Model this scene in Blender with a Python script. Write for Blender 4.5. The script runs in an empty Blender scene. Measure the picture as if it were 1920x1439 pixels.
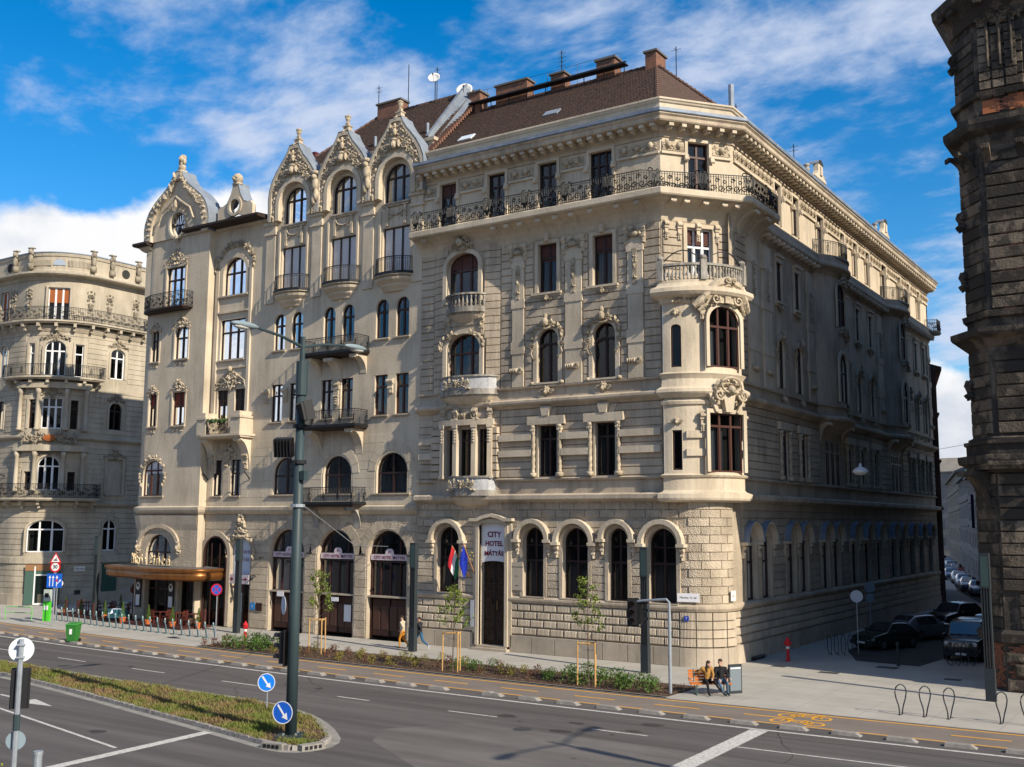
import bpy, math, random
from mathutils import Vector, Matrix, noise
from math import sin, cos, pi, radians, sqrt, atan2, hypot
rnd = random.Random(11)
SC = bpy.context.scene
COL = SC.collection
# ------------------------------------------------------------------ camera, sky, sun, exposure
YAW, PITCH, ROLL = radians(33.7), radians(7.45), radians(.29)
def cam_axes():
    fw = Vector((0, cos(PITCH), sin(PITCH))); up = Vector((0, -sin(PITCH), cos(PITCH))); rt = Vector((1, 0, 0))
    r2 = rt*cos(ROLL)+up*sin(ROLL); u2 = up*cos(ROLL)-rt*sin(ROLL)
    Rz = Matrix.Rotation(YAW, 3, 'Z')
    return Rz@fw, Rz@r2, Rz@u2
fw, r2, u2 = cam_axes()
cd = bpy.data.cameras.new('camera'); cam = bpy.data.objects.new('camera', cd); COL.objects.link(cam)
M3 = Matrix((r2, u2, -fw)).transposed()
cam.matrix_world = Matrix.Translation((0, 0, 7)) @ M3.to_4x4()
cd.sensor_width = 36; cd.lens = 1980/1920*36; cd.clip_end = 5000; cd.clip_start = .1
SC.camera = cam
SUN_EL, SUN_AZ = radians(32), radians(12)      # azimuth: degrees the sun stands off the facade line, towards the viewer
sdir = Vector((cos(SUN_EL)*cos(SUN_AZ), -cos(SUN_EL)*sin(SUN_AZ), sin(SUN_EL)))
sl = bpy.data.lights.new('sun', 'SUN'); sl.energy = 4.3; sl.angle = radians(.55); sl.color = (1, .9, .74)
so = bpy.data.objects.new('sun', sl); COL.objects.link(so)
so.rotation_euler = sdir.to_track_quat('Z', 'Y').to_euler()
SC.view_settings.view_transform = 'Standard'; SC.view_settings.look = 'None'
SC.view_settings.exposure = .62; SC.view_settings.gamma = 1; SC.view_settings.use_curve_mapping = False
SC.cycles.max_bounces = 6; SC.cycles.transparent_max_bounces = 12

W = bpy.data.worlds.new('World'); SC.world = W; W.use_nodes = True
def world():
    nt = W.node_tree; nt.nodes.clear(); N = nt.nodes.new; L = nt.links.new
    out = N('ShaderNodeOutputWorld'); bg = N('ShaderNodeBackground'); bg.inputs[1].default_value = .085
    sky = N('ShaderNodeTexSky'); sky.sky_type = 'NISHITA'; sky.sun_disc = False
    sky.sun_elevation = SUN_EL; sky.sun_rotation = atan2(sdir.x, sdir.y)
    sky.air_density = 1.0; sky.dust_density = .4; sky.ozone_density = 3.0
    hs = N('ShaderNodeHueSaturation'); hs.inputs['Saturation'].default_value = 1.45; hs.inputs['Value'].default_value = 1.25
    L(sky.outputs[0], hs.inputs['Color'])
    tc = N('ShaderNodeTexCoord'); sep = N('ShaderNodeSeparateXYZ'); L(tc.outputs['Generated'], sep.inputs[0])
    def M(op, a, b=None, c=None, clamp=False):
        m = N('ShaderNodeMath'); m.operation = op; m.use_clamp = clamp
        for i, q in enumerate((a, b, c)):
            if q is None: continue
            if isinstance(q, (int, float)): m.inputs[i].default_value = q
            else: L(q, m.inputs[i])
        return m.outputs[0]
    zc = M('MAXIMUM', sep.outputs[2], 0.0)
    den = M('ADD', zc, .22)
    px = M('DIVIDE', sep.outputs[0], den); py = M('DIVIDE', sep.outputs[1], den)
    cb = N('ShaderNodeCombineXYZ'); L(px, cb.inputs[0]); L(py, cb.inputs[1])
    def noise_n(vec, scale, detail, rough, off, dist=0., sc=(1, 1, 1), rot=0):
        mp = N('ShaderNodeMapping'); mp.inputs['Location'].default_value = off; mp.inputs['Scale'].default_value = sc
        mp.inputs['Rotation'].default_value = (0, 0, rot)
        L(vec, mp.inputs[0]); n = N('ShaderNodeTexNoise'); L(mp.outputs[0], n.inputs['Vector'])
        n.inputs['Scale'].default_value = scale; n.inputs['Detail'].default_value = detail
        n.inputs['Roughness'].default_value = rough; n.inputs['Distortion'].default_value = dist
        return n.outputs[0]
    def ramp(v, a, b):
        m = N('ShaderNodeMapRange'); m.interpolation_type = 'SMOOTHSTEP'; m.inputs[1].default_value = a; m.inputs[2].default_value = b
        L(v, m.inputs[0]); return m.outputs[0]
    cov = noise_n(cb.outputs[0], .95, 2, .5, (1.3, 8.2, 0))
    fine = noise_n(cb.outputs[0], 3.2, 9, .62, (7.1, 4.2, 0), .25, (1, 1.25, 1), .5)
    cells = noise_n(cb.outputs[0], 9.5, 5, .55, (1.7, 9.2, 0), .1, (1, 1.5, 1), .5)
    f = M('ADD', M('MULTIPLY', cov, .75), M('ADD', M('MULTIPLY', fine, .6), M('MULTIPLY', cells, .26)))
    wisp = M('MULTIPLY', ramp(f, .70, .93), .92)
    # cumulus bank low over the roofs
    nb = noise_n(tc.outputs['Generated'], 5.5, 8, .55, (4.2, 1.3, .7), 0., (1, 1, 1.4))
    nbig = noise_n(tc.outputs['Generated'], 2.0, 2, .5, (1.5, 6.92, 4.), 0.)
    h = M('SUBTRACT', M('ADD', M('MULTIPLY', nb, .42), M('MULTIPLY', nbig, .95)), M('MULTIPLY', zc, 1.2))
    h = M('ADD', h, M('MULTIPLY', M('MAXIMUM', M('SUBTRACT', .055, zc), 0.), 3.))
    cum = ramp(h, .492, .54)
    shade = noise_n(tc.outputs['Generated'], 7.5, 6, .55, (4.2, 1.3, .78), 0., (1, 1, 1.4))
    mixc = N('ShaderNodeMix'); mixc.data_type = 'RGBA'
    L(ramp(shade, .38, .62), mixc.inputs[0])
    mixc.inputs[6].default_value = (5.0, 5.4, 6.1, 1); mixc.inputs[7].default_value = (7.6, 7.6, 7.7, 1)
    m1 = N('ShaderNodeMix'); m1.data_type = 'RGBA'; L(wisp, m1.inputs[0]); L(hs.outputs[0], m1.inputs[6])
    m1.inputs[7].default_value = (4.9, 5.5, 6.8, 1)
    m2 = N('ShaderNodeMix'); m2.data_type = 'RGBA'; L(cum, m2.inputs[0]); L(m1.outputs[2], m2.inputs[6]); L(mixc.outputs[2], m2.inputs[7])
    L(m2.outputs[2], bg.inputs[0]); L(bg.outputs[0], out.inputs[0])
world()

# ------------------------------------------------------------------ materials
MT = {}
def mat(name, col, rough=.85, col2=None, scale=1.5, streak=1., bump=0., bscale=20., metal=0., spec=.3, kind='noise', detail=6, lo=.35, hi=.65, coat=0., emit=None, grime=0., gcol=None, vary=0., sx=1.):
    if name in MT: return MT[name]
    m = bpy.data.materials.new(name); m.use_nodes = True; nt = m.node_tree; N = nt.nodes.new; L = nt.links.new
    b = nt.nodes['Principled BSDF']; b.inputs['Roughness'].default_value = rough; b.inputs['Metallic'].default_value = metal
    b.inputs['Specular IOR Level'].default_value = spec; b.inputs['Base Color'].default_value = (*col, 1)
    b.inputs['Coat Weight'].default_value = coat
    geo = N('ShaderNodeNewGeometry'); pos = geo.outputs['Position']
    if col2 is not None:
        mp = N('ShaderNodeMapping'); mp.inputs['Scale'].default_value = (sx, 1, streak); L(pos, mp.inputs[0])
        n = N('ShaderNodeTexNoise'); n.inputs['Scale'].default_value = scale; n.inputs['Detail'].default_value = detail; n.inputs['Roughness'].default_value = .62
        L(mp.outputs[0], n.inputs['Vector'])
        r = N('ShaderNodeMapRange'); r.inputs[1].default_value = lo; r.inputs[2].default_value = hi; L(n.outputs[0], r.inputs[0])
        mx = N('ShaderNodeMix'); mx.data_type = 'RGBA'; L(r.outputs[0], mx.inputs[0]); mx.inputs[6].default_value = (*col, 1); mx.inputs[7].default_value = (*col2, 1)
        last = mx.outputs[2]
        if grime > 0:      # vertical rain streaks and soot blotches
            mp2 = N('ShaderNodeMapping'); mp2.inputs['Scale'].default_value = (1, 1, .12); L(pos, mp2.inputs[0])
            n2 = N('ShaderNodeTexNoise'); n2.inputs['Scale'].default_value = 3.4; n2.inputs['Detail'].default_value = 8; n2.inputs['Roughness'].default_value = .75; L(mp2.outputs[0], n2.inputs['Vector'])
            n3 = N('ShaderNodeTexNoise'); n3.inputs['Scale'].default_value = .35; n3.inputs['Detail'].default_value = 3; L(pos, n3.inputs['Vector'])
            mu = N('ShaderNodeMath'); mu.operation = 'MULTIPLY'; L(n2.outputs[0], mu.inputs[0]); L(n3.outputs[0], mu.inputs[1])
            r2_ = N('ShaderNodeMapRange'); r2_.inputs[1].default_value = .22; r2_.inputs[2].default_value = .42; r2_.inputs[4].default_value = grime; L(mu.outputs[0], r2_.inputs[0])
            mx2 = N('ShaderNodeMix'); mx2.data_type = 'RGBA'; L(r2_.outputs[0], mx2.inputs[0]); L(last, mx2.inputs[6])
            g = gcol or tuple(c*.45 for c in col); mx2.inputs[7].default_value = (*g, 1); last = mx2.outputs[2]
        if vary > 0:       # every block of stone its own tone
            oi = N('ShaderNodeObjectInfo'); vr = N('ShaderNodeMapRange'); vr.inputs[3].default_value = 1-vary; vr.inputs[4].default_value = 1+vary*.6; L(oi.outputs['Random'], vr.inputs[0])
            hv = N('ShaderNodeHueSaturation'); L(vr.outputs[0], hv.inputs['Value']); L(last, hv.inputs['Color']); last = hv.outputs[0]
        L(last, b.inputs['Base Color'])
    if bump > 0:
        bp = N('ShaderNodeBump'); bp.inputs['Strength'].default_value = min(1, bump); bp.inputs['Distance'].default_value = .05*max(1, bump)
        if kind == 'noise':
            t = N('ShaderNodeTexNoise'); t.inputs['Scale'].default_value = bscale; t.inputs['Detail'].default_value = 3; L(pos, t.inputs['Vector']); L(t.outputs[0], bp.inputs['Height'])
        elif kind == 'voronoi':
            t = N('ShaderNodeTexVoronoi'); t.inputs['Scale'].default_value = bscale; L(pos, t.inputs['Vector']); L(t.outputs['Distance'], bp.inputs['Height'])
        elif kind == 'flute':
            mp = N('ShaderNodeMapping'); mp.inputs['Scale'].default_value = (1, 1, .03); L(pos, mp.inputs[0])
            ad = N('ShaderNodeSeparateXYZ'); L(mp.outputs[0], ad.inputs[0]); s_ = N('ShaderNodeMath'); s_.operation = 'ADD'; L(ad.outputs[0], s_.inputs[0]); L(ad.outputs[1], s_.inputs[1])
            nz = N('ShaderNodeTexNoise'); nz.inputs['Scale'].default_value = 4; L(pos, nz.inputs['Vector'])
            a2 = N('ShaderNodeMath'); a2.operation = 'MULTIPLY_ADD'; L(nz.outputs[0], a2.inputs[0]); a2.inputs[1].default_value = .06; L(s_.outputs[0], a2.inputs[2])
            m3 = N('ShaderNodeMath'); m3.operation = 'MULTIPLY'; L(a2.outputs[0], m3.inputs[0]); m3.inputs[1].default_value = bscale
            sn = N('ShaderNodeMath'); sn.operation = 'SINE'; L(m3.outputs[0], sn.inputs[0]); L(sn.outputs[0], bp.inputs['Height'])
        elif kind == 'tiles':    # overlapping roof tiles
            sp = N('ShaderNodeSeparateXYZ'); L(pos, sp.inputs[0])
            m1 = N('ShaderNodeMath'); m1.operation = 'MULTIPLY'; m1.inputs[1].default_value = bscale; L(sp.outputs[2], m1.inputs[0])
            fr_ = N('ShaderNodeMath'); fr_.operation = 'FRACT'; L(m1.outputs[0], fr_.inputs[0])
            L(fr_.outputs[0], bp.inputs['Height'])
        L(bp.outputs[0], b.inputs['Normal'])
    if emit: b.inputs['Emission Color'].default_value = (*emit[:3], 1); b.inputs['Emission Strength'].default_value = emit[3]
    MT[name] = m; return m
C1 = (.54, .448, .333); C2 = (.40, .325, .24)
STUC = mat('cream_stucco', C1, .9, C2, .8, .5, .35, 9, grime=.8, gcol=(.2, .165, .125), vary=.05)
STUC2 = mat('pale_stucco', (.60, .51, .385), .9, (.49, .41, .30), .7, .5, .3, 9, grime=.6, gcol=(.25, .205, .155), vary=.03)
BOSS = mat('bossed_stone', (.55, .46, .345), .92, (.42, .345, .255), 1.2, .6, .75, 17, kind='voronoi', grime=.6, vary=.16)
FLUT = mat('fluted_stone', (.59, .495, .375), .92, (.46, .38, .285), 1.5, .6, .4, 75, kind='flute', grime=.55, vary=.13)
PLIN = mat('plinth_stone', (.46, .39, .30), .9, (.37, .31, .24), 1.2, .7, .3, 14, grime=.6, vary=.12)
CARV = mat('carved_stone', (.50, .42, .305), .92, (.22, .18, .125), 4, .7, .5, 30, grime=.4)
CARV2 = mat('pale_carved_stone', (.56, .47, .345), .92, (.33, .27, .19), 4, .7, .5, 30, grime=.2)
GREYST = mat('weathered_grey_stone', (.42, .39, .34), .92, (.2, .18, .15), 3, .4, .5, 16, grime=.7, gcol=(.08, .07, .06))
B1ST = mat('grey_beige_stucco', (.47, .41, .315), .92, (.36, .31, .235), .9, .5, .35, 9, grime=.6)
B1CV = mat('grey_beige_carving', (.38, .33, .25), .92, (.2, .17, .13), 4, .7, .5, 30, grime=.5)
DARKST = mat('sooty_stone', (.045, .038, .031), .93, (.135, .105, .078), .9, .8, .6, 12, grime=.6, gcol=(.02, .018, .016), lo=.5, hi=.6, vary=.15)
DARKST2 = mat('worn_sooty_stone', (.17, .135, .098), .93, (.055, .045, .035), 1.1, .8, .8, 14, grime=.5, gcol=(.03, .027, .023), lo=.46, hi=.54, vary=.3)
BRICK = mat('bare_brick', (.27, .10, .055), .92, (.14, .07, .05), 3, 1, .6, 18)
CHIM = mat('chimney_brick', (.24, .11, .07), .92, (.12, .075, .055), 3, 1, .5, 30)
TILE = mat('brown_roof_tiles', (.105, .062, .045), .9, (.05, .034, .027), 6, 1, 1., 4.2, kind='tiles', lo=.3, hi=.7)
ZINC = mat('zinc_flashing', (.27, .31, .36), .6, (.2, .23, .28), 1.2, 1, metal=.3, spec=.5)
ZINCD = mat('dull_zinc_gutter', (.24, .28, .34), .6, (.15, .18, .23), 1.5, 1, metal=.2)
WHITEZ = mat('pale_painted_flashing', (.21, .24, .28), .7, (.15, .175, .21), 1.2, 1)
IRON = mat('black_ironwork', (.012, .013, .015), .55)
EAVE = mat('dark_brown_eave', (.03, .018, .014), .7)
WDARK = mat('dark_window_wood', (.028, .014, .012), .5)
WRED = mat('red_brown_window_wood', (.06, .022, .016), .5)
WWHITE = mat('white_window_paint', (.7, .7, .7), .5)
CURT = mat('pale_curtain', (.22, .225, .23), .9, (.13, .135, .15), 9, .05)
ROOM = mat('dim_room_interior', (.035, .033, .03), .9)
BLIND = mat('brown_roller_blind', (.12, .05, .04), .7, bump=.8, bscale=12, kind='tiles')
BLINDR = mat('red_roller_blind', (.24, .05, .035), .7, bump=.8, bscale=12, kind='tiles')
BLINDO = mat('orange_roller_blind', (.42, .13, .04), .7, bump=.8, bscale=12, kind='tiles')
BLINDW = mat('white_roller_blind', (.8, .8, .82), .7, bump=1., bscale=11, kind='tiles')
def glass(name, tint, refl):
    m = bpy.data.materials.new(name); m.use_nodes = True; nt = m.node_tree; nt.nodes.clear(); N = nt.nodes.new; L = nt.links.new
    o = N('ShaderNodeOutputMaterial'); mx = N('ShaderNodeMixShader'); t = N('ShaderNodeBsdfTransparent'); g = N('ShaderNodeBsdfGlossy')
    t.inputs[0].default_value = (*tint, 1); g.inputs['Roughness'].default_value = .03; g.inputs['Color'].default_value = (.9, .95, 1, 1)
    fr = N('ShaderNodeFresnel'); fr.inputs[0].default_value = 1.38
    # slightly warped old panes
    n = N('ShaderNodeTexNoise'); n.inputs['Scale'].default_value = 1.3; bp = N('ShaderNodeBump'); bp.inputs['Strength'].default_value = .25; bp.inputs['Distance'].default_value = .03
    geo = N('ShaderNodeNewGeometry'); L(geo.outputs['Position'], n.inputs['Vector']); L(n.outputs[0], bp.inputs['Height']); L(bp.outputs[0], g.inputs['Normal'])
    ad = N('ShaderNodeMath'); ad.operation = 'ADD'; ad.use_clamp = True; L(fr.outputs[0], ad.inputs[0]); ad.inputs[1].default_value = refl
    L(ad.outputs[0], mx.inputs[0]); L(t.outputs[0], mx.inputs[1]); L(g.outputs[0], mx.inputs[2]); L(mx.outputs[0], o.inputs[0]); return m
GLASS = glass('window_glass', (.45, .48, .5), .0)
GLASSD = glass('shop_glass', (.35, .37, .37), .0)
CARGL = glass('car_glass', (.25, .27, .28), .2)

# ------------------------------------------------------------------ mesh builder
class MB:
    def __init__(s): s.v = []; s.f = []
    def add(s, vs, fs):
        n = len(s.v); s.v += [tuple(p) for p in vs]; s.f += [tuple(i+n for i in f) for f in fs]; return s
    def box(s, x0, x1, y0, y1, z0, z1, T=None):
        vs = [(x, y, z) for z in (z0, z1) for y in (y0, y1) for x in (x0, x1)]
        if T: vs = [T(*p) for p in vs]
        return s.add(vs, [(0, 2, 3, 1), (4, 5, 7, 6), (0, 1, 5, 4), (2, 6, 7, 3), (0, 4, 6, 2), (1, 3, 7, 5)])
    def pillow(s, x0, x1, z0, z1, y0, y1, b):      # stone block, its outer face (at y1, local -y is outside) inset by b
        vs = [(x0, y0, z0), (x1, y0, z0), (x1, y0, z1), (x0, y0, z1)]
        ym = y0+(y1-y0)*.55
        vs += [(x0, ym, z0), (x1, ym, z0), (x1, ym, z1), (x0, ym, z1)]
        vs += [(x0+b, y1, z0+b), (x1-b, y1, z0+b), (x1-b, y1, z1-b), (x0+b, y1, z1-b)]
        f = []
        for a in (0, 4):
            for i in range(4): f.append((a+i, a+(i+1) % 4, a+4+(i+1) % 4, a+4+i))
        f.append((8, 9, 10, 11)); return s.add(vs, f)
    def tube(s, pts, r, n=6, cap=True):
        pts = [Vector(p) for p in pts]; k = len(pts); rs = r if isinstance(r, (list, tuple)) else [r]*k
        base = len(s.v); up = Vector((0, 0, 1))
        for i, p in enumerate(pts):
            t = (pts[min(i+1, k-1)]-pts[max(i-1, 0)])
            if t.length < 1e-9: t = Vector((0, 0, 1))
            t.normalize(); a = up if abs(t.z) < .9 else Vector((1, 0, 0)); x = t.cross(a).normalized(); y = t.cross(x)
            for j in range(n):
                w = 2*pi*j/n+pi/n; s.v.append(tuple(p+(x*cos(w)+y*sin(w))*rs[i]))
        for i in range(k-1):
            for j in range(n):
                a = base+i*n+j; b = base+i*n+(j+1) % n; s.f.append((a, b, b+n, a+n))
        if cap: s.f.append(tuple(base+j for j in range(n))); s.f.append(tuple(base+(k-1)*n+n-1-j for j in range(n)))
        return s
    def lathe(s, prof, c=(0, 0, 0), n=12, a0=0, a1=2*pi, T=None):
        base = len(s.v); full = abs(a1-a0-2*pi) < 1e-6; m = n if full else n+1
        for r, z in prof:
            for j in range(m):
                w = a0+(a1-a0)*j/n; p = (c[0]+r*cos(w), c[1]+r*sin(w), c[2]+z); s.v.append(tuple(T(*p)) if T else p)
        for i in range(len(prof)-1):
            for j in range(n):
                a = base+i*m+j; b = base+i*m+((j+1) % m); s.f.append((a, b, b+m, a+m))
        if full:
            if prof[0][0] > 1e-4: s.f.append(tuple(base+m-1-j for j in range(m)))
            if prof[-1][0] > 1e-4: s.f.append(tuple(base+(len(prof)-1)*m+j for j in range(m)))
        return s
    def blob(s, c, r, rot=0., n=6, rings=3, half=False):   # flattened ellipsoid, rot in the local xz plane
        base = len(s.v); cr, sr = cos(rot), sin(rot)
        lat = [-pi/2+pi*i/(rings+1) for i in range(1, rings+1)]
        def put(x, y, z):
            x, y, z = x*r[0], y*r[1], z*r[2]; s.v.append((c[0]+x*cr-z*sr, c[1]+y, c[2]+x*sr+z*cr))
        put(0, -1, 0)
        for la in lat:
            for j in range(n): w = 2*pi*j/n; put(cos(w)*cos(la), sin(la), sin(w)*cos(la))
        put(0, 1, 0)
        for j in range(n): s.f.append((base, base+1+(j+1) % n, base+1+j))
        for i in range(rings-1):
            for j in range(n): a = base+1+i*n+j; b = base+1+i*n+(j+1) % n; s.f.append((a, b, b+n, a+n))
        e = base+1+(rings-1)*n
        for j in range(n): s.f.append((base+1+rings*n, e+j, e+(j+1) % n))
        return s
    def prism(s, poly, y0, y1):      # outline in xz, from y0 to y1
        n = len(poly); base = len(s.v)
        for y in (y0, y1): s.v += [(x, y, z) for x, z in poly]
        s.f.append(tuple(base+i for i in range(n))); s.f.append(tuple(base+n+n-1-i for i in range(n)))
        for i in range(n): j = (i+1) % n; s.f.append((base+i, base+n+i, base+n+j, base+j))
        return s
    def mesh(s, name, m=None, smooth=False):
        me = bpy.data.meshes.new(name); me.from_pydata(s.v, [], s.f); me.validate(); me.update()
        if m: me.materials.append(m)
        if smooth: me.polygons.foreach_set('use_smooth', [True]*len(me.polygons))
        import bmesh
        bm = bmesh.new(); bm.from_mesh(me); bmesh.ops.recalc_face_normals(bm, faces=bm.faces); bm.to_mesh(me); bm.free()
        return me
SPLIT = {'string_course', 'stucco_band', 'pilaster_strip', 'moulding', 'cornice', 'band_block', 'pendants', 'attic', 'handrail', 'eave_moulding', 'lane_line'}
def pieces(mb):
    par = list(range(len(mb.v)))
    def fd(a):
        while par[a] != a: par[a] = par[par[a]]; a = par[a]
        return a
    for f in mb.f:
        r = fd(f[0])
        for q in f[1:]: par[fd(q)] = r
    groups = {}
    for f in mb.f: groups.setdefault(fd(f[0]), []).append(f)
    out = []
    for fs in groups.values():
        m = MB(); ix = {}
        for f in fs:
            for q in f:
                if q not in ix: ix[q] = len(m.v); m.v.append(mb.v[q])
        m.f = [tuple(ix[q] for q in f) for f in fs]; out.append(m)
    return out
def link(name, me, parent=None, M=None, label=None, cat=None, group=None, kind=None):
    o = bpy.data.objects.new(name, me); COL.objects.link(o)
    if parent is not None:
        o.parent = parent
        if parent.name in WORLDSP: o.matrix_parent_inverse = Matrix.Translation(-Vector(parent.location))
    if M is not None: o.matrix_basis = M
    for k, v in (('label', label), ('category', cat), ('group', group), ('kind', kind)):
        if v: o[k] = v
    return o
def put(name, mb, m, parent=None, M=None, smooth=False, **kw):
    if name in SPLIT and parent is not None:
        ps = pieces(mb)
        if len(ps) > 1:
            for q in ps: o = link(name, q.mesh(name, m, smooth), parent, M, **kw)
            return o
    return link(name, mb.mesh(name, m, smooth), parent, M, **kw)
WORLDSP = set()
def thing(name, label, cat, loc=(0, 0, 0), rz=0, group=None):
    o = bpy.data.objects.new(name, None); COL.objects.link(o); o.location = loc; o.rotation_euler = (0, 0, rz); o.empty_display_size = .2
    o['label'] = label; o['category'] = cat
    if group: o['group'] = group
    if cat == 'building': WORLDSP.add(o.name)      # its parts are written in world coordinates
    return o
def dup(root, loc, rz=None, label=None, group=None):
    r = root.copy(); COL.objects.link(r); r.location = loc
    if rz is not None: r.rotation_euler = (0, 0, rz)
    if label: r['label'] = label
    if group: r['group'] = group
    for ch in list(root.children):
        c = ch.copy(); COL.objects.link(c); c.parent = r
        for g in list(ch.children):
            d = g.copy(); COL.objects.link(d); d.parent = c
    return r
MC = {}
def cached(key, fn):
    if key not in MC: MC[key] = fn()
    return MC[key]

# ------------------------------------------------------------------ facade frames: (u along, z up, d out of the wall)
class Line:
    def __init__(s, p0, p1, u0=0.):
        s.p = Vector((p0[0], p0[1], 0)); t = Vector((p1[0]-p0[0], p1[1]-p0[1], 0)); s.L = t.length; s.t = t.normalized(); s.n = Vector((s.t.y, -s.t.x, 0)); s.u0 = u0
    du = 99.
    def pt(s, u, z, d=0.): return s.p+s.t*(u-s.u0)+s.n*d+Vector((0, 0, z))
    def mat(s, u, z, d=0.):
        M = Matrix((s.t, -s.n, Vector((0, 0, 1)))).transposed().to_4x4(); M.translation = s.pt(u, z, d); return M
class Arc(Line):                      # angle a measured from facing -Y (0) towards facing +X (90 deg); u = r*angle
    du = .3
    def __init__(s, c, r, u0=0., a0=0.): s.c = c; s.r = r; s.u0 = u0; s.a0 = a0
    def ang(s, u): return s.a0+(u-s.u0)/s.r
    def pt(s, u, z, d=0.):
        a = s.ang(u); return Vector((s.c[0]+(s.r+d)*sin(a), s.c[1]-(s.r+d)*cos(a), z))
    def mat(s, u, z, d=0.):
        a = s.ang(u); t = Vector((cos(a), sin(a), 0)); n = Vector((sin(a), -cos(a), 0))
        M = Matrix((t, -n, Vector((0, 0, 1)))).transposed().to_4x4(); M.translation = s.pt(u, z, d); return M
class Chain(Line):                    # several frames one after another
    def __init__(s, parts): s.parts = parts          # [(umax, frame), ...]
    def fr(s, u):
        for um, f in s.parts:
            if u <= um: return f
        return s.parts[-1][1]
    @property
    def du(s): return .3
    def pt(s, u, z, d=0.): return s.fr(u).pt(u, z, d)
    def mat(s, u, z, d=0.): return s.fr(u).mat(u, z, d)
def usplit(fr, u0, u1):
    n = max(1, int(math.ceil((u1-u0)/fr.du-1e-6))); us = [u0+(u1-u0)*i/n for i in range(n+1)]
    if isinstance(fr, Chain):
        for um, _ in fr.parts[:-1]:
            if u0+1e-4 < um < u1-1e-4 and all(abs(um-x) > 1e-3 for x in us): us.append(um)
        us.sort()
    return us
def fquad(mb, fr, u0, u1, z0, z1, d=0.):
    if u1-u0 < 1e-4 or z1-z0 < 1e-4: return
    us = usplit(fr, u0, u1)
    for a, b in zip(us, us[1:]): mb.add([fr.pt(a, z0, d), fr.pt(b, z0, d), fr.pt(b, z1, d), fr.pt(a, z1, d)], [(0, 1, 2, 3)])
def fbox(mb, fr, u0, u1, z0, z1, d0, d1):     # block standing from d0 to d1 (outer)
    us = usplit(fr, u0, u1); base = len(mb.v)
    for u in us:
        for d in (d0, d1):
            for z in (z0, z1): mb.v.append(tuple(fr.pt(u, z, d)))
    n = len(us)
    for i in range(n-1):
        a = base+i*4; b = a+4
        mb.f += [(a+2, b+2, b+3, a+3), (a, a+1, b+1, b), (a+1, a+3, b+3, b+1), (a, b, b+2, a+2)]
    e = base+(n-1)*4; mb.f += [(base, base+2, base+3, base+1), (e, e+1, e+3, e+2)]
def sweep(mb, pts, prof, closed=False):       # pts: plan polyline, outside on the right of travel; prof: [(d, z)]
    P = [Vector((p[0], p[1])) for p in pts]; n = len(P); rings = []
    for i in range(n):
        a = P[i-1] if (i > 0 or closed) else None; b = P[(i+1) % n] if (i < n-1 or closed) else None
        t1 = (P[i]-a).normalized() if a is not None else (b-P[i]).normalized(); t2 = (b-P[i]).normalized() if b is not None else t1
        n1 = Vector((t1.y, -t1.x)); n2 = Vector((t2.y, -t2.x)); m = n1+n2; m = m/max(.3, m.dot(n1)) if m.length > 1e-6 else n1
        rings.append([(P[i].x+m.x*d, P[i].y+m.y*d, z) for d, z in prof])
    base = len(mb.v); k = len(prof)
    for r in rings: mb.v += r
    for i in range(n if closed else n-1):
        for j in range(k-1):
            a = base+i*k+j; b = base+((i+1) % n)*k+j; mb.f.append((a, b, b+1, a+1))
    if not closed: mb.f.append(tuple(base+j for j in range(k))); mb.f.append(tuple(base+(n-1)*k+k-1-j for j in range(k)))
    return mb
def bow(p0, p1, depth, n=10, shape='arc', flat=0.):    # plan curve from p0 to p1 bowing out (right of travel)
    a = Vector(p0); b = Vector(p1); t = (b-a).normalized(); nn = Vector((t.y, -t.x)); L = (b-a).length; out = []
    for i in range(n+1):
        s = i/n
        h = 4*s*(1-s) if shape == 'arc' else (sin(pi*s)**.5 if 0 < s < 1 else 0) if shape == 'round' else (.5-.5*cos(2*pi*s))
        q = a+t*L*s+nn*depth*h; out.append((q.x, q.y))
    return out
# openings: dict(c=centre, w=width, z0, z1, rise=arch rise (0 flat))
def OP(c, w, z0, z1, rise=0., **k): return dict(c=c, w=w, z0=z0, z1=z1, rise=rise, **k)
def arch_pts(o, n=10, grow=0.):
    a = o['w']/2+grow; r = o['rise']+(grow if o['rise'] else 0); zs = o['z1']-o['rise']
    return [(o['c']-a*cos(pi*i/n), zs+r*sin(pi*i/n)) for i in range(n+1)]
def wall(mb, fr, u0, u1, z0, z1, ops, depth=.35, d=0.):
    ops = sorted(ops, key=lambda o: o['c']); u = u0
    for o in ops:
        a, b = o['c']-o['w']/2, o['c']+o['w']/2
        fquad(mb, fr, u, a, z0, z1, d); fquad(mb, fr, a, b, z0, o['z0'], d)
        cu = arch_pts(o) if o['rise'] > 0 else [(a, o['z1']), (b, o['z1'])]
        if fr.du < 9 and o['rise'] == 0: cu = [(x, o['z1']) for x in usplit(fr, a, b)]
        for (x0, y0), (x1, y1) in zip(cu, cu[1:]):
            mb.add([fr.pt(x0, y0, d), fr.pt(x1, y1, d), fr.pt(x1, z1, d), fr.pt(x0, z1, d)], [(0, 1, 2, 3)])
            mb.add([fr.pt(x0, y0, d), fr.pt(x1, y1, d), fr.pt(x1, y1, d-depth), fr.pt(x0, y0, d-depth)], [(0, 3, 2, 1)])
        zs = o['z1']-o['rise']
        for x in (a, b): mb.add([fr.pt(x, o['z0'], d), fr.pt(x, zs, d), fr.pt(x, zs, d-depth), fr.pt(x, o['z0'], d-depth)], [(0, 1, 2, 3)])
        mb.add([fr.pt(a, o['z0'], d), fr.pt(b, o['z0'], d), fr.pt(b, o['z0'], d-depth), fr.pt(a, o['z0'], d-depth)], [(0, 1, 2, 3)])
        u = b
    fquad(mb, fr, u, u1, z0, z1, d)
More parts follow.
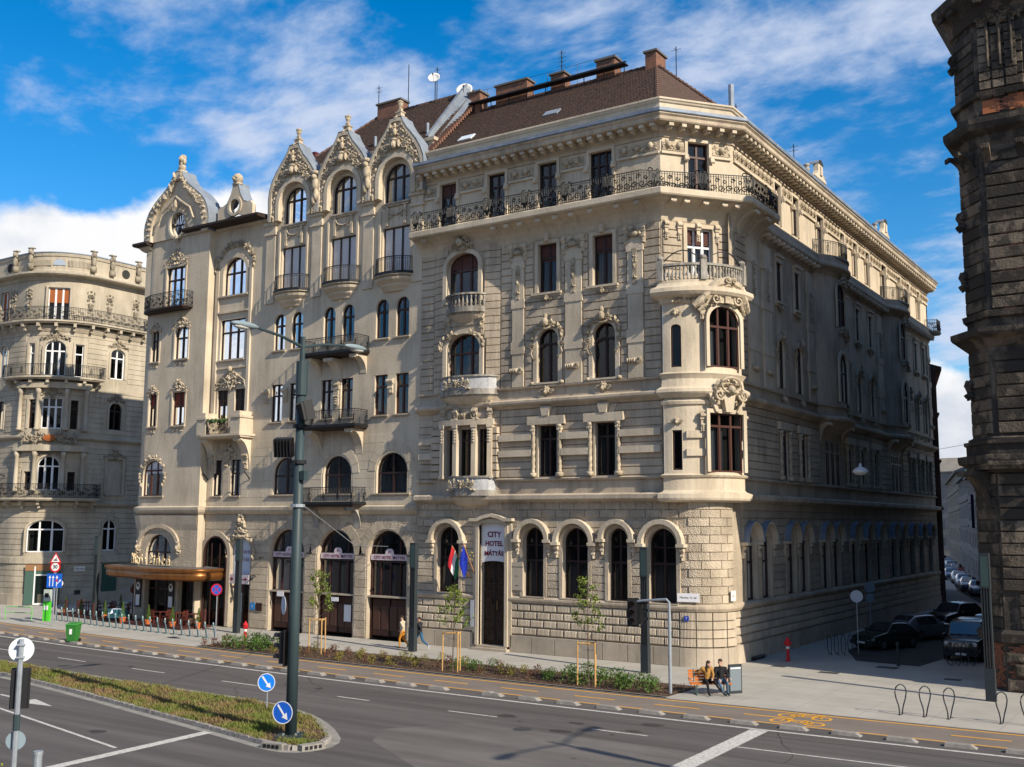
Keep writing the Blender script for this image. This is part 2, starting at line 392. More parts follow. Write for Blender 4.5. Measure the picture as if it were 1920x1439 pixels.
# ------------------------------------------------------------------ architectural parts
def ring_mesh(outer, inner, y0, y1):     # two outlines of equal count in xz -> solid ring strip (open chain)
    mb = MB(); n = len(outer)
    for x, z in outer: mb.v += [(x, y0, z), (x, y1, z)]
    for x, z in inner: mb.v += [(x, y0, z), (x, y1, z)]
    o = 0; i_ = 2*n
    for k in range(n-1):
        a, b = 2*k, 2*k+2
        mb.f += [(o+a+1, o+b+1, i_+b+1, i_+a+1), (o+a, o+b, o+b+1, o+a+1), (i_+a, i_+a+1, i_+b+1, i_+b), (o+a, i_+a, i_+b, o+b)]
    mb.f += [(0, 1, i_+1, i_), (2*n-2, i_+2*n-2, i_+2*n-1, 2*n-1)]
    return mb
def outline(w, h, rise, g=0., n=12):     # opening outline in local coords (x centred, z from 0), g>0 grows
    a = w/2+g; zs = h-rise
    if rise <= 0: return [(-a, 0), (-a, h+g), (a, h+g), (a, 0)]
    return [(-a, 0)]+[(-a*cos(pi*i/n), zs+(rise+g)*sin(pi*i/n)) for i in range(n+1)]+[(a, 0)]
def zat(x, w, h, rise):
    if rise <= 0: return h
    a = w/2; return h-rise+rise*sqrt(max(0, 1-(x/a)**2))
def window(parent, fr, o, depth=.3, d=0., wood=None, cas=2, tran=.68, tr2=None, curt='auto', blind=0., bmat=None, gl=None, rooms=True, name='window', vals=None, label=None):
    w, h, rise = round(o['w'], 3), round(o['z1']-o['z0'], 3), round(o['rise'], 3); wood = wood or WDARK; gl = gl or GLASS
    M = fr.mat(o['c'], o['z0'], d-depth+.1)
    def frame():
        t = .075; mb = ring_mesh(outline(w, h, rise), [(max(-w/2+t, min(w/2-t, x*(w/2-t)/(w/2))), (z if z < h-rise+1e-6 else (h-rise)+(z-(h-rise))*(rise-t)/rise) if rise > 0 else (z-t if z > 0 else 0)) for x, z in outline(w, h, rise)], -.06, .05)
        mb.box(-w/2, w/2, -.06, .05, 0, .09)
        zt = h*tran
        if tran < 1: mb.box(-w/2+.03, w/2-.03, -.075, .045, zt-.055, zt+.055)
        if tr2: mb.box(-w/2+.03, w/2-.03, -.05, .04, h*tr2-.03, h*tr2+.03)
        for i in range(1, cas):
            x = -w/2+w*i/cas; k = .055 if cas < 4 else .04
            mb.box(x-k, x+k, -.07, .045, .05, zat(x, w, h, rise)-.04)
        for i in range(cas):     # sash rails
            x0 = -w/2+w*i/cas; x1 = x0+w/cas
            mb.box(x0+.05, x0+.09, -.03, .03, .08, min(zt, zat(x0+.05, w, h, rise))-.03); mb.box(x1-.09, x1-.05, -.03, .03, .08, min(zt, zat(x1-.05, w, h, rise))-.03)
        return mb.mesh('window_frame', wood)
    key = (w, h, rise, cas, tran, tr2, wood.name)
    win = link(name, cached(('wf',)+key, frame), parent, M, label=label)
    def pane():
        mb = MB(); p = outline(w-.04, h-.02, max(0, rise-.02) if rise else 0); mb.add([(x, .0, z) for x, z in p], [tuple(range(len(p)))]); return mb.mesh('pane', gl)
    link('pane', cached(('wp', w, h, rise, gl.name), pane), win)
    def room():
        mb = MB(); p = outline(w+.02, h+.01, rise); n = len(p)
        for y in (.03, .75): mb.v += [(x, y, z) for x, z in p]
        mb.f.append(tuple(n+i for i in range(n)))
        for i in range(n): j = (i+1) % n; mb.f.append((i, j, n+j, n+i))
        return mb.mesh('room', ROOM)
    link('room_interior', cached(('wr', w, h, rise), room), win)
    if curt == 'auto': curt = rnd.choice(['sides', 'sides', 'full', 'half', 'none', 'left'])
    if curt != 'none':
        def cu():
            mb = MB(); top = min(h*tran, h-rise)-.05 if tran < 1 else h-rise-.05; spans = {'sides': [(-w/2+.06, -w*.2), (w*.2, w/2-.06)], 'full': [(-w/2+.06, w/2-.06)], 'half': [(-w/2+.06, -w*.02)], 'left': [(-w/2+.06, -w*.22)]}[curt]
            rr = random.Random(len(curt)+int(w*100))
            for a, b in spans:
                n = max(4, int((b-a)/.05)); vs = []
                for i in range(n+1):
                    x = a+(b-a)*i/n; y = .16+.03*sin(i*1.9)+.012*rr.random(); vs += [(x, y, .1), (x+.02*sin(i), y, top)]
                mb.add(vs, [(2*i, 2*i+2, 2*i+3, 2*i+1) for i in range(n)])
            return mb.mesh('curtain', CURT)
        link('curtain', cached(('wc', w, h, rise, tran, curt), cu), win)
    if blind > 0:
        def bl():
            mb = MB(); zb = h*(1-blind); p = [(x*(w-.14)/w, max(z-.02, zb)) for x, z in outline(w, h, rise)]
            n = max(2, int((h-zb)/.085)); a = w/2-.07
            for i in range(n):     # slats
                za = zb+(h-zb)*i/n; zc = zb+(h-zb)*(i+.86)/n
                aa = a
                if rise > 0 and zc > h-rise: aa = max(.02, a*sqrt(max(0, 1-((zc-(h-rise))/rise)**2)))
                mb.add([(-aa, -.035, za), (aa, -.035, za), (aa, -.02, zc), (-aa, -.02, zc), (aa, -.012, zb+(h-zb)*(i+1)/n), (-aa, -.012, zb+(h-zb)*(i+1)/n)], [(0, 1, 2, 3), (3, 2, 4, 5)])
            return mb.mesh('blind', bmat)
        link('blind', cached(('wb', w, h, rise, blind, bmat.name), bl), win)
    return win
def surround(parent, fr, o, g=.2, proud=.07, m=None, d=0., name='window_surround', jamb=True, base=0., inner=0.):
    w, h, rise = o['w'], o['z1']-o['z0'], o['rise']
    def f():
        out = outline(w, h, rise, g); inn = outline(w, h, rise, inner)
        if not jamb and rise > 0: out = out[1:-1]; inn = inn[1:-1]
        return ring_mesh(out, inn, .0, -proud).mesh(name, m or STUC)
    return link(name, cached(('sr', round(w, 3), round(h, 3), round(rise, 3), g, proud, jamb, inner, (m or STUC).name), f), parent, fr.mat(o['c'], o['z0'], d))
def sill(parent, fr, o, proud=.16, over=.15, t=.1, m=None, d=0., name='sill'):
    w = o['w']
    def f():
        mb = MB(); a = w/2+over; mb.box(-a, a, -proud, 0, -t, 0); mb.box(-a+.05, a-.05, -proud*.55, 0, -t*1.9, -t); return mb.mesh(name, m or STUC)
    return link(name, cached(('sl', round(w, 3), proud, over, t, (m or STUC).name), f), parent, fr.mat(o['c'], o['z0'], d))
def courses(parent, fr, u0, u1, z0, z1, h, proud, ops, m, name='stone', margin=.2, gap=.045, block=None, d=0., bev=.02, limit=None, excl=()):
    n = max(1, round((z1-z0)/h)); h = (z1-z0)/n; cnt = 0
    for r in range(n):
        a, b = z0+r*h+gap/2, z0+(r+1)*h-gap/2; bl = [(x0, x1) for x0, x1, za, zb in excl if za < b-.01 and zb > a+.01]
        for o in ops:
            if o['z0'] < b-.01 and o['z1']+margin > a+.01:
                hw = o['w']/2+margin; zs = o['z1']-o['rise']
                if o['rise'] > 0 and a > zs: hw = hw*sqrt(max(.0, 1-((a-zs)/(o['rise']+margin))**2))+.02
                bl.append((o['c']-hw, o['c']+hw))
        bl.sort(); u = u0; spans = []
        for x0, x1 in bl:
            if u >= u1: break
            if x0 > u+.12 and min(x0, u1) > u+.12: spans.append((u, min(x0, u1)))
            u = max(u, x1)
        if u1 > u+.12: spans.append((u, u1))
        if block is None:
            if fr.du < 9:
                mb = MB()
                for x0, x1 in spans: fbox(mb, fr, x0+.01, x1-.01, a, b, d-.01, d+proud)
                if spans: put(name, mb, m, parent)
            else:
                for x0, x1 in spans:
                    L = round(x1-x0-.02, 2)
                    link(name, cached(('co', L, round(b-a, 3), proud, bev, m.name), lambda: MB().pillow(-L/2, L/2, 0, b-a, .01, -proud, bev).mesh(name, m)), parent, fr.mat((x0+x1)/2, a, d))
        else:
            for x0, x1 in spans:
                k = max(1, round((x1-x0)/block)); off = (.5 if r % 2 else 0.) if k > 1 else 0.; e = [x0]+[x0+(x1-x0)*(i+off)/k for i in range(1 if not off else 0, k)]+[x1]
                e = [q for i, q in enumerate(e) if i == 0 or q-e[i-1] > .05]
                for p, q in zip(e, e[1:]):
                    L = round(q-p-gap*.7, 2)
                    if L < .08: continue
                    link(name, cached(('bk', L, round(b-a, 3), proud, bev, m.name), lambda: MB().pillow(-L/2, L/2, 0, b-a, .01, -proud, bev).mesh(name, m)), parent, fr.mat((p+q)/2, a, d-.004*((r*7+int(p*13)) % 3)))
def volute(mb, c, R, turns=1.6, t0=0., sgn=1, r=.03, y=-.04, n=4, k=16):
    pts = []; rs = []
    for i in range(k+1):
        s = i/k; a = t0+sgn*turns*2*pi*s; q = R*(1-s*.82); pts.append((c[0]+q*cos(a), y-.03*s, c[1]+q*sin(a))); rs.append(r*(1-.35*s))
    mb.tube(pts, rs, n)
    return mb
def relief(key, sampler, count, size, m, depth=1., mirror=True, extra=None, seed=1):
    def f():
        rr = random.Random(seed); mb = MB()
        for i in range(count):
            x, z = sampler(rr); s = size*(.55+.8*rr.random()); rot = rr.random()*pi; el = .35+.35*rr.random()
            lf = rr.random() < .62
            for sg in ((1, -1) if mirror else (1,)):
                if lf:      # pointed leaf with a raised rib
                    ra = rot if sg > 0 else pi-rot; cx_, sx_ = cos(ra), sin(ra); X_ = sg*x
                    def w_(a, y, b): return (X_+(a*cx_-b*sx_)*s*1.5, y*s*depth, z+(a*sx_+b*cx_)*s*1.5)
                    mb.add([w_(-1, -.1, 0), w_(-.3, -.15, -el), w_(.35, -.15, -el*.8), w_(1, -.35, 0), w_(.35, -.15, el*.8), w_(-.3, -.15, el), w_(-.1, -.95, 0), w_(.45, -.8, 0)], [(0, 1, 6), (1, 2, 7, 6), (2, 3, 7), (3, 4, 7), (4, 5, 6, 7), (5, 0, 6)])
                    continue
                mb.blob((sg*x, -s*.12*depth, z), (s, s*depth*(.5+.5*rr.random()), s*el), rot if sg > 0 else pi-rot, 6, 2)
        if extra: extra(mb)
        return mb.mesh('carved_ornament', m, False)
    return cached(('rl', key, m.name), f)
def orn(parent, fr, u, z, me, d=0., s=1., name='carved_ornament', sx=None):
    M = fr.mat(u, z, d)
    if s != 1 or sx: M = M @ Matrix.Diagonal((sx or s, s, s, 1))
    return link(name, me, parent, M)
def box_s(w, h, x0=0., z0=0.): return lambda rr: (x0+w*(rr.random()-.0)*.5, z0+h*rr.random())
def ring_s(R, t, a0=0., a1=pi, ry=None): 
    def f(rr): a = a0+(a1-a0)*rr.random(); q = R+t*(rr.random()-.5); return (q*cos(a), (q if ry is None else q*ry/R)*sin(a))
    return f
def mound_s(w, h):
    def f(rr):
        while True:
            x = rr.random(); z = rr.random()
            if z < (1-x)**.7: return (x*w/2, z*h)
    return f
def o_mask(m):      # head with hair and wings of scroll
    def ex(mb):
        mb.blob((0, -.12, .0), (.13, .16, .18), 0, 8, 4); mb.blob((0, -.27, -.02), (.03, .05, .06)); mb.blob((0, -.14, .17), (.17, .13, .08))
        for s in (1, -1): volute(mb, (s*.34, .02), .17, 1.5, 0 if s > 0 else pi, s, .035); mb.blob((s*.15, -.12, .05), (.06, .08, .14))
    return relief('mask', mound_s(.9, .35), 10, .07, m, extra=ex)
def bracket_mesh(w, H, D, m, key='b'):
    def f():
        mb = MB(); pts = []; k = 8
        for i in range(k+1):
            s = i/k; pts.append((-D*(1-cos(s*pi/2))-.03, -H+H*.92*sin(s*pi/2)))
        po = pts+[(-D-.03, 0), (.02, 0), (.02, -H)]
        inn = [(y, z) for y, z in po]
        n = len(inn); base = len(mb.v)
        for x in (-w/2, w/2): mb.v += [(x, y, z) for y, z in inn]
        mb.f.append(tuple(range(n))); mb.f.append(tuple(n+n-1-i for i in range(n)))
        for i in range(n): j = (i+1) % n; mb.f.append((i, j, n+j, n+i))
        mb.box(-w/2-.04, w/2+.04, -D-.07, -D+.1, -.17, -.01)
        for s in (-1, 0, 1): mb.blob((s*w*.33, -D-.04, -.2), (w*.17, .07, .06))
        return mb.mesh('corbel', m)
    return cached(('br', w, H, D, m.name, key), f)
def console_mesh(m, w=.3, h=.8):     # scroll console with pendant
    def f():
        mb = MB(); mb.box(-w/2, w/2, -.16, 0, h*.62, h); mb.box(-w*.36, w*.36, -.11, 0, 0, h*.62)
        mb.tube([(-w/2, -.16, h*.82), (w/2, -.16, h*.82)], .1, 8); mb.tube([(-w*.4, -.12, h*.35), (w*.4, -.12, h*.35)], .07, 8)
        for i in range(3): mb.blob((0, -.12, h*(.05+.1*i)), (w*.25, .06, .05))
        return mb.mesh('console', m)
    return cached(('cn', w, h, m.name), f)
def railing(parent, pts, z0, h, style='scroll', name='railing', m=None, step=.14, seed=3, n=3, label=None):
    k_ = 2.1 if style == 'urn' else 1.6
    rr = random.Random(seed); mb = MB(); P = [Vector((p[0], p[1], 0)) for p in pts]
    S = [0]
    for a, b in zip(P, P[1:]): S.append(S[-1]+(b-a).length)
    def at(s):
        s = max(0, min(S[-1], s))
        for i in range(len(P)-1):
            if s <= S[i+1]+1e-9: t = (s-S[i])/max(1e-9, S[i+1]-S[i]); return P[i].lerp(P[i+1], t), (P[i+1]-P[i]).normalized()
        return P[-1], (P[-1]-P[-2]).normalized()
    for z, r in ((z0+h, .028), (z0+h-.12, .014), (z0+.06, .018)): mb.tube([(p.x, p.y, z) for p in P], r, 4)
    k = max(2, int(S[-1]/step))
    for i in range(k+1):
        p, t = at(S[-1]*i/k); big = i % 9 == 0
        mb.tube([(p.x, p.y, z0+.02), (p.x, p.y, z0+h+(.03 if big else 0))], .022 if big else .012*k_, 3, False)
    def spiral(s, z, R, sgn, turns=1.3):
        pt = []
        for j in range(11):
            q = j/10; a = sgn*turns*2*pi*q; r = R*(1-.75*q); p, t = at(s+r*cos(a)); nn = Vector((t.y, -t.x, 0)); w = p+nn*.03; pt.append((w.x, w.y, z+r*sin(a)))
        mb.tube(pt, .017*k_, 3, False)
    if style == 'scroll':
        s = .25
        while s < S[-1]-.2:
            spiral(s, z0+h*.3, .17, 1); spiral(s+.36, z0+h*.62, .15, -1); spiral(s+.1, z0+h*.74, .11, -1, 1.); spiral(s+.5, z0+h*.28, .12, -1); s += .78
    elif style == 'medal':
        q = max(1, round(S[-1]/1.2))
        for i in range(q+1):
            s = min(S[-1]-.1, max(.12, S[-1]*i/q))
            for e, R in ((1, .17), (1, .1)):
                pt = []
                for j in range(13): a = 2*pi*j/12; p, t = at(s+R*.55*cos(a)); nn = Vector((t.y, -t.x, 0)); w = p+nn*.02; pt.append((w.x, w.y, z0+h*.5+R*1.9*sin(a)))
                mb.tube(pt, .018, 3, False)
    elif style == 'urn':
        s = .3; i = 0
        while s < S[-1]-.2:
            spiral(s, z0+h*.28, .2, 1); spiral(s+.44, z0+h*.3, .2, -1); spiral(s+.22, z0+h*.7, .14, 1); spiral(s+.62, z0+h*.66, .12, -1, 1.)
            if i % 3 == 0:
                p, t = at(s+.2); nn = Vector((t.y, -t.x, 0))
                for j in range(7):
                    a = -.9+1.8*j/6; w = p+nn*.12
                    mb.tube([(w.x, w.y, z0+.1), (w.x+t.x*.28*sin(a)+nn.x*.1, w.y+t.y*.28*sin(a)+nn.y*.1, z0+.45), (w.x+t.x*.34*sin(a), w.y+t.y*.34*sin(a), z0+h*.95)], .03, 3, False)
                spiral(s+.0, z0+h+.02, .16, 1, 1.); spiral(s+.42, z0+h+.02, .16, -1, 1.)
            s += .86; i += 1
    return put(name, mb, m or IRON, parent, label=label)
def slab(parent, pts, z, t, m, name='balcony', over=.0, under=None):
    # pts: outline along the outside edge from wall to wall
    mb = MB(); n = len(pts); lay = [(z+t, .05), (z+t*.45, .05), (z+t*.4, -.03), (z, -.08)]
    c = Vector((sum(p[0] for p in pts)/n, sum(p[1] for p in pts)/n))
    a = Vector(pts[0]); b = Vector(pts[-1]); tt = (b-a).normalized()
    for zz, g in lay:
        for i, p in enumerate(pts):
            q = Vector(p)
            t1 = (Vector(pts[min(i+1, n-1)])-Vector(pts[max(i-1, 0)])).normalized(); nn = Vector((t1.y, -t1.x)); w = q+nn*g; mb.v.append((w.x, w.y, zz))
    for l in range(len(lay)-1):
        for i in range(n-1): A = l*n+i; mb.f.append((A, A+1, A+1+n, A+n))
    mb.f.append(tuple(range(n))); e = (len(lay)-1)*n; mb.f.append(tuple(e+n-1-i for i in range(n)))
    for l in range(len(lay)-1): mb.f.append((l*n, l*n+n, l*n+n+n-1, l*n+n-1))
    return put(name, mb, m, parent)
def balusters(parent, pts, z0, h, m, n, name='baluster', lim=99):
    def f(): return MB().lathe([(.07, 0), (.07, .05), (.045, .1), (.085, h*.42), (.05, h*.6), (.04, h*.75), (.07, h*.88), (.07, h)], n=7).mesh(name, m, True)
    me = cached(('bal', round(h, 2), m.name), f)
    P = [Vector(p) for p in pts]; S = [0]
    for a, b in zip(P, P[1:]): S.append(S[-1]+(b-a).length)
    for i in range(n):
        s = S[-1]*(i+.5)/n
        for j in range(len(P)-1):
            if s <= S[j+1]+1e-9: q = P[j].lerp(P[j+1], (s-S[j])/(S[j+1]-S[j])); break
        link(name, me, parent, Matrix.Translation((q.x, q.y, z0)))
def text_mesh(txt, size, m, ext=.01, align='CENTER', spacing=1., bold=0.):
    cu = bpy.data.curves.new('lettering', 'FONT'); cu.body = txt; cu.size = size; cu.extrude = ext; cu.align_x = align; cu.align_y = 'CENTER'; cu.space_character = spacing; cu.offset = bold; cu.resolution_u = 3
    o = bpy.data.objects.new('tmp', cu); COL.objects.link(o); dg = bpy.context.evaluated_depsgraph_get(); dg.update()
    me = bpy.data.meshes.new_from_object(o.evaluated_get(dg)); COL.objects.unlink(o); bpy.data.objects.remove(o)
    me.materials.clear(); me.materials.append(m); return me
RX90 = Matrix.Rotation(pi/2, 4, 'X')     # text made in xy -> standing in xz, facing -y
def lettering(parent, M, txt, size, m, **k):
    return link('lettering', text_mesh(txt, size, m, **k), parent, M @ RX90)
# ------------------------------------------------------------------ the corner hotel
XB = -20.65
FA = Line((-39.2, 48.9), (-23.3, 48.9), -39.2)
FC = Line((-23.3, 48.9), (-20.65, 52.2), 0.)
FB = Line((XB, 52.2), (XB, 97.8), 52.2)
def FAu(d): return Line((-39.2, 48.9-d), (-20, 48.9-d), -39.2)
hotel = thing('hotel_building', 'cream corner hotel with round oriel, brown tiled roof and white sign over the door', 'building', (-30, 55, 0))
H = hotel
ARC_G = Arc((-22.55, 50.9), 2.0, -22.55)
LG = 2.0*pi/2
PG = [(-39.2, 48.9), (-22.55, 48.9)]+[(-22.55+2*sin(a*pi/16), 50.9-2*cos(a*pi/16)) for a in range(1, 8)]+[(-20.55, 50.9), (XB, 52.5), (XB, 97.8)]
PH = [(-39.2, 48.9), (-23.3, 48.9), (-20.65, 52.2), (-20.65, 97.8)]
def prof_rect(z0, z1, d): return [(0, z0), (d, z0), (d, z1), (0, z1)]
# --- ground floor, front
gA = [OP(-36.9, 1.55, 3.0, 6.7, .77), OP(-33.78, 1.75, .25, 6.95, .18), OP(-31.12, 1.3, 3.0, 6.7, .65), OP(-28.5, 1.55, 3.0, 6.7, .77), OP(-25.96, 1.12, 3.0, 6.7, .56), OP(-23.46, 1.55, 3.0, 6.7, .77)]
mb = MB(); fa = FAu(0)
wall(mb, fa, -39.2, -22.55, 0, 8.1, gA, .42)
fquad(mb, ARC_G, -22.55, -22.55+LG, 0, 8.1)
fbg = Line((XB, 50.9), (XB, 97.8), 50.9)
gB = []
for c in (53.5, 55.75, 59.75, 62.0, 66.1, 68.35, 72.4, 75.5, 78.6, 82.6, 84.9, 88.2, 91.4, 94.6): gB.append(OP(c, 1.5, 3.0, 6.75, .75))
gB2 = gB+[OP(60.8, .7, .1, 1.7, 0.)]; gB2 = [o for o in gB2 if o['z0'] > 1]
wall(mb, fbg, 50.9, 97.8, 0, 8.1, gB2, .34)
put('wall', mb, BOSS, H)
# plinth, basement courses and ledge
for seg, (a, b) in ((0, (-39.15, -34.9)), (1, (-32.6, -22.55))):
    n = max(2, round((b-a)/1.35))
    for i in range(n):
        L = (b-a)/n-.02; link('plinth_slab', cached(('pl', round(L, 2)), lambda: MB().pillow(-L/2, L/2, 0, .9, .02, -.16, .012).mesh('plinth_slab', PLIN)), H, fa.mat(a+(b-a)*(i+.5)/n, 0, 0))
for i in range(4):
    mb = MB(); fbox(mb, ARC_G, -22.55+LG*i/4+.01, -22.55+LG*(i+1)/4-.01, 0, .9, -.02, .16); put('plinth_slab', mb, PLIN, H)
for i in range(24):
    a = 50.92+i*1.95; mb = MB(); fbox(mb, fbg, a+.01, a+1.93, 0, .9+.0*i, -.02, .14); put('plinth_slab', mb, PLIN, H)
courses(H, fa, -39.1, -34.95, .94, 2.62, .42, .13, [], FLUT, 'basement_stone', block=.78, bev=.05, gap=.05)
courses(H, fa, -32.55, -22.55, .94, 2.62, .42, .13, [], FLUT, 'basement_stone', block=.82, bev=.05, gap=.05)
for r in range(4):
    for i in range(4):
        mb = MB(); o_ = .5 if r % 2 else 0
        a = -22.55+LG*(i)/4; fbox(mb, ARC_G, a+.03, a+LG/4-.03, .97+r*.42, 1.34+r*.42, -.01, .12); put('basement_stone', mb, FLUT, H)
courses(H, fbg, 50.95, 97.7, .94, 2.62, .42, .1, [], FLUT, 'basement_stone', block=1.9, bev=.045, gap=.05)
mb = MB(); prof = [(-.05, 2.62), (.12, 2.64), (.2, 2.78), (.2, 2.88), (.1, 2.95), (.02, 3.0), (-.05, 3.0)]
sweep(mb, [(-39.2, 48.9), (-34.95, 48.9)], prof); sweep(mb, PG[0:0]+[(-32.58, 48.9)]+PG[1:], prof); put('ledge', mb, STUC, H)
# bossed blocks between the arches
courses(H, fa, -39.15, -22.6, 3.04, 7.1, .405, .07, gA, BOSS, 'facing_stone', margin=.2, block=1.0, bev=.02, gap=.03)
courses(H, fa, -39.15, -22.6, 7.22, 8.06, .42, .06, [], BOSS, 'facing_stone', block=.9, bev=.02, gap=.03, excl=[(-35.2, -32.4, 7, 7.5)])
for r in range(12):
    for i in range(3):
        mb = MB(); s_ = LG/3; a = -22.5+s_*i+(s_*.4 if r % 2 else 0); b = min(a+s_, -22.55+LG); fbox(mb, ARC_G, a+.02, b-.02, 3.05+r*.42, 3.43+r*.42, -.01, .05); put('facing_stone', mb, BOSS, H)
courses(H, fbg, 52.5, 97.7, 3.04, 8.06, .42, .06, gB2, BOSS, 'facing_stone', margin=.15, gap=.035)
def hood(o, fr, w2=.46, proud=.42):
    surround(H, fr, o, g=.2, proud=.1, m=STUC)
    oo = dict(o); surround(H, fr, oo, g=w2, proud=proud, m=STUC2, jamb=False, inner=.22, name='hood_moulding')
    for s in (-1, 1): orn(H, fr, o['c']+s*(o['w']/2+.34), o['z1']-o['rise']-.82, console_mesh(STUC2, .22, .66), .02, name='console')
    for s in (-1, 1):
        mb = MB(); c = o['c']+s*(o['w']/2+.35); fbox(mb, fr, c-.22, c+.22, o['z1']-o['rise']-.16, o['z1']-o['rise']+.0, -.02, proud+.03); put('impost', mb, STUC2, H)
for o in gA:
    if o['z0'] > 1: hood(o, fa); window(H, fa, o, .42, wood=WDARK, cas=2, tran=.52, tr2=.74, curt='full' if o['w'] > 1.2 else 'sides', gl=GLASSD); sill(H, fa, o, .18, .1, .06, STUC)
for i, o in enumerate(gB2):
    hood(o, fbg, .34, .4); window(H, fbg, o, .34, wood=WDARK, cas=2, tran=.52, tr2=.74, curt='sides', gl=GLASSD)
    def zc(): return ring_mesh(outline(o['w'], 3.75, o['rise'], .37)[1:-1], outline(o['w'], 3.75, o['rise'], .34)[1:-1], -.1, -.44).mesh('hood_flashing', ZINCD)
    link('hood_flashing', cached(('hf',), zc), H, fbg.mat(o['c'], 3.0, 0))
# doorway
d0 = gA[1]
surround(H, fa, d0, g=.42, proud=.16, m=STUC2, name='door_surround'); surround(H, fa, d0, g=.2, proud=.24, m=STUC2, name='door_surround')
mb = MB(); o1 = [(-1.45, 0), (-1.45, .16), (-.95, .16), (-.6, .3), (0, .42), (.6, .3), (.95, .16), (1.45, .16), (1.45, 0), (.9, -.02), (.55, .12), (0, .24), (-.55, .12), (-.9, -.02)]
mb.prism(o1, .02, -.42); put('door_hood', mb, STUC2, H, fa.mat(-33.78, 7.02, 0))
MDOOR = mat('dark_bronze_door', (.045, .028, .02), .45, (.02, .014, .012), 5, .5, .8, 7, metal=.3)
door = put('door', MB().box(-.87, .87, 0, .08, 0, 4.9), MDOOR, H, fa.mat(-33.78, .25, -.36))
for s in (-1, 1):
    mb = MB()
    for i, (z0_, z1_) in enumerate(((.2, 1.3), (1.4, 3.2), (3.3, 4.7))): mb.pillow(s*.44-.36, s*.44+.36, z0_, z1_, .0, -.05, .05)
    rr = random.Random(4+s)
    for i in range(14): mb.blob((s*.44+rr.uniform(-.25, .25), -.06, rr.uniform(.5, 4.5)), (.12, .05, .05), rr.random()*3)
    put('door_leaf', mb, MDOOR, door)
put('handle', MB().tube([(.1, -.12, 1.9), (.1, -.12, 2.4)], .03, 6), mat('old_brass', (.35, .25, .1), .4, metal=.8), door)
mb = MB().box(-1.2, 1.2, -.5, .3, 0, .12).box(-1.0, 1.0, -.25, .3, .12, .24); put('doorstep', mb, PLIN, H, fa.mat(-33.78, 0.005, 0))
SIGNW = mat('white_sign_board', (.72, .71, .72), .6)
MAROON = mat('maroon_lettering', (.16, .012, .03), .6)
top = [(.84*cos(pi-pi*i/10), 2.0+.16*sin(pi*i/10)) for i in range(11)]; bot = [(.84*cos(pi*i/10), -.18+.16*sin(pi*i/10)) for i in range(11)]
hs = put('hotel_sign', MB().prism(top+bot, 0, .06), SIGNW, H, fa.mat(-33.78, 4.85, -.05))
for i, (t, z) in enumerate((('CITY', 1.42), ('HOTEL', .92), ('MÁTYÁS', .38))): lettering(hs, Matrix.Translation((0, -.012, z)), t, (.42, .38, .335)[i], MAROON, ext=.008, bold=.01)
# --- belt course over the ground floor
mb = MB(); prof = [(0, 8.02), (.12, 8.04), (.2, 8.12), (.42, 8.16), (.46, 8.22), (.46, 8.42), (.3, 8.5), (.05, 8.52), (0, 8.52)]; sweep(mb, PG, prof); put('string_course', mb, STUC, H)
mb = MB()
for i in range(46):
    u = -39.0+i*.36; fbox(mb, fa, u, u+.14, 7.98, 8.1, 0, .16)
put('dentils', mb, STUC, H, kind='stuff')
# --- first, second and third floors, front
bayA = Arc((-35.8, 48.9-.35+7.73), 7.73, -35.8)      # shallow bowed bay
def bay_frames(u0, u1, sag, fr0, face):
    c = (u1-u0); R = (c*c/4+sag*sag)/(2*sag); half = math.asin(c/2/R); m = (u0+u1)/2
    if face == 'A': ctr = (m, 48.9-sag+R); mid = 0.
    else: ctr = (XB+sag-R, m); mid = pi/2
    f = Arc(ctr, R, u0, mid-half); k = 2*half/c
    f.ang = lambda u, f=f, k=k: f.a0+(u-f.u0)*k
    return f
FBAY = bay_frames(-38.1, -33.4, .38, FA, 'A')
FAC = Chain([(-38.1, fa), (-33.4, FBAY), (-20, fa)])
F1 = [OP(-36.57, .62, 9.42, 12.2), OP(-35.47, .95, 9.42, 12.2), OP(-34.38, .62, 9.42, 12.2), OP(-30.24, 1.2, 9.42, 12.22), OP(-26.68, 1.2, 9.42, 12.22)]
F2 = [OP(-35.72, 2.35, 14.5, 17.75, .8), OP(-30.23, 1.36, 14.58, 17.58, .62), OP(-26.7, 1.36, 14.58, 17.58, .62)]
F3 = [OP(-35.82, 2.3, 19.6, 22.55, .75), OP(-30.25, 1.22, 19.6, 22.4), OP(-26.75, 1.22, 19.6, 22.4)]
mb = MB()
wall(mb, FAC, -39.2, -23.3, 8.5, 13.3, F1, .4); wall(mb, FAC, -39.2, -23.3, 13.3, 18.7, F2, .4); wall(mb, FAC, -39.2, -23.3, 18.7, 23.7, F3, .4)
put('wall', mb, STUC, H)
pil = [(-33.3, -32.62), (-32.55, -31.75), (-29.1, -28.0), (-25.25, -24.3)]
PX = [(-32.6, -31.72, 14.4, 22.7), (-29.12, -27.98, 14.4, 22.7), (-25.3, -24.3, 14.4, 22.7)]
courses(H, fa, -33.3, -23.35, 9.42, 13.2, .42, .07, F1[3:], STUC, 'stucco_band', margin=.34)
courses(H, FBAY, -38.1, -33.4, 14.4, 22.9, .43, .07, F2[:1]+F3[:1], STUC, 'stucco_band', margin=.3)
courses(H, fa, -39.15, -38.12, 9.42, 22.9, .43, .07, [], STUC, 'stucco_band', excl=[(-39.2, -38, 13.2, 14.4)])
courses(H, FBAY, -38.1, -33.4, 12.4, 13.2, .4, .07, [], STUC, 'stucco_band')
courses(H, fa, -38.1, -33.4, 9.42, 12.3, .42, .3, F1[:3], STUC, 'stucco_band', margin=.3, excl=[(-37.2, -33.8, 9, 12.4)])
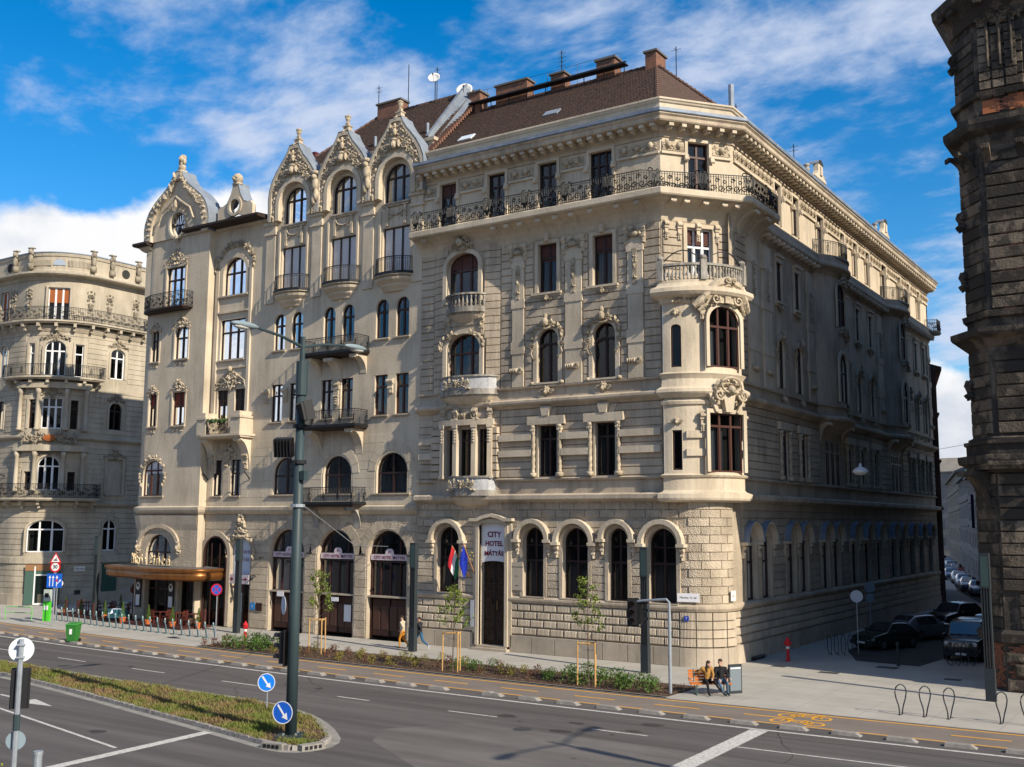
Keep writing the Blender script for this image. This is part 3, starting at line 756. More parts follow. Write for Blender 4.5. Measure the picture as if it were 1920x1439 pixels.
courses(H, fa, -33.35, -23.35, 14.42, 22.6, .43, .07, F2[1:]+F3[1:], STUC, 'stucco_band', margin=.32, excl=PX)
# pilasters with pendants
for a, b, z0_, z1_ in PX:
    mb = MB(); fbox(mb, fa, a+.06, b-.06, 14.45, 22.6, 0, .13); fbox(mb, fa, a, b, 16.3, 17.0, 0, .17); fbox(mb, fa, a, b, 18.9, 19.4, 0, .17); fbox(mb, fa, a, b, 21.2, 21.55, 0, .17); put('pilaster', mb, STUC2, H)
    me = relief('pend', box_s(.22, 1.7), 11, .075, CARV, 1.2, extra=lambda mb: mb.box(-.14, .14, -.03, 0, -.1, 1.9))
    orn(H, fa, (a+b)/2, 19.45, me, .15)
    me = relief('cart', ring_s(.3, .22, 0, pi*2*.5), 14, .085, CARV, 1.2, extra=lambda mb: (mb.blob((0, -.1, .05), (.28, .12, .16), 0, 10, 4), volute(mb, (.42, -.08), .15, 1.4, pi, 1), volute(mb, (-.42, -.08), .15, 1.4, 0, -1)))
    orn(H, fa, (a+b)/2, 22.05, me, .15)
    for s in (a-.02, b+.02): orn(H, fa, s, 21.6, console_mesh(STUC2, .26, 1.0), .04, name='console')
    def scr():
        mb = MB(); volute(mb, (.26, 0), .17, 1.8, pi, 1, .05, -.14, 5, 20)
        for i in range(4): mb.blob((.0-.13*i, -.14, .0), (.07, .1, .15), .15)
        mb.box(-.45, .3, -.12, 0, -.1, .14); return mb.mesh('scroll_ornament', CARV2, True)
    link('scroll_ornament', cached('scr', scr), H, fa.mat((a+b)/2, 15.35, .13))
# window dressings F1
def twisted():
    mb = MB(); mb.box(-.17, .17, -.17, .17, 0, .22); mb.box(-.15, .15, -.15, .15, 2.62, 2.82)
    n = 8; prof = [(.13, .22), (.11, .3), (.095, .4), (.095, 2.3), (.12, 2.36), (.1, 2.42), (.17, 2.62)]
    mb.lathe(prof, n=10)
    for k in range(3):
        mb.tube([(.1*cos(2*pi*k/3+t*.7), .1*sin(2*pi*k/3+t*.7), .42+1.86*t/14) for t in range(15)], .03, 4)
    for a in range(4): mb.blob((.15*cos(a*pi/2+.78), .15*sin(a*pi/2+.78), 2.54), (.06, .06, .06))
    return mb.mesh('column', CARV2, True)
for o in F1[3:]:
    surround(H, fa, o, .1, .06, STUC2); window(H, fa, o, .4, wood=WDARK, cas=2, tran=.74, curt='sides', gl=GLASSD); sill(H, fa, o, .12, .25, .08)
    for s in (-1, 1): link('column', cached('tw', twisted), H, fa.mat(o['c']+s*.85, 9.42, .16))
    mb = MB(); fbox(mb, fa, o['c']-1.18, o['c']+1.18, 12.26, 12.72, 0, .3); put('lintel', mb, STUC2, H)
    for k, (w0, w1) in enumerate(((.14, .26),)):
        mb = MB().prism([(-.2, 0), (-.32, .5), (.32, .5), (.2, 0)], 0, -.34); put('keystone', mb, STUC2, H, fa.mat(o['c'], 12.73, 0))
    for s in (-1, 1):
        mb = MB().prism([(s*.25, 0), (s*.4, .45), (s*.78, .45), (s*.55, 0)], 0, -.12); put('keystone', mb, STUC, H, fa.mat(o['c'], 12.73, 0))
for z in (10.55, 11.42):
    for a, b in ((-33.35, -31.2), (-29.3, -27.6), (-25.75, -23.4)):
        mb = MB(); fbox(mb, fa, a, b, z, z+.36, 0, .26); put('band_block', mb, STUC2, H)
    mb = MB(); fbox(mb, fa, -39.1, -37.3, z, z+.36, 0, .2); put('band_block', mb, STUC2, H)
# F1 triple window of the bay with pillars
for o in F1[:3]: window(H, FAC, o, .4, wood=WDARK, cas=2 if o['w'] > .8 else 1, tran=.78, curt='none', gl=GLASSD)
for u in (-37.05, -36.08, -34.86, -33.92):
    mb = MB(); mb.box(-.14, .14, -.3, .0, 0, 2.85); mb.box(-.18, .18, -.34, 0, 2.85, 3.05); mb.box(-.18, .18, -.34, 0, -.02, .15)
    for i in range(5): mb.blob((0, -.31, 2.7-.16*i), (.1, .05, .07))
    put('pillar', mb, STUC2, H, FAC.mat(u, 9.42, .0))
    orn(H, FAC, u, 12.4, console_mesh(CARV2, .3, 1.0), .1, name='console')
mb = MB(); fbox(mb, FAC, -37.3, -33.7, 12.42, 12.75, 0, .3); put('lintel', mb, STUC2, H)
# string courses
mb = MB(); sweep(mb, [(-39.2, 48.9), (-23.2, 48.9)], [(0, 13.2), (.1, 13.22), (.2, 13.32), (.42, 13.42), (.46, 13.5), (.46, 13.62), (.2, 13.74), (0, 13.76)]); sweep(mb, [(-39.2, 48.9), (-23.2, 48.9)], [(0, 14.3), (.16, 14.33), (.18, 14.42), (0, 14.46)])
sweep(mb, [(-39.2, 48.9), (-23.2, 48.9)], [(0, 9.2), (.14, 9.22), (.18, 9.32), (0, 9.4)]); put('string_course', mb, STUC, H)
# F2 windows with carved crowns
def crown():
    def ex(mb):
        for s in (1, -1): volute(mb, (s*.95, -.35), .2, 1.5, 0 if s > 0 else pi, s, .05); volute(mb, (s*.8, -.95), .12, 1.2, 0, s, .035); mb.tube([(s*.93, -.06, -.5), (s*1.0, -.07, -.75), (s*.84, -.06, -1.05)], .045, 5)
        mb.blob((0, -.25, .95), (.2, .2, .25), 0, 8, 4); mb.blob((0, -.2, 1.28), (.14, .14, .2)); mb.tube([(-.32, -.12, .7), (-.2, -.2, .62), (0, -.22, .58), (.2, -.2, .62), (.32, -.12, .7)], .06, 5)
        for s in (1, -1): volute(mb, (s*.28, .88), .17, 1.4, pi if s > 0 else 0, -s, .045, -.12)
    return relief('crown', ring_s(.92, .26, .15, 1.45), 34, .105, CARV, 1.3, extra=ex)
for o in F2[1:]:
    surround(H, fa, o, .24, .1, STUC2); window(H, fa, o, .38, wood=WDARK, cas=2, tran=.72, curt='none' if o['c'] > -28 else 'none'); orn(H, fa, o['c'], 16.95, crown(), .12)
    sill(H, fa, o, .2, .3, .1, STUC2); orn(H, fa, o['c'], 14.05, o_mask(CARV2), .15, .9)
    for s in (-1, 1): orn(H, fa, o['c']+s*.95, 14.55, cached('ball', lambda: MB().blob((0, -.08, 0), (.14, .14, .12), 0, 8, 4).mesh('knob', CARV2, True)), .05, name='knob')
    mb = MB()   # bent transom of the sash
    mb.tube([(-.62, -.08, 2.0), (-.35, -.08, 2.12), (0, -.08, 2.24), (.35, -.08, 2.12), (.62, -.08, 2.0)], .07, 4); put('transom', mb, WDARK, H, fa.mat(o['c'], o['z0'], -.3))
for o in F3[1:]:
    surround(H, fa, o, .2, .09, STUC2); window(H, fa, o, .38, wood=WDARK, cas=2, tran=.72, curt='full', blind=.34, bmat=BLIND); sill(H, fa, o, .24, .35, .12, STUC2); orn(H, fa, o['c'], 19.25, o_mask(CARV), .12, .8)
    orn(H, fa, o['c'], 22.5, cached('key', lambda: MB().box(-.14, .14, -.18, 0, 0, .45).blob((0, -.2, .1), (.12, .08, .14)).mesh('keystone', STUC2)), .08, name='keystone')
for o, z in ((F2[0], 0), (F3[0], 1)):
    surround(H, FBAY, o, .26, .12, STUC2); window(H, FBAY, o, .45, wood=WRED, cas=3, tran=.66, curt='sides' if z else 'full', blind=.3 if z else 0, bmat=BLIND)
orn(H, FBAY, -35.8, 22.75, relief('crest', mound_s(1.5, 1.1), 26, .12, CARV, 1.4, extra=lambda mb: (mb.blob((0, -.25, .35), (.2, .25, .26), 0, 8, 4), volute(mb, (.4, .3), .22, 1.5, pi, 1, .05), volute(mb, (-.4, .3), .22, 1.5, 0, -1, .05))), .2)
# stone balconies of the bay: (z floor, half width, depth, solid)
def bay_balcony(z, u0, u1, dep, kind):
    pts = bow((u0, 48.9), (u1, 48.9), dep, 12, 'round')
    b = slab(H, pts, z-.22, .22, GREYST, 'balcony')
    hgt = .98
    mb = MB(); sweep(mb, pts, [(-.02, z+hgt-.12), (.1, z+hgt-.1), (.1, z+hgt), (-.16, z+hgt), (-.16, z+hgt-.12)]); sweep(mb, pts, [(-.12, z), (.05, z), (.05, z+.2), (-.12, z+.2)])
    put('handrail', mb, GREYST, b)
    if kind == 'bal': balusters(b, [(p[0]*1, p[1]+.03) for p in pts], z+.2, hgt-.32, GREYST, 15)
    else:
        mb = MB(); sweep(mb, pts, [(-.1, z+.2), (.0, z+.2), (.0, z+hgt-.1), (-.1, z+hgt-.1)]); put('parapet_panel', mb, mat('pale_painted_parapet', (.5, .5, .5), .8, (.36, .36, .36), 3), b)
        me = relief('pierce', box_s(1.9, .55), 15, .09, CARV, 1.2, extra=lambda mb: (volute(mb, (.3, .3), .2, 1.5, pi, 1, .05), volute(mb, (-.3, .3), .2, 1.5, 0, -1, .05), volute(mb, (.75, .25), .17, 1.5, 0, 1, .05), volute(mb, (-.75, .25), .17, 1.5, pi, -1, .05)))
        orn(b, fa, (u0+u1)/2-.2, z+.2, me, dep+.02)
    mb = MB(); sweep(mb, pts, [(-.1, z-.22), (-.2, z-.35), (-.45, z-.62), (-.8, z-.8)]); put('balcony_soffit', mb, STUC2, b)
    return b
bay_balcony(14.25, -37.55, -33.5, 1.05, 'solid'); bay_balcony(19.05, -37.1, -34.2, 1.0, 'bal'); bay_balcony(8.55, -36.9, -33.6, .85, 'solid')
for z, u in ((13.2, -37.0), (13.2, -33.95), (18.2, -36.9), (18.2, -34.5)): orn(H, fa, u, z-.6, console_mesh(CARV2, .34, 1.2), .25, name='console')
orn(H, fa, -35.8, 18.1, relief('under', ring_s(1.25, .3, .1, pi/2, .6), 26, .12, CARV, 1.3), .3)
orn(H, FBAY, -35.75, 16.9, relief('side', ring_s(1.5, .25, .0, 1.3, .95), 30, .1, CARV, 1.2), .2)
orn(H, fa, -35.5, 12.75, relief('und2', box_s(1.9, .3), 22, .1, CARV, 1.2), .5)
# --- cove, long balcony slab
cove = [(0, 22.62), (.05, 22.7), (.12, 22.95), (.3, 23.25), (.6, 23.5), (1.0, 23.62), (1.0, 23.66), (1.25, 23.68), (1.3, 23.75), (1.3, 24.02), (1.22, 24.08), (0, 24.1)]
PS = [(-39.2, 48.9), (-23.3, 48.9), (-20.65, 52.2), (-20.65, 55.9)]
mb = MB(); sweep(mb, PS, cove); bal = put('balcony', mb, STUC2, H)
railing(bal, [(-39.15, 47.72), (-23.86, 47.72), (-19.47, 51.85), (-19.47, 55.8), (-20.6, 55.8)], 24.1, 1.05, 'urn', seed=5, label='ornate black balcony railing with urn shaped scrollwork')
cm = bracket_mesh(.24, 1.05, .98, STUC2)
for u in (-38.3, -33.3, -32.4, -31.5, -30.3, -29.2, -28.2, -27.0, -25.4, -24.2): link('corbel', cm, H, fa.mat(u, 23.62, 0))
for u in (.25, 1.0, 2.1, 3.2, 3.95): link('corbel', cm, H, FC.mat(u, 23.62, 0)); orn(H, FC, u, 21.65, console_mesh(STUC2, .26, 1.0), .02, name='console')
for u in (52.9, 54.6): link('corbel', bracket_mesh(.5, 1.5, 1.1, STUC2, 'big'), H, FB.mat(u, 23.62, 0))
# B side thin slab
SB = [(XB, 55.9)]
bays = ((65.6, 71.2), (81.9, 87.5))
BP = [(XB, 50.9+1.0)]
def bpath(y0, y1, sag=.85):
    p = [(XB, y0)]
    for a, b in bays:
        if a > y0: p += bow((XB, a), (XB, b), sag, 10)
    return p+[(XB, y1)]
mb = MB(); sweep(mb, bpath(55.9, 97.8), [(0, 22.9), (.1, 23.0), (.16, 23.2), (.5, 23.3), (.55, 23.36), (.55, 23.5), (.48, 23.55), (.42, 23.7), (.42, 24.05), (0, 24.1)]); put('string_course', mb, STUC, H)
me = cached('bc', lambda: MB().box(-.1, .1, -.44, 0, 0, .2).blob((0, -.44, .06), (.1, .08, .12)).mesh('corbel', STUC2))
y = 56.3
while y < 97.5:
    if not any(a < y < b for a, b in bays): link('corbel', me, H, FB.mat(y, 23.05, .12))
    y += .8
for a, b in bays:
    pts = bow((XB, a-.1), (XB, b+.1), 1.35, 12); bb = slab(H, pts, 23.9, .2, GREYST); railing(bb, [(p[0]-.08, p[1]) for p in pts], 24.1, 1.0, 'medal')
p_ = [(XB, 96.6), (XB+1.0, 96.7), (XB+1.0, 98.2), (XB, 98.3)]
bb = slab(H, p_, 23.6, .25, GREYST); railing(bb, p_, 23.85, 1.0, 'scroll')
# --- top floor F4 on all three faces
F4a = [OP(c, w, 24.15, 27.1) for c, w in ((-37.25, 1.24), (-33.75, 1.25), (-30.25, 1.25), (-26.85, 1.42))]
F4c = [OP(2.2, 1.25, 24.15, 27.1)]
F4b = [OP(c, w, 24.5 if w < 1.3 else 24.15, 26.95) for c, w in ((59.1, 1.05), (62.3, 1.05), (67.1, 1.4), (72.0, 1.), (75.1, 1.), (78.3, 1.), (82.9, 1.4), (87.6, 1.), (90.6, 1.), (94.2, 1.))]
mb = MB()
wall(mb, fa, -39.2, -23.3, 23.7, 28.4, F4a, .35); wall(mb, FC, 0, FC.L, 23.7, 28.4, F4c, .35); wall(mb, FB, 52.2, 97.8, 23.7, 28.4, F4b, .35)
put('wall', mb, STUC2, H)
def frieze(w, seed=2):
    def ex(mb):
        k = max(1, int(w/.62))
        for i in range(k):
            x = -w/2+w*(i+.5)/k; mb.blob((x, -.12, .28), (.15, .14, .19), 0, 8, 4); volute(mb, (x+.2, .22), .13, 1.3, pi, 1, .035, -.05); volute(mb, (x-.2, .22), .13, 1.3, 0, -1, .035, -.05)
        mb.box(-w/2, w/2, -.03, 0, 0, .5)
    return relief('fz%.2f' % w, box_s(w*.95, .46, 0, .02), int(w*9), .075, CARV2, 1.1, extra=ex, seed=seed)
def top_window(fr, o, m=WDARK, cas=2, curt='sides', bl=0, bm=None):
    surround(H, fr, o, .17, .1, STUC2); window(H, fr, o, .33 if fr is not FB else .25, wood=m, cas=cas, tran=.74, curt=curt, blind=bl, bmat=bm)
    for s in (-1, 1): orn(H, fr, o['c']+s*(o['w']/2+.13), 26.0, cached('tc', lambda: MB().box(-.11, .11, -.2, 0, .12, .32).tube([(-.12, -.16, .08), (.12, -.16, .08)], .1, 8).mesh('console', STUC2)), .05, name='console')
for o, k in zip(F4a, range(4)): top_window(fa, o, WDARK, 3 if k == 3 else 2, 'none' if k == 1 else 'sides', .26 if k == 0 else 0, BLIND)
top_window(FC, F4c[0], WRED, 2, 'none')
for o in F4b: top_window(FB, o, WDARK, 2, 'none')
for a, b in ((-38.95, -38.25), (-36.3, -34.75), (-32.8, -31.25), (-29.3, -27.95), (-25.75, -23.4)):
    orn(H, fa, (a+b)/2, 26.5, frieze(b-a), .04)
    mb = MB(); fbox(mb, fa, a-.05, b+.05, 26.3, 26.44, 0, .12); put('moulding', mb, STUC2, H)
for a, b in ((.1, 1.35), (3.0, 4.1)):
    orn(H, FC, (a+b)/2, 26.5, frieze(b-a), .04); mb = MB(); fbox(mb, FC, a-.05, b+.05, 26.3, 26.44, 0, .12); put('moulding', mb, STUC2, H)
for a, b in ((52.4, 58.2), (59.9, 61.5), (63.1, 66.2), (68, 71.3), (72.7, 74.4), (75.8, 77.6), (79, 82), (83.8, 87), (88.3, 90), (91.3, 93.5), (94.9, 97.6)):
    orn(H, FB, (a+b)/2, 26.5, frieze(b-a), .04); mb = MB(); fbox(mb, FB, a-.05, b+.05, 26.3, 26.44, 0, .12); put('moulding', mb, STUC2, H)
# main cornice, gutter, attic
mb = MB(); sweep(mb, PH, [(0, 27.2), (.08, 27.22), (.1, 27.4), (.22, 27.46), (.25, 27.75), (.85, 27.78), (.9, 27.85), (.9, 28.02), (1.0, 28.12), (1.0, 28.22), (0, 28.25)]); put('cornice', mb, STUC, H)
mb = MB(); sweep(mb, PH, [(.2, 28.26), (1.05, 28.2), (1.08, 28.24), (1.08, 28.4), (1.02, 28.42), (.2, 28.52)]); put('gutter', mb, ZINCD, H)
den = cached('dn', lambda: MB().box(-.13, .13, -.8, 0, 0, .17).box(-.1, .1, -.62, 0, -.1, 0).mesh('modillion', STUC2))
for fr, a, b in ((fa, -39.0, -23.4), (FC, .3, 4.0), (FB, 52.5, 97.6)):
    n = int((b-a)/.62)
    for i in range(n+1): link('modillion', den, H, fr.mat(a+(b-a)*i/n, 27.58, .0))
mb = MB(); sweep(mb, PH, [(-.4, 28.3), (.1, 28.45), (.02, 28.6), (.02, 29.1), (.1, 29.14), (.14, 29.22), (.2, 29.26), (.2, 29.36), (-.4, 29.4)]); sweep(mb, [(XB, 97.8), (-33, 97.8)], [(0, 0), (0, 29.3), (-.4, 29.3)]); put('attic', mb, STUC2, H)
# --- F3 chamfer and B side, F2, F1
F3c = [OP(2.2, 1.5, 19.9, 22.4)]
F3b = [OP(c, .8, 19.75, 22.35) for c in (59.0, 62.2, 72.0, 75.1, 78.4, 89.3, 92.4, 95.2)]+[OP(68.4, 1.7, 19.6, 22.6, .8), OP(84.7, 1.7, 19.6, 22.6, .8)]
F2b = [OP(c, .85, 14.7, 17.6, .42) for c in (59.0, 62.2, 72.0, 75.1, 78.4, 89.3, 92.4, 95.2)]+[OP(68.4, 1.7, 14.7, 17.9, .8), OP(84.7, 1.7, 14.7, 17.9, .8)]
F1b = [OP(c, 1.05, 9.42, 12.25) for c in (59.1, 62.4, 72.0, 75.1, 78.4, 89.3, 92.4, 95.2)]+[OP(c, .7, 9.42, 12.2) for c in (67.3, 68.4, 69.5, 83.6, 84.7, 85.8)]
b1f = bay_frames(65.6, 71.2, .85, None, 'B'); b2f = bay_frames(81.9, 87.5, .85, None, 'B')
fbl = Line((XB, 50.9), (XB, 97.8), 50.9)
FBC = Chain([(65.6, fbl), (71.2, b1f), (81.9, fbl), (87.5, b2f), (99, fbl)])
mb = MB()
wall(mb, FC, 0, FC.L, 18.3, 23.7, F3c, .35)
wall(mb, FBC, 51.5, 97.8, 13.3, 18.7, F2b, .2); wall(mb, FBC, 51.5, 97.8, 18.7, 23.7, F3b, .2)
wall(mb, fbl, 51.5, 97.8, 8.5, 13.3, F1b, .2)
put('wall', mb, STUC, H)
courses(H, FC, .05, 4.2, 18.8, 22.6, .43, .07, F3c, STUC, 'stucco_band', margin=.3)
courses(H, fbl, 52.3, 65.5, 9.42, 13.2, .42, .07, F1b, STUC, 'stucco_band', margin=.3)
courses(H, fbl, 71.3, 97.7, 9.42, 13.2, .42, .07, F1b, STUC, 'stucco_band', margin=.3)
courses(H, fbl, 52.3, 53.8, 14.4, 22.8, .43, .07, [], STUC, 'stucco_band'); courses(H, fbl, 96.6, 97.7, 14.4, 22.8, .43, .07, [], STUC, 'stucco_band')
surround(H, FC, F3c[0], .2, .09, STUC2); window(H, FC, F3c[0], .33, wood=WWHITE, cas=3, tran=.6, curt='full', blind=.34, bmat=BLIND)
mb = MB(); sweep(mb, [(XB, 51.5)]+bpath(53, 97.8)[1:], [(0, 13.2), (.1, 13.22), (.2, 13.32), (.42, 13.42), (.46, 13.5), (.46, 13.62), (.2, 13.74), (0, 13.76)]); sweep(mb, [(XB, 51.5)]+bpath(53, 97.8)[1:], [(0, 14.3), (.16, 14.33), (.18, 14.42), (0, 14.46)]); sweep(mb, [(XB, 51.5), (XB, 97.8)], [(0, 9.2), (.14, 9.22), (.18, 9.32), (0, 9.4)]); put('string_course', mb, STUC, H)
for a, b in bays:      # underside of the bays
    mb = MB(); p = bow((XB, a), (XB, b), .85, 10); sweep(mb, p, [(.1, 13.3), (-.2, 13.0), (-.6, 12.7), (-.9, 12.5)]); put('bay_soffit', mb, STUC, H)
    for y in (a+.5, b-.5): link('corbel', bracket_mesh(.4, 1.3, .7, STUC2, 'bb'), H, fbl.mat(y, 13.3, 0))
for o in F3b:
    if o['w'] < 1: surround(H, FBC, o, .18, .08, STUC2); window(H, FBC, o, .18, cas=2, tran=.75, curt='none', gl=GLASSD); sill(H, FBC, o, .24, .3, .12, STUC2); orn(H, FBC, o['c'], 19.4, o_mask(CARV), .12, .8); orn(H, FBC, o['c'], 22.4, cached('k2', lambda: MB().box(-.6, .6, -.2, 0, 0, .16).box(-.5, .5, -.1, 0, -.3, 0).mesh('lintel', STUC2)), .05, name='lintel')
    else: surround(H, FBC, o, .22, .1, STUC2); window(H, FBC, o, .18, cas=2, tran=.62, curt='none', blind=.97, bmat=BLIND); orn(H, FBC, o['c'], 22.3, relief('crestb', mound_s(2.4, .9), 30, .13, CARV, 1.4), .25); orn(H, FBC, o['c']+.3, 19.2, relief('garl', box_s(2.2, .35), 22, .11, CARV, 1.3), .12)
for o in F2b:
    if o['w'] < 1: surround(H, FBC, o, .2, .1, STUC2); window(H, FBC, o, .18, cas=2, tran=.72, curt='none', gl=GLASSD); orn(H, FBC, o['c'], 16.95, crown(), .12, .78); orn(H, FBC, o['c'], 14.05, o_mask(CARV2), .15, .8)
    else: surround(H, FBC, o, .26, .12, STUC2); window(H, FBC, o, .18, cas=2, tran=.62, curt='none', gl=GLASSD)
for o in F1b:
    window(H, fbl, o, .18, cas=2, tran=.76, curt='none', gl=GLASSD)
    if o['w'] > 1:
        surround(H, fbl, o, .1, .06, STUC2)
        for s in (-1, 1): link('column', cached('tw', twisted), H, fbl.mat(o['c']+s*.75, 9.42, .14))
        mb = MB(); fbox(mb, fbl, o['c']-1.05, o['c']+1.05, 12.28, 12.72, 0, .26); put('lintel', mb, STUC2, H)
for y0, y1 in ((53.9, 55.4), (56.1, 57.6), (63.9, 65.2), (80.2, 81.6), (96.5, 97.6)):
    mb = MB(); fbox(mb, fbl, y0+.1, y1-.1, 14.45, 22.6, 0, .12); fbox(mb, fbl, y0, y1, 16.3, 17.0, 0, .16); fbox(mb, fbl, y0, y1, 18.9, 19.4, 0, .16); fbox(mb, fbl, y0, y1, 21.2, 21.55, 0, .16); put('pilaster', mb, STUC2, H)
    orn(H, fbl, (y0+y1)/2, 19.45, relief('pend', box_s(.22, 1.7), 11, .075, CARV, 1.2), .15); link('scroll_ornament', MC['scr'], H, fbl.mat((y0+y1)/2, 15.35, .13))
# --- round corner oriel
OC = (-23.1, 51.5); OR = 3.0
FO = Arc(OC, OR, 0.); LO = OR*pi/2
o1 = OP(OR*radians(62), 2.15, 9.5, 12.45, 0.); o2 = OP(OR*radians(62), 2.0, 14.8, 17.95, .75)
s1 = OP(OR*radians(13), .5, 9.6, 11.6, 0.); s2 = OP(OR*radians(13), .55, 14.8, 17.0, .2); s3 = OP(OR*radians(13), .5, 11.9, 12.3, .2); s4 = OP(OR*radians(13), .45, 17.25, 17.75, .2)
def oriel_pts(g=0., n=14): return [(OC[0]-.25, 48.95-0*g), (OC[0]-.02, OC[1]-OR)]+[(OC[0]+OR*sin(a*pi/2/n), OC[1]-OR*cos(a*pi/2/n)) for a in range(1, n)]+[(OC[0]+OR, OC[1]), (XB, OC[1]+.35)]
mb = MB(); wall(mb, FO, 0, LO, 8.5, 11.75, [s1, dict(o1, z1=11.75)], .3)
mb = MB()
for ops, a, b in (([s1, o1], 8.5, 12.9), ([s2, o2], 12.9, 18.4)): wall(mb, FO, 0, LO, a, b, ops, .3)
mb.add([(OC[0], 48.95, 8.5), (OC[0], 48.5, 8.5), (OC[0], 48.5, 18.4), (OC[0], 48.95, 18.4)], [(0, 1, 2, 3)]); mb.add([(XB, 51.5, 8.5), (-20.1, 51.5, 8.5), (-20.1, 51.5, 18.4), (XB, 51.5, 18.4)], [(0, 1, 2, 3)])
ori = put('oriel', mb, STUC2, H, label='round corner oriel bay of two storeys')
PO = oriel_pts()
mb = MB()
sweep(mb, PO, [(-.3, 8.0), (.15, 8.02), (.32, 8.1), (.36, 8.2), (.36, 8.42), (.12, 8.52), (.04, 8.6), (.04, 9.2), (.14, 9.25), (.2, 9.34), (.0, 9.42)])
sweep(mb, PO, [(0, 12.85), (.1, 12.9), (.14, 13.05), (.1, 13.1)]); sweep(mb, PO, [(0, 13.2), (.12, 13.24), (.3, 13.42), (.36, 13.5), (.34, 13.66), (.1, 13.8), (.05, 14.2), (.14, 14.36), (.2, 14.45), (.0, 14.55)])
sweep(mb, PO, [(0, 18.05), (.1, 18.1), (.16, 18.3), (.5, 18.45), (.62, 18.6), (.6, 18.8), (.3, 18.95), (.22, 19.1), (.22, 19.25), (-.3, 19.3)]); put('string_course', mb, STUC2, ori)
mb = MB(); sweep(mb, PO[1:-1], [(.0, 19.98), (.26, 20.0), (.26, 20.12), (.0, 20.12)]); put('handrail', mb, GREYST, ori)
balusters(ori, [(p[0]+(p[0]-OC[0])*.05, p[1]+(p[1]-OC[1])*.05) for p in PO[1:-1]], 19.28, .7, GREYST, 26)
for a in (0, 40, 90):
    mb = MB().box(-.16, .16, -.32, .1, 19.25, 20.3); mb.blob((0, -.12, 20.42), (.2, .2, .16), 0, 8, 4); put('pedestal', mb, GREYST, ori, FO.mat(OR*radians(a), 0, 0))
mb = MB()
for a0_, a1_ in ((2, 40), (40, 88)):
    mb.tube([tuple(FO.pt(OR*radians(a0_+(a1_-a0_)*i/8), 20.25+.55*sin(pi*i/8), .1)) for i in range(9)], .035, 4)
put('metal_rail', mb, IRON, ori)
for o, cas, tr in ((o1, 3, .78), (o2, 3, .66)):
    window(ori, FO, dict(o, w=o['w']), .22, wood=WRED, cas=cas, tran=tr, curt='half'); surround(ori, FO, o, .2, .12, STUC2)
for o in (s1, s2): window(ori, FO, o, .25, wood=WDARK, cas=1, tran=1, curt='none')
for z in (10.3, 11.2):
    for a, b in ((22, 40), (84, 90)):
        mb = MB(); fbox(mb, FO, OR*radians(a), OR*radians(b), z, z+.36, 0, .12); put('band_block', mb, STUC2, ori)
# carved hood of the oriel
def hoodo():
    def ex(mb):
        pts = [(x_, -.3+x_*x_/5.2, z_) for x_, z_ in ((-1.75, -.3), (-1.45, -.05), (-1.15, .4), (-.7, .85), (0, 1.05), (.7, .85), (1.15, .4), (1.45, -.05), (1.75, -.3))]
        mb.tube(pts, [.16, .22, .24, .25, .25, .25, .24, .22, .16], 7); mb.tube([(a_*.84, b_-.04, c_-.2) for a_, b_, c_ in pts], .1, 6)
        for s in (1, -1): volute(mb, (s*.2, 1.02), .17, 1.5, pi if s > 0 else 0, -s, .05, -.55); volute(mb, (s*.72, .1), .3, 1.5, pi/2, s, .07, -.22)
        mb.box(-.45, .45, -.22, 0, -.1, .7); mb.box(-.18, .18, -.32, 0, -.1, .75)
    return relief('hoodo', ring_s(1.25, .4, .0, pi/2, .8), 34, .13, CARV2, 1.4, extra=ex)
orn(ori, FO, o2['c'], 18.15, hoodo(), .1)
orn(ori, FO, o2['c'], 13.5, relief('ocart', ring_s(.72, .3, -.2, pi/2, .55), 30, .12, CARV2, 1.5, extra=lambda mb: (mb.tube([(.62*cos(t), -.3, .35+.38*sin(t)) for t in [i*pi/6 for i in range(13)]], .07, 5), volute(mb, (.75, -.15), .3, 1.5, pi, 1, .08, -.3), volute(mb, (-.75, -.15), .3, 1.5, 0, -1, .08, -.3), mb.blob((0, -.3, .1), (.22, .25, .25), 0, 8, 4))), .2)
mb = MB().prism([(-.22, 0), (-.4, 1.0), (.4, 1.0), (.22, 0)], 0, -.3).prism([(-.75, 0), (-1.2, .9), (-1.05, .95), (-.55, 0)], 0, -.18).prism([(.75, 0), (1.2, .9), (1.05, .95), (.55, 0)], 0, -.18); put('keystone', mb, STUC2, ori, FO.mat(o1['c'], 12.5, .05))
for s in (-1, 1): orn(ori, FO, o1['c']+s*1.3, 11.5, console_mesh(CARV2, .3, 1.0), .08, name='console'); orn(ori, FO, o2['c']+s*1.25, 17.2, console_mesh(CARV2, .26, .8), .08, name='console')
orn(ori, FO, s1['c'], 12.0, o_mask(CARV2), .05, .7); orn(ori, FO, s2['c'], 17.55, o_mask(CARV2), .05, .7); orn(ori, FO, OR*radians(30), 18.12, relief('egg', box_s(2.2, .22), 24, .08, CARV, 1.2), .12)
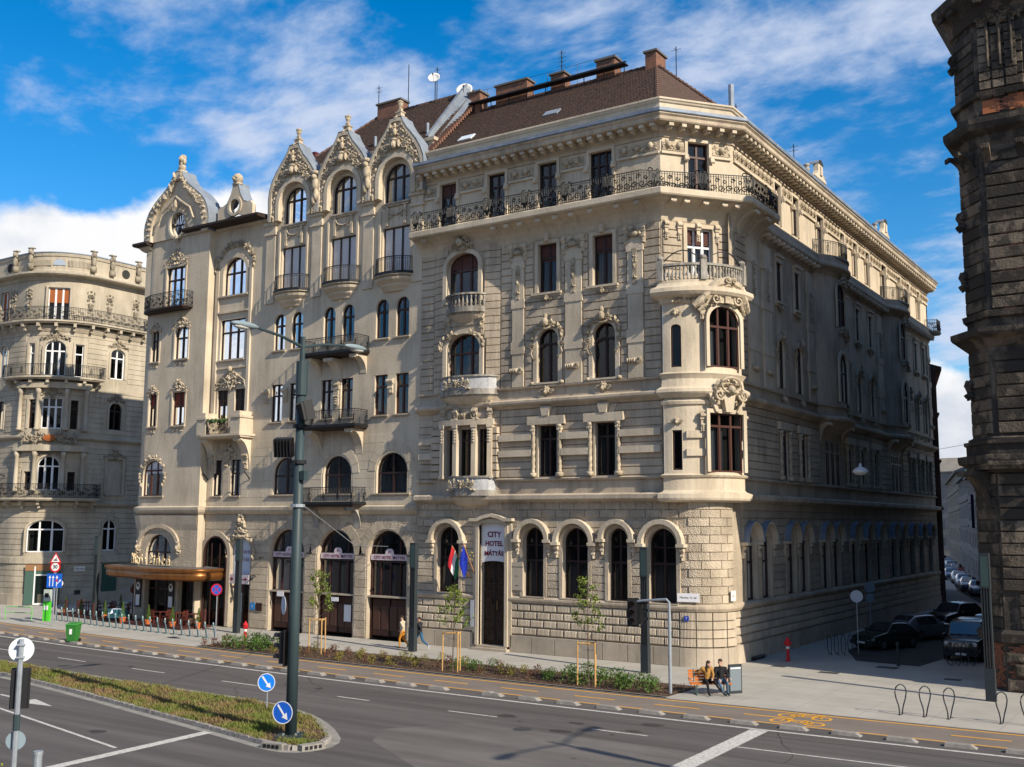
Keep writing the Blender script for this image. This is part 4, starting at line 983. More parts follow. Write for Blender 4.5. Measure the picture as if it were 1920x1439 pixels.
# --- roofs
mb = MB()
R1 = [(-39.2, 49.1, 29.38), (-23.5, 49.1, 29.38), (-21.2, 52.0, 29.38), (-21.2, 58.6, 29.38), (-25.9, 54.0, 33.75), (-39.2, 54.0, 33.75), (-39.2, 59.0, 29.38)]
mb.add(R1, [(0, 1, 4, 5), (1, 2, 4), (2, 3, 4), (3, 6, 5, 4)]); mb.add([(-21.2, 58.6, 29.0), (-21.0, 97.8, 29.0), (-33, 97.8, 29.0), (-33, 58.6, 29.0)], [(0, 1, 2, 3)])
put('roof', mb, TILE, H)
RIDGE = mat('ridge_tile', (.16, .09, .065), .9, (.1, .06, .045), 5)
mb = MB()
for a, b in ((4, 5), (1, 4), (2, 4)):
    A_, B_ = Vector(R1[a]), Vector(R1[b]); n = int((B_-A_).length/.4)
    for i in range(n): p = A_.lerp(B_, i/n); q = A_.lerp(B_, (i+.92)/n); mb.tube([p, q], [.13, .1], 6)
put('ridge_tiles', mb, RIDGE, H, kind='stuff')
# rows of tiles with real edges on the front slope
mb = MB(); rr = random.Random(5)
nrow = 26
for r in range(nrow):
    f0, f1 = r/nrow, (r+1)/nrow; y0, z0_ = 49.1+4.9*f0, 29.38+4.37*f0; y1, z1_ = 49.1+4.9*f1, 29.38+4.37*f1
    xr = -23.5-2.4*(f0)
    u = -39.1+(.09 if r % 2 else 0)
    while u < xr-.1:
        k = .2; j = rr.uniform(-.006, .012); mb.add([(u, y0-.035, z0_+.045+j), (u+k-.025, y0-.035, z0_+.045+j), (u+k-.025, y1, z1_+.02), (u, y1, z1_+.02), (u, y0-.035, z0_+.01), (u+k-.025, y0-.035, z0_+.01)], [(0, 1, 2, 3), (4, 5, 1, 0)]); u += k
put('roof_tiles', mb, mat('roof_tile_clay', (.12, .068, .048), .9, (.05, .034, .027), 5, 1, .4, 9, lo=.35, hi=.62), H, kind='stuff')
def skylight(x, f, m, nm):
    y, z = 49.1+4.9*f, 29.38+4.37*f; mb = MB().box(-.5, .5, -.32, .32, .03, .12); M = Matrix.Translation((x, y, z)) @ Matrix.Rotation(atan2(4.37, 4.9), 4, 'X'); o = put(nm, mb, m, H, M)
skylight(-36.7, .17, mat('skylight_glass', (.6, .65, .7), .3), 'skylight'); skylight(-31.0, .3, ZINC, 'skylight')
def chimney(parent, x, y, z, w, dpt, h, m=CHIM, pots=0):
    o = put('chimney', MB().box(-w/2, w/2, -dpt/2, dpt/2, -1.6, h), m, parent, Matrix.Translation((x, y, z)))
    put('chimney_cap', MB().box(-w/2-.1, w/2+.1, -dpt/2-.1, dpt/2+.1, h, h+.12), mat('chimney_cap_stone', (.12, .11, .1), .9), o)
    for i in range(pots): put('chimney_pot', MB().lathe([(.12, h+.12), (.11, h+.5), (.15, h+.55)], (w*(i-(pots-1)/2)/max(1, pots), 0, 0), 8), CHIM, o)
chimney(H, -36.05, 54.2, 33.3, 2.4, .8, 1.6); chimney(H, -32.6, 54.2, 33.3, .95, .8, 1.4); chimney(H, -29.2, 54.2, 33.3, 1.25, .8, 1.5); chimney(H, -26.05, 54.2, 33.3, .7, 1.3, 1.1); chimney(H, -38.8, 54.0, 33.3, .9, .9, 1.5)
mb = MB(); mb.tube([(-39.0, 53.4, 34.1), (-27.6, 53.4, 34.15)], .05, 4); mb.box(-39.0, -27.6, 53.2, 53.75, 33.98, 34.05)
for i in range(9): mb.tube([(-38.8+i*1.38, 53.5, 33.2), (-38.8+i*1.38, 53.5, 34.0)], .03, 4)
put('roof_walkway', mb, IRON, H)
mb = MB(); mb.tube([(-39, 53.9, 35.0), (-28.2, 53.9, 35.05)], .014, 3)
for x in (-38, -35.2, -33.4, -31.2, -28.2): mb.tube([(x, 53.9, 33.8), (x, 53.9, 35.05)], .018, 3)
put('roof_handrail', mb, IRON, H)
def antenna(parent, x, y, z, h, arms=3, name='antenna'):
    mb = MB(); mb.tube([(0, 0, 0), (0, 0, h)], .028, 4)
    for i in range(arms): zz = h-.2-.28*i; mb.tube([(-.32, 0, zz), (.32, 0, zz)], .014, 3); mb.tube([(0, -.25, zz), (0, .25, zz)], .014, 3)
    put(name, mb, IRON, parent, Matrix.Translation((x, y, z)))
def dish(parent, x, y, z, r):
    mb = MB(); mb.lathe([(.0, 0), (r*.5, .04), (r*.85, .13), (r, .2), (r, .23), (r*.8, .15), (r*.3, .05)], n=18)
    o = put('satellite_dish', mb, mat('white_dish', (.62, .62, .6), .5), parent, Matrix.Translation((x, y, z)) @ Matrix.Rotation(radians(25), 4, 'Z') @ Matrix.Rotation(radians(65), 4, 'X'), True)
    put('dish_arm', MB().tube([(0, -r*.8, .1), (0, -.05, .55)], .02, 4).blob((0, -.05, .55), (.06, .06, .08)), IRON, o)
    put('dish_mast', MB().tube([(x, y+.1, z-1.6), (x, y+.1, z+.5)], .035, 5), IRON, parent)
antenna(H, -32.4, 54, 34, 2.3, 4); antenna(H, -24.4, 53.5, 32.2, 2.1, 1); antenna(H, -22.6, 58, 29.4, 2.6, 1); antenna(H, -21.8, 66, 29.4, 2.4, 2); dish(H, -39.9, 54, 35.3, .55)
put('vent_pipe', MB().tube([(-21.1, 53.5, 29.2), (-21.1, 53.5, 31.2)], .16, 10), ZINC, H)
for y, s in ((66.8, 1.), (83.0, 1.)):      # pedimented pedestals on the B parapet
    mb = MB(); mb.prism([(-1.5, 0), (-1.25, .25), (-.75, .45), (-.55, .8), (-.52, 1.5), (.52, 1.5), (.55, .8), (.75, .45), (1.25, .25), (1.5, 0)], .1, -.3); mb.box(-.2, .2, -.42, 0, .4, 1.3)
    p = put('gable_pedestal', mb, STUC2, H, FB.mat(y, 29.3, .1) @ Matrix.Diagonal((.85, .8, .66, 1))); put('pedestal_flashing', MB().lathe([(.62, -.35), (.62, .45)], (0, 0, 0), 12, 0, pi, T=lambda x, y_, z: (x, z, 1.5+y_*.8)), ZINC, p)
    for s_ in (-1, 1): put('urn', MB().lathe([(.16, 0), (.1, .1), (.22, .35), (.25, .6), (.12, .75), (.2, .85), (.3, 1.0), (.22, 1.15), (0, 1.2)], n=10), GREYST, H, FB.mat(y+s_*1.6, 29.35, -.05) @ Matrix.Diagonal((.75, .75, .55, 1)), True)
# flags, plaques, name plates
SIGNMAT = dict(w=SIGNW)
BLACKP = mat('black_paint', (.015, .015, .017), .5)
def plaque(parent, fr, u, z, w, h, m, txt=None, tm=None, ts=.1, d=.12, name='plaque'):
    p = put(name, MB().box(-w/2, w/2, -.03, 0, 0, h), m, parent, fr.mat(u, z, d))
    if txt:
        L = txt.split('|')
        for i, t in enumerate(L): lettering(p, Matrix.Translation((0, -.033, h*(len(L)-i-.5)/len(L))), t, ts, tm, ext=.003)
    return p
plaque(hotel, ARC_G, -22.1, 3.12, 1.1, .42, SIGNW, 'Március 15. tér', BLACKP, .14, .1, 'street_name_plate')
PLW = mat('plate_white', (.7, .68, .62), .5)
plaque(hotel, ARC_G, -22.55+LG*.88, 3.15, .42, .5, PLW, 'Irányi u.', BLACKP, .09, .16, 'street_name_plate')
plaque(hotel, ARC_G, -22.2, 2.2, .22, .24, mat('blue_plate', (.02, .05, .35), .5), '7', PLW, .16, .14, 'house_number')
plaque(hotel, fa, -32.15, 3.3, .75, 1.5, mat('stone_plaque', (.4, .34, .27), .8), 'EBBEN A HÁZBAN|ÉLT|1905', mat('plaque_letters', (.15, .12, .1), .8), .1, .1, 'memorial_plaque')
put('meter_box', MB().box(-.12, .12, -.1, 0, 0, 1.45), mat('grey_box', (.4, .42, .45), .5), hotel, fa.mat(-35.05, 1.2, .14))
for y in (56.6,): pass
put('hose_pipe', MB().tube([(XB+.25, 52.9, .12), (XB+.3, 54.4, .12)], .09, 8), BLACKP, hotel)
# ================================================================== the art nouveau house
b2 = thing('art_nouveau_building', 'cream art nouveau house with three ogee gables, round tower and copper restaurant canopy', 'building', (-52, 56, 0))
B = b2
TC = (-63.7, 49.8)
FT = Chain([(-63.7, Arc(TC, 1.5, -63.7, 0.)), (-50, Line((-63.7, 48.3), (-50, 48.3), -63.7))])
fT = FT.parts[1][1]
XT = -57.75
cen = (-50.1, -45.68, -41.28)
G_ops = [OP(c, 3.05, .0, 6.45, 1.52) for c in (-49.85, -45.65, -41.5)]+[OP(-54.1, 1.85, .0, 5.85, .92)]
T0 = OP(-61.75, 2.75, .0, 5.98, 1.25)
M0 = OP(-57.65+.0, 2.6, .0, 5.95, 1.2)
M0 = OP(-56.95, 2.3, 0, 5.95, 1.15)
F1o = [OP(-50.2, 2.25, 8.66, 11.05, 1.1), OP(-45.68, 2.35, 8.66, 11.02, 1.1), OP(-41.27, 2.4, 8.66, 11.1, 1.1), OP(-56.7, .9, 8.63, 11.05), OP(-54.92, .95, 8.63, 11.05)]
F2o = [OP(c+s*.83, 1.02, 13.4, 15.88) for c in (-50.4, -45.9, -41.42) for s in (-1, 1)]+[OP(-56.5, 1.05, 13.45, 15.85), OP(-54.8, 1.0, 13.45, 15.85)]
F3o = [OP(c+s*.81, 1.02, 18.15, 20.6, .5) for c in (-50.35, -45.88, -41.45) for s in (-1, 1)]+[OP(-55.75, 2.4, 17.92, 20.75)]
F4o = [OP(c, 2.2, 21.95, 25.1) for c in cen]+[OP(-55.7, 2.3, 22.43, 25.1, 1.1)]
F5o = [OP(c, 2.05, 26.62, 29.15, 1.02) for c in cen]
mb = MB()
wall(mb, fa, XT, -39.2, 0, 7.5, G_ops+[M0] if 0 else G_ops, .5)
put('wall', mb, BOSS, B)
mb = MB(); fT_ = fT
TG = [OP(-61.75, 2.7, 3.85, 5.98, 1.3)]
wall(mb, FT, -65.3, XT, 3.0, 7.5, [OP(-61.75, 2.7, 3.9, 5.98, 1.3), OP(-58.9, .2, 3.3, 3.4)], .5)
wall(mb, FT, -66.05, -65.3, 0, 7.5, [], .5); wall(mb, FT, -65.3, XT, 0, 3.0, [OP(-61.75, 2.6, .1, 3.0), OP(-58.7, 1.6, .5, 3.0)], .5)
put('wall', mb, BOSS, B)
mb = MB()
wall(mb, fa, XT, -39.2, 7.5, 12.3, F1o, .35); wall(mb, fa, XT, -39.2, 12.3, 17.0, F2o, .35); wall(mb, fa, XT, -39.2, 17.0, 21.3, F3o, .35)
wall(mb, fa, XT, -39.2, 21.3, 26.0, F4o, .4); wall(mb, fa, -52.5, -39.2, 26.0, 29.6, F5o, .4); fquad(mb, fa, XT, -52.5, 26.0, 27.4)
put('wall', mb, STUC2, B)
T1 = OP(-62.75, 2.2, 8.67, 11.15, 1.05)
T2 = [OP(-63.1, .85, 13.58, 15.95), OP(-60.3, 1.3, 13.55, 15.9)]
T3 = [OP(-63.15, .85, 18.25, 20.72, .42), OP(-60.3, 1.4, 18.25, 20.7, .6)]
T4 = [OP(-61.2, 2.0, 21.95, 25.0)]
mb = MB()
for ops, a, b in (([T1], 7.5, 12.3), (T2, 12.3, 17.0), (T3, 17.0, 21.3), (T4, 21.3, 27.2)): wall(mb, FT, -66.05, XT, a, b, ops, .35)
mb.add([(XT, 48.95, 0), (XT, 48.3, 0), (XT, 48.3, 27.4), (XT, 48.95, 27.4)], [(0, 1, 2, 3)])
put('wall', mb, STUC2, B)
mb = MB(); mb.add([(-65.2, 49.8, 0), (-65.2, 62, 0), (-65.2, 62, 27), (-65.2, 49.8, 27)], [(0, 1, 2, 3)]); put('side_wall', mb, STUC2, B)
# stone joints of the lower storeys as proud blocks
courses(B, fa, -57.6, -39.3, 7.95, 12.25, .54, .02, F1o, STUC2, 'facing_stone', margin=.12, block=1.9, bev=.006, gap=.022)
courses(B, fa, -57.6, -39.3, .1, 7.35, .48, .03, G_ops, BOSS, 'facing_stone', margin=.1, block=1.5, bev=.01, gap=.028)
for o in F1o[:3]:     # radial arch stones
    for k in range(9):
        a = pi*(k+.5)/9; r0, r1 = 1.28, 1.85; mb = MB(); w = pi/9*.94/2
        mb.prism([(r0*cos(a-w), r0*sin(a-w)), (r1*cos(a-w), r1*sin(a-w)), (r1*cos(a+w), r1*sin(a+w)), (r0*cos(a+w), r0*sin(a+w))], 0, -.035); put('arch_stone', mb, STUC2, B, fa.mat(o['c'], o['z1']-1.1, 0))
for o in G_ops[:3]:
    for k in range(11):
        a = pi*(k+.5)/11; r0, r1 = 1.6, 2.2; mb = MB(); w = pi/11*.94/2
        mb.prism([(r0*cos(a-w), r0*sin(a-w)), (r1*cos(a-w), r1*sin(a-w)), (r1*cos(a+w), r1*sin(a+w)), (r0*cos(a+w), r0*sin(a+w))], 0, -.045); put('arch_stone', mb, BOSS, B, fa.mat(o['c'], o['z1']-1.52, 0))
# belt
PT2 = [(TC[0]+1.5*sin(radians(a)), TC[1]-1.5*cos(radians(a))) for a in range(-90, 1, 10)]+[(XT, 48.3), (XT, 48.9), (-39.2, 48.9)]
mb = MB(); sweep(mb, PT2, [(0, 7.38), (.1, 7.42), (.22, 7.55), (.28, 7.68), (.3, 7.86), (.1, 7.92), (0, 7.95)]); put('string_course', mb, STUC2, B)
# windows
for o in F1o[:3]: window(B, fa, o, .33, cas=3 if 0 else 2, tran=.5, curt='full'); sill(B, fa, o, .14, .3, .08)
for o in F1o[3:]: window(B, fa, o, .3, cas=2, tran=.62, curt='full'); sill(B, fa, o, .12, .12, .08)
for i, o in enumerate(F2o): window(B, fa, o, .3, cas=2, tran=.7, curt='sides', wood=WRED if 4 <= i < 6 else WDARK, blind=(.45 if i == 6 else 1. if i == 7 else 0), bmat=mat('dark_roller_blind', (.06, .045, .04), .7, bump=.8, bscale=12, kind='tiles')); sill(B, fa, o, .14, .14, .08)
for i, o in enumerate(F3o): window(B, fa, o, .3, cas=2 if o['w'] < 2 else 3, tran=.68, curt='none' if i < 6 else 'sides'); sill(B, fa, o, .14, .14, .08)
for i, o in enumerate(F4o[:3]): window(B, fa, o, .35, cas=3, tran=1, curt='none', blind=.98, bmat=BLINDW)
window(B, fa, F4o[3], .35, cas=3, tran=.6, curt='full'); surround(B, fa, F4o[3], .3, .07, STUC2); sill(B, fa, F4o[3], .16, .3, .1)
for o in F5o: window(B, fa, o, .35, cas=3, tran=.66, curt='sides'); sill(B, fa, o, .2, .1, .1)
for o, k in ((T1, 3),): window(B, FT, o, .3, cas=3, tran=.72, wood=WRED, curt='sides', blind=.36, bmat=BLINDW); orn(B, FT, o['c'], 10.1, relief('tw1', ring_s(1.3, .22, -.6, pi/2, 1.3), 34, .09, CARV2, 1.1), .03); sill(B, FT, o, .14, .2, .08)
def tcrown(w): return relief('tc%.1f' % w, mound_s(w, w*.5), 26, .09, CARV2, 1.2, extra=lambda mb: (volute(mb, (w*.45, -.1), .13, 1.4, 0, 1, .035), volute(mb, (-w*.45, -.1), .13, 1.4, pi, -1, .035)))
for i, o in enumerate(T2): window(B, FT, o, .3, cas=2, tran=.6, curt='sides', wood=WRED, blind=.45, bmat=BLINDR); surround(B, FT, o, .13, .05, STUC2); orn(B, FT, o['c'], 15.98, tcrown(o['w']*1.4), .04); sill(B, FT, o, .14, .15, .08); orn(B, FT, o['c'], 13.15, relief('dent', box_s(1.1, .16), 16, .05, CARV2), .02, sx=o['w']/1.4)
for i, o in enumerate(T3): window(B, FT, o, .3, cas=2, tran=.62, curt='none', wood=WDARK); surround(B, FT, o, .13, .05, STUC2); orn(B, FT, o['c'], 20.55, tcrown(o['w']*1.4), .04); sill(B, FT, o, .14, .15, .08); orn(B, FT, o['c'], 17.85, relief('dent', box_s(1.1, .16), 16, .05, CARV2), .02, sx=o['w']/1.4)
window(B, FT, T4[0], .3, cas=3, tran=.7, curt='sides'); surround(B, FT, T4[0], .16, .06, STUC2); orn(B, FT, -61.2, 25.2, tcrown(2.6), .04)
# crowns over the paired windows of the middle bay, arch garland
orn(B, fa, -55.65, 16.0, relief('pair', mound_s(2.9, 1.2), 54, .1, CARV2, 1.2, extra=lambda mb: (mb.tube([(-1.5, -.04, -.1), (-1.35, -.06, .4), (-.8, -.08, .75), (-.25, -.06, .3), (0, -.06, -.2)], .06, 5), mb.tube([(1.5, -.04, -.1), (1.35, -.06, .4), (.8, -.08, .75), (.25, -.06, .3), (0, -.06, -.2)], .06, 5), mb.blob((0, -.15, 1.25), (.15, .15, .22), 0, 8, 4))), .04)
orn(B, fa, -55.7, 24.3, relief('garl2', ring_s(1.85, .38, -.05, pi/2, 1.75), 70, .1, CARV, 1.2), .04)
mb = MB(); fbox(mb, fa, -57.5, -57.2, 12.5, 24.3, 0, .12); fbox(mb, fa, -54.15, -53.9, 14.0, 24.3, 0, .12); fbox(mb, fa, -57.2, -54.15, 21.2, 21.32, 0, .14); fbox(mb, fa, -57.0, -54.3, 17.3, 17.42, 0, .1); put('pilaster', mb, STUC2, B)
mb = MB(); sweep(mb, [(-57.9, 48.25), (-57.9, 48.9), (-52.45, 48.9)], [(0, 27.1), (.2, 27.15), (.25, 27.3)]); put('eave_moulding', mb, STUC2, B)
mb = MB(); sweep(mb, [(-60.2, 48.7), (-57.7, 48.7), (-52.5, 48.7)], [(0, 27.3), (.85, 27.32), (.95, 27.4), (.95, 27.55), (0, 27.62)]); put('eave', mb, EAVE, B)
mb = MB(); sweep(mb, [(-65.0, 51.5), (-65.0, 48.3), (-64.0, 48.3)], [(0, 26.6), (.12, 26.7), (.3, 26.9)]); put('eave_moulding', mb, STUC2, B)
mb = MB(); sweep(mb, [(-65.0, 51.5), (-65.0, 48.3), (-64.0, 48.3)], [(0, 26.9), (.55, 26.95), (.62, 27.05), (.6, 27.2), (0, 27.3)]); put('eave', mb, EAVE, B)
mb = MB(); mb.box(-64.75, -63.6, 48.36, 51.0, 21.9, 27.2); put('corner_pilaster', mb, STUC2, B)
# pilaster strips of the gabled part
for u in (-52.2, -47.95, -43.5, -39.55):
    w = .42
    mb = MB(); fbox(mb, fa, u-w, u+w, 21.4, 26.1, 0, .1); fbox(mb, fa, u-w-.12, u+w+.12, 26.1, 26.3, 0, .2); fbox(mb, fa, u-w-.05, u+w+.05, 26.3, 26.75, 0, .16); fbox(mb, fa, u-w-.16, u+w+.16, 26.75, 26.95, 0, .28); put('pilaster', mb, STUC2, B)
for c in cen:
    mb = MB(); fbox(mb, fa, c-1.35, c-1.2, 21.9, 26.2, 0, .12); fbox(mb, fa, c+1.2, c+1.35, 21.9, 26.2, 0, .12); put('pilaster_strip', mb, STUC2, B)
    orn(B, fa, c, 25.55, relief('swag', lambda rr: (.15+.75*rr.random(), .15+.7*rr.random()*abs(rr.random())), 16, .07, CARV2, 1.1, extra=lambda mb: (mb.tube([(.62*cos(t)*1., -.06, .75+.45*-sin(t)) for t in [i*pi/8 for i in range(9)]], .05, 5), mb.box(.62, .82, -.1, 0, -.35, .85), mb.box(-.82, -.62, -.1, 0, -.35, .85), mb.box(-1.0, 1.0, -.12, 0, .85, .95))), .02)
# the three ogee gables
prof_g = [(2.2, 0), (2.25, 1.5), (2.17, 2.2), (1.95, 2.75), (1.6, 3.3), (1.2, 3.8), (.85, 4.2), (.58, 4.6), (.4, 5.0)]
def gable_mesh():
    mb = MB(); out = [(-x, z) for x, z in prof_g]+[(x, z) for x, z in reversed(prof_g)]
    # front slab with arched hole: ring between outline and opening arch
    n = 24
    arch = [(-1.33*cos(pi*i/n), 1.15+1.33*sin(pi*i/n)) for i in range(n+1)]
    L = [(-2.2, 0)]
    # resample outline
    P = [Vector(p) for p in out]; S = [0]
    for a, b in zip(P, P[1:]): S.append(S[-1]+(b-a).length)
    def at(s):
        for i in range(len(P)-1):
            if s <= S[i+1]+1e-9: return P[i].lerp(P[i+1], (s-S[i])/(S[i+1]-S[i]))
        return P[-1]
    o = [tuple(at(S[-1]*i/(n+2))) for i in range(n+3)]; a = [(-1.33, 0)]+arch+[(1.33, 0)]
    return o, a
def g_build():
    o, a = gable_mesh(); return ring_mesh(o, a, .3, -.3).mesh('gable', STUC2)
def g_coping():
    o, a = gable_mesh(); i2 = [(x*.9, z*.955 if z > 1 else z) for x, z in o]; return ring_mesh(o, i2, -.3, -.42).mesh('gable_coping', STUC2)
def g_archm():
    n = 16; return ring_mesh([(-1.6, 0)]+[(-1.6*cos(pi*i/n), 1.15+1.6*sin(pi*i/n)) for i in range(n+1)]+[(1.6, 0)], [(-1.3, 0)]+[(-1.3*cos(pi*i/n), 1.15+1.3*sin(pi*i/n)) for i in range(n+1)]+[(1.3, 0)], -.28, -.4).mesh('arch_moulding', STUC2)
def g_zinc():
    mb = MB(); out = [(-x-.02, z) for x, z in prof_g]+[(x+.02, z) for x, z in reversed(prof_g)]; n = len(out)
    for y in (.31, .7): mb.v += [(x, y, z+.01) for x, z in out]
    for i in range(n-1): mb.f.append((i, i+1, n+i+1, n+i))
    # top strip over the coping
    b0 = len(mb.v)
    for y in (-.44, .31): mb.v += [(x*1.015, y, z+.03) for x, z in out]
    for i in range(n-1): mb.f.append((b0+i, b0+i+1, b0+n+i+1, b0+n+i))
    return mb.mesh('gable_flashing', WHITEZ)
def g_rel():
    def smp(rr):
        while True:
            x = rr.random()*2.0; z = rr.random()*5.0
            lim = next((x0+(x1-x0)*(z-z0)/(z1-z0) for (x0, z0), (x1, z1) in zip(prof_g, prof_g[1:]) if z0 <= z <= z1), 0)*.84
            if x < lim and (x*x+(z-1.15)**2 > 1.78**2 or z < 0) and (z > 1.15 or x > 1.65): return (x, z)
    def ex(mb):
        mb.blob((0, -.25, 3.2), (.2, .24, .28), 0, 8, 4); mb.blob((0, -.4, 3.15), (.06, .1, .12)); mb.blob((0, -.22, 3.52), (.26, .18, .12)); mb.blob((0, -.2, 4.05), (.14, .14, .26)); mb.blob((0, -.2, 4.45), (.1, .1, .18))
        for s in (1, -1): volute(mb, (s*.75, 3.1), .26, 1.6, 0 if s > 0 else pi, s, .07, -.14); volute(mb, (s*1.35, 2.45), .22, 1.5, 0 if s > 0 else pi, s, .06, -.12); mb.blob((s*.32, -.2, 3.25), (.1, .14, .28))
    return relief('gable', smp, 210, .095, CARV2, 1.4, extra=ex, seed=9)
def fin():
    mb = MB()
    for h0, h1, w in ((0, .28, .36), (.28, .34, .42), (.34, .72, .27), (.72, .8, .33), (.8, 1.1, .17)): mb.box(-w, w, -w+.05, w-.05, h0, h1)
    mb.lathe([(.16, 1.1), (.1, 1.18), (.2, 1.42), (.22, 1.62), (.26, 1.66), (.26, 1.76), (.1, 1.86), (0, 1.95)], n=8); return mb.mesh('finial', CARV2)
for c in cen:
    g = link('gable', cached('g1', g_build), B, fa.mat(c+.15, 26.95, .02)); link('gable_coping', cached('g2', g_coping), g); link('arch_moulding', cached('g3', g_archm), g); link('gable_flashing', cached('g4', g_zinc), g); link('carved_ornament', g_rel(), g, Matrix.Translation((0, -.3, 0)))
    link('finial', cached('fin', fin), g, Matrix.Translation((0, 0, 4.9)) @ Matrix.Diagonal((.8, .8, .72, 1)))
for u in (-47.85, -43.4): orn(B, fa, u, 28.6, cached('gstat', lambda: MB().box(-.2, .2, -.4, 0, .9, 1.1).blob((0, -.3, .7), (.17, .2, .2), 0, 8, 4).blob((0, -.2, .2), (.28, .2, .5), 0, 8, 4).blob((.1, -.2, -.5), (.2, .18, .5)).blob((-.1, -.2, -.8), (.2, .16, .4)).mesh('carved_figure', CARV2, True)), .3, name='carved_figure')
mb = MB(); sweep(mb, [(-52.6, 53), (-52.6, 49.9), (-39.25, 49.9), (-39.25, 53)], [(-.3, 27), (0, 27), (0, 29.7), (.1, 29.75), (.1, 29.9), (0, 29.95), (0, 30.5), (.14, 30.55), (.18, 30.75), (-.3, 30.8)]); put('attic', mb, STUC2, B)
mb = MB(); fquad(mb, fa, -52.6, -39.2, 27, 29.6, -.3); put('wall', mb, STUC2, B)
# tower gable
tprof = [(3.45, 0), (3.5, 1.0), (3.38, 1.6), (3.05, 2.2), (2.55, 2.75), (1.95, 3.2), (1.35, 3.6), (.85, 4.05), (.55, 4.5), (.42, 4.85)]
def tg():
    out = [(-x, z) for x, z in tprof]+[(x, z) for x, z in reversed(tprof)]; n = 28
    P = [Vector(p) for p in out]; S = [0]
    for a, b in zip(P, P[1:]): S.append(S[-1]+(b-a).length)
    def at(s):
        for i in range(len(P)-1):
            if s <= S[i+1]+1e-9: return P[i].lerp(P[i+1], (s-S[i])/(S[i+1]-S[i]))
        return P[-1]
    return [tuple(at(S[-1]*i/n)) for i in range(n+1)]
to = tg()
G0 = fT.mat(-61.1, 27.15, .02)
ov = [( .0+.82*cos(-pi/2-2*pi*i/28), .95+.92*sin(-pi/2-2*pi*i/28)) for i in range(29)]
tgm = put('gable', ring_mesh(to, [(-.02, 0)]+[(x, z) for x, z in ov[1:-1]]+[(.02, 0)], .3, -.12), STUC2, B, G0)
put('gable_coping', ring_mesh(to, [(x*.8, z*.88 if z > 1 else z) for x, z in to], -.12, -.34), STUC2, tgm)
put('gable_flashing', (lambda mb: (mb.v.extend([(x*1.01, y, z+.02) for y in (-.36, .9) for x, z in to]), mb.f.extend([(i, i+1, len(to)+i+1, len(to)+i) for i in range(len(to)-1)]), mb)[-1])(MB()), WHITEZ, tgm)
def trs(rr):
    while True:
        i = rr.random(); k = rr.randrange(15, 28); x, z = to[k] if k < len(to) else to[-1]; f = .82+.1*rr.random(); 
        if z > .1: return (x*f, z*(f+.06) if z > 1 else z)
link('carved_ornament', relief('tgr', trs, 120, .13, CARV2, 1.2, extra=lambda mb: (mb.tube([(-1.9, -.05, 1.1), (-1.5, -.08, 1.95), (-.6, -.1, 2.5), (0, -.12, 2.95), (.6, -.1, 2.5), (1.5, -.08, 1.95), (1.9, -.05, 1.1)], .08, 5), mb.blob((0, -.1, 2.4), (.16, .16, .38), 0, 8, 4), volute(mb, (.75, 2.15), .28, 1.4, 0, 1, .05), volute(mb, (-.75, 2.15), .28, 1.4, pi, -1, .05), mb.blob((0, .1, -.15), (.18, .14, .3)))), tgm, Matrix.Translation((0, -.3, 0)))
FTW = Line((-62, 48.3), (-55, 48.3), -62)
ow = OP(-61.1, 1.5, 27.3, 29.0, .84)
put('oval_window_frame', ring_mesh([(.98*cos(2*pi*i/24), .95+1.08*sin(2*pi*i/24)) for i in range(25)], [(.8*cos(2*pi*i/24), .95+.9*sin(2*pi*i/24)) for i in range(25)], -.05, -.22), STUC2, tgm)
win = put('window', (lambda mb: ([mb.tube([(0, 0, .1), (.78*cos(a), 0, .95+.88*sin(a))], .03, 4) for a in (0.2, .7, 1.2, 1.57, 1.94, 2.44, 2.94)], mb.box(-.8, .8, -.03, .03, .9, .97), mb)[-1])(MB()), WDARK, tgm)
put('pane', MB().add([(.82*cos(2*pi*i/24), .06, .95+.92*sin(2*pi*i/24)) for i in range(24)], [tuple(range(24))]), GLASS, tgm); put('room_interior', MB().add([(.82*cos(2*pi*i/24), .28, .95+.92*sin(2*pi*i/24)) for i in range(24)], [tuple(range(24))]), ROOM, tgm)
# bust on the tip
mb = MB(); mb.box(-.36, .36, -.3, .3, -.1, .2); mb.blob((0, 0, .45), (.4, .26, .36), 0, 10, 5); mb.blob((0, 0, .85), (.18, .18, .2), 0, 8, 4); mb.blob((0, -.05, 1.25), (.24, .26, .33), 0, 10, 5); mb.blob((0, .06, 1.38), (.31, .28, .28), 0, 10, 5); mb.blob((0, -.3, 1.2), (.045, .08, .08))
for s in (-1, 1): mb.blob((s*.27, .02, 1.0), (.12, .16, .35))
put('bust', mb, CARV2, tgm, Matrix.Translation((0, 0, 4.8)) @ Matrix.Diagonal((.9, .9, .86, 1)), True)
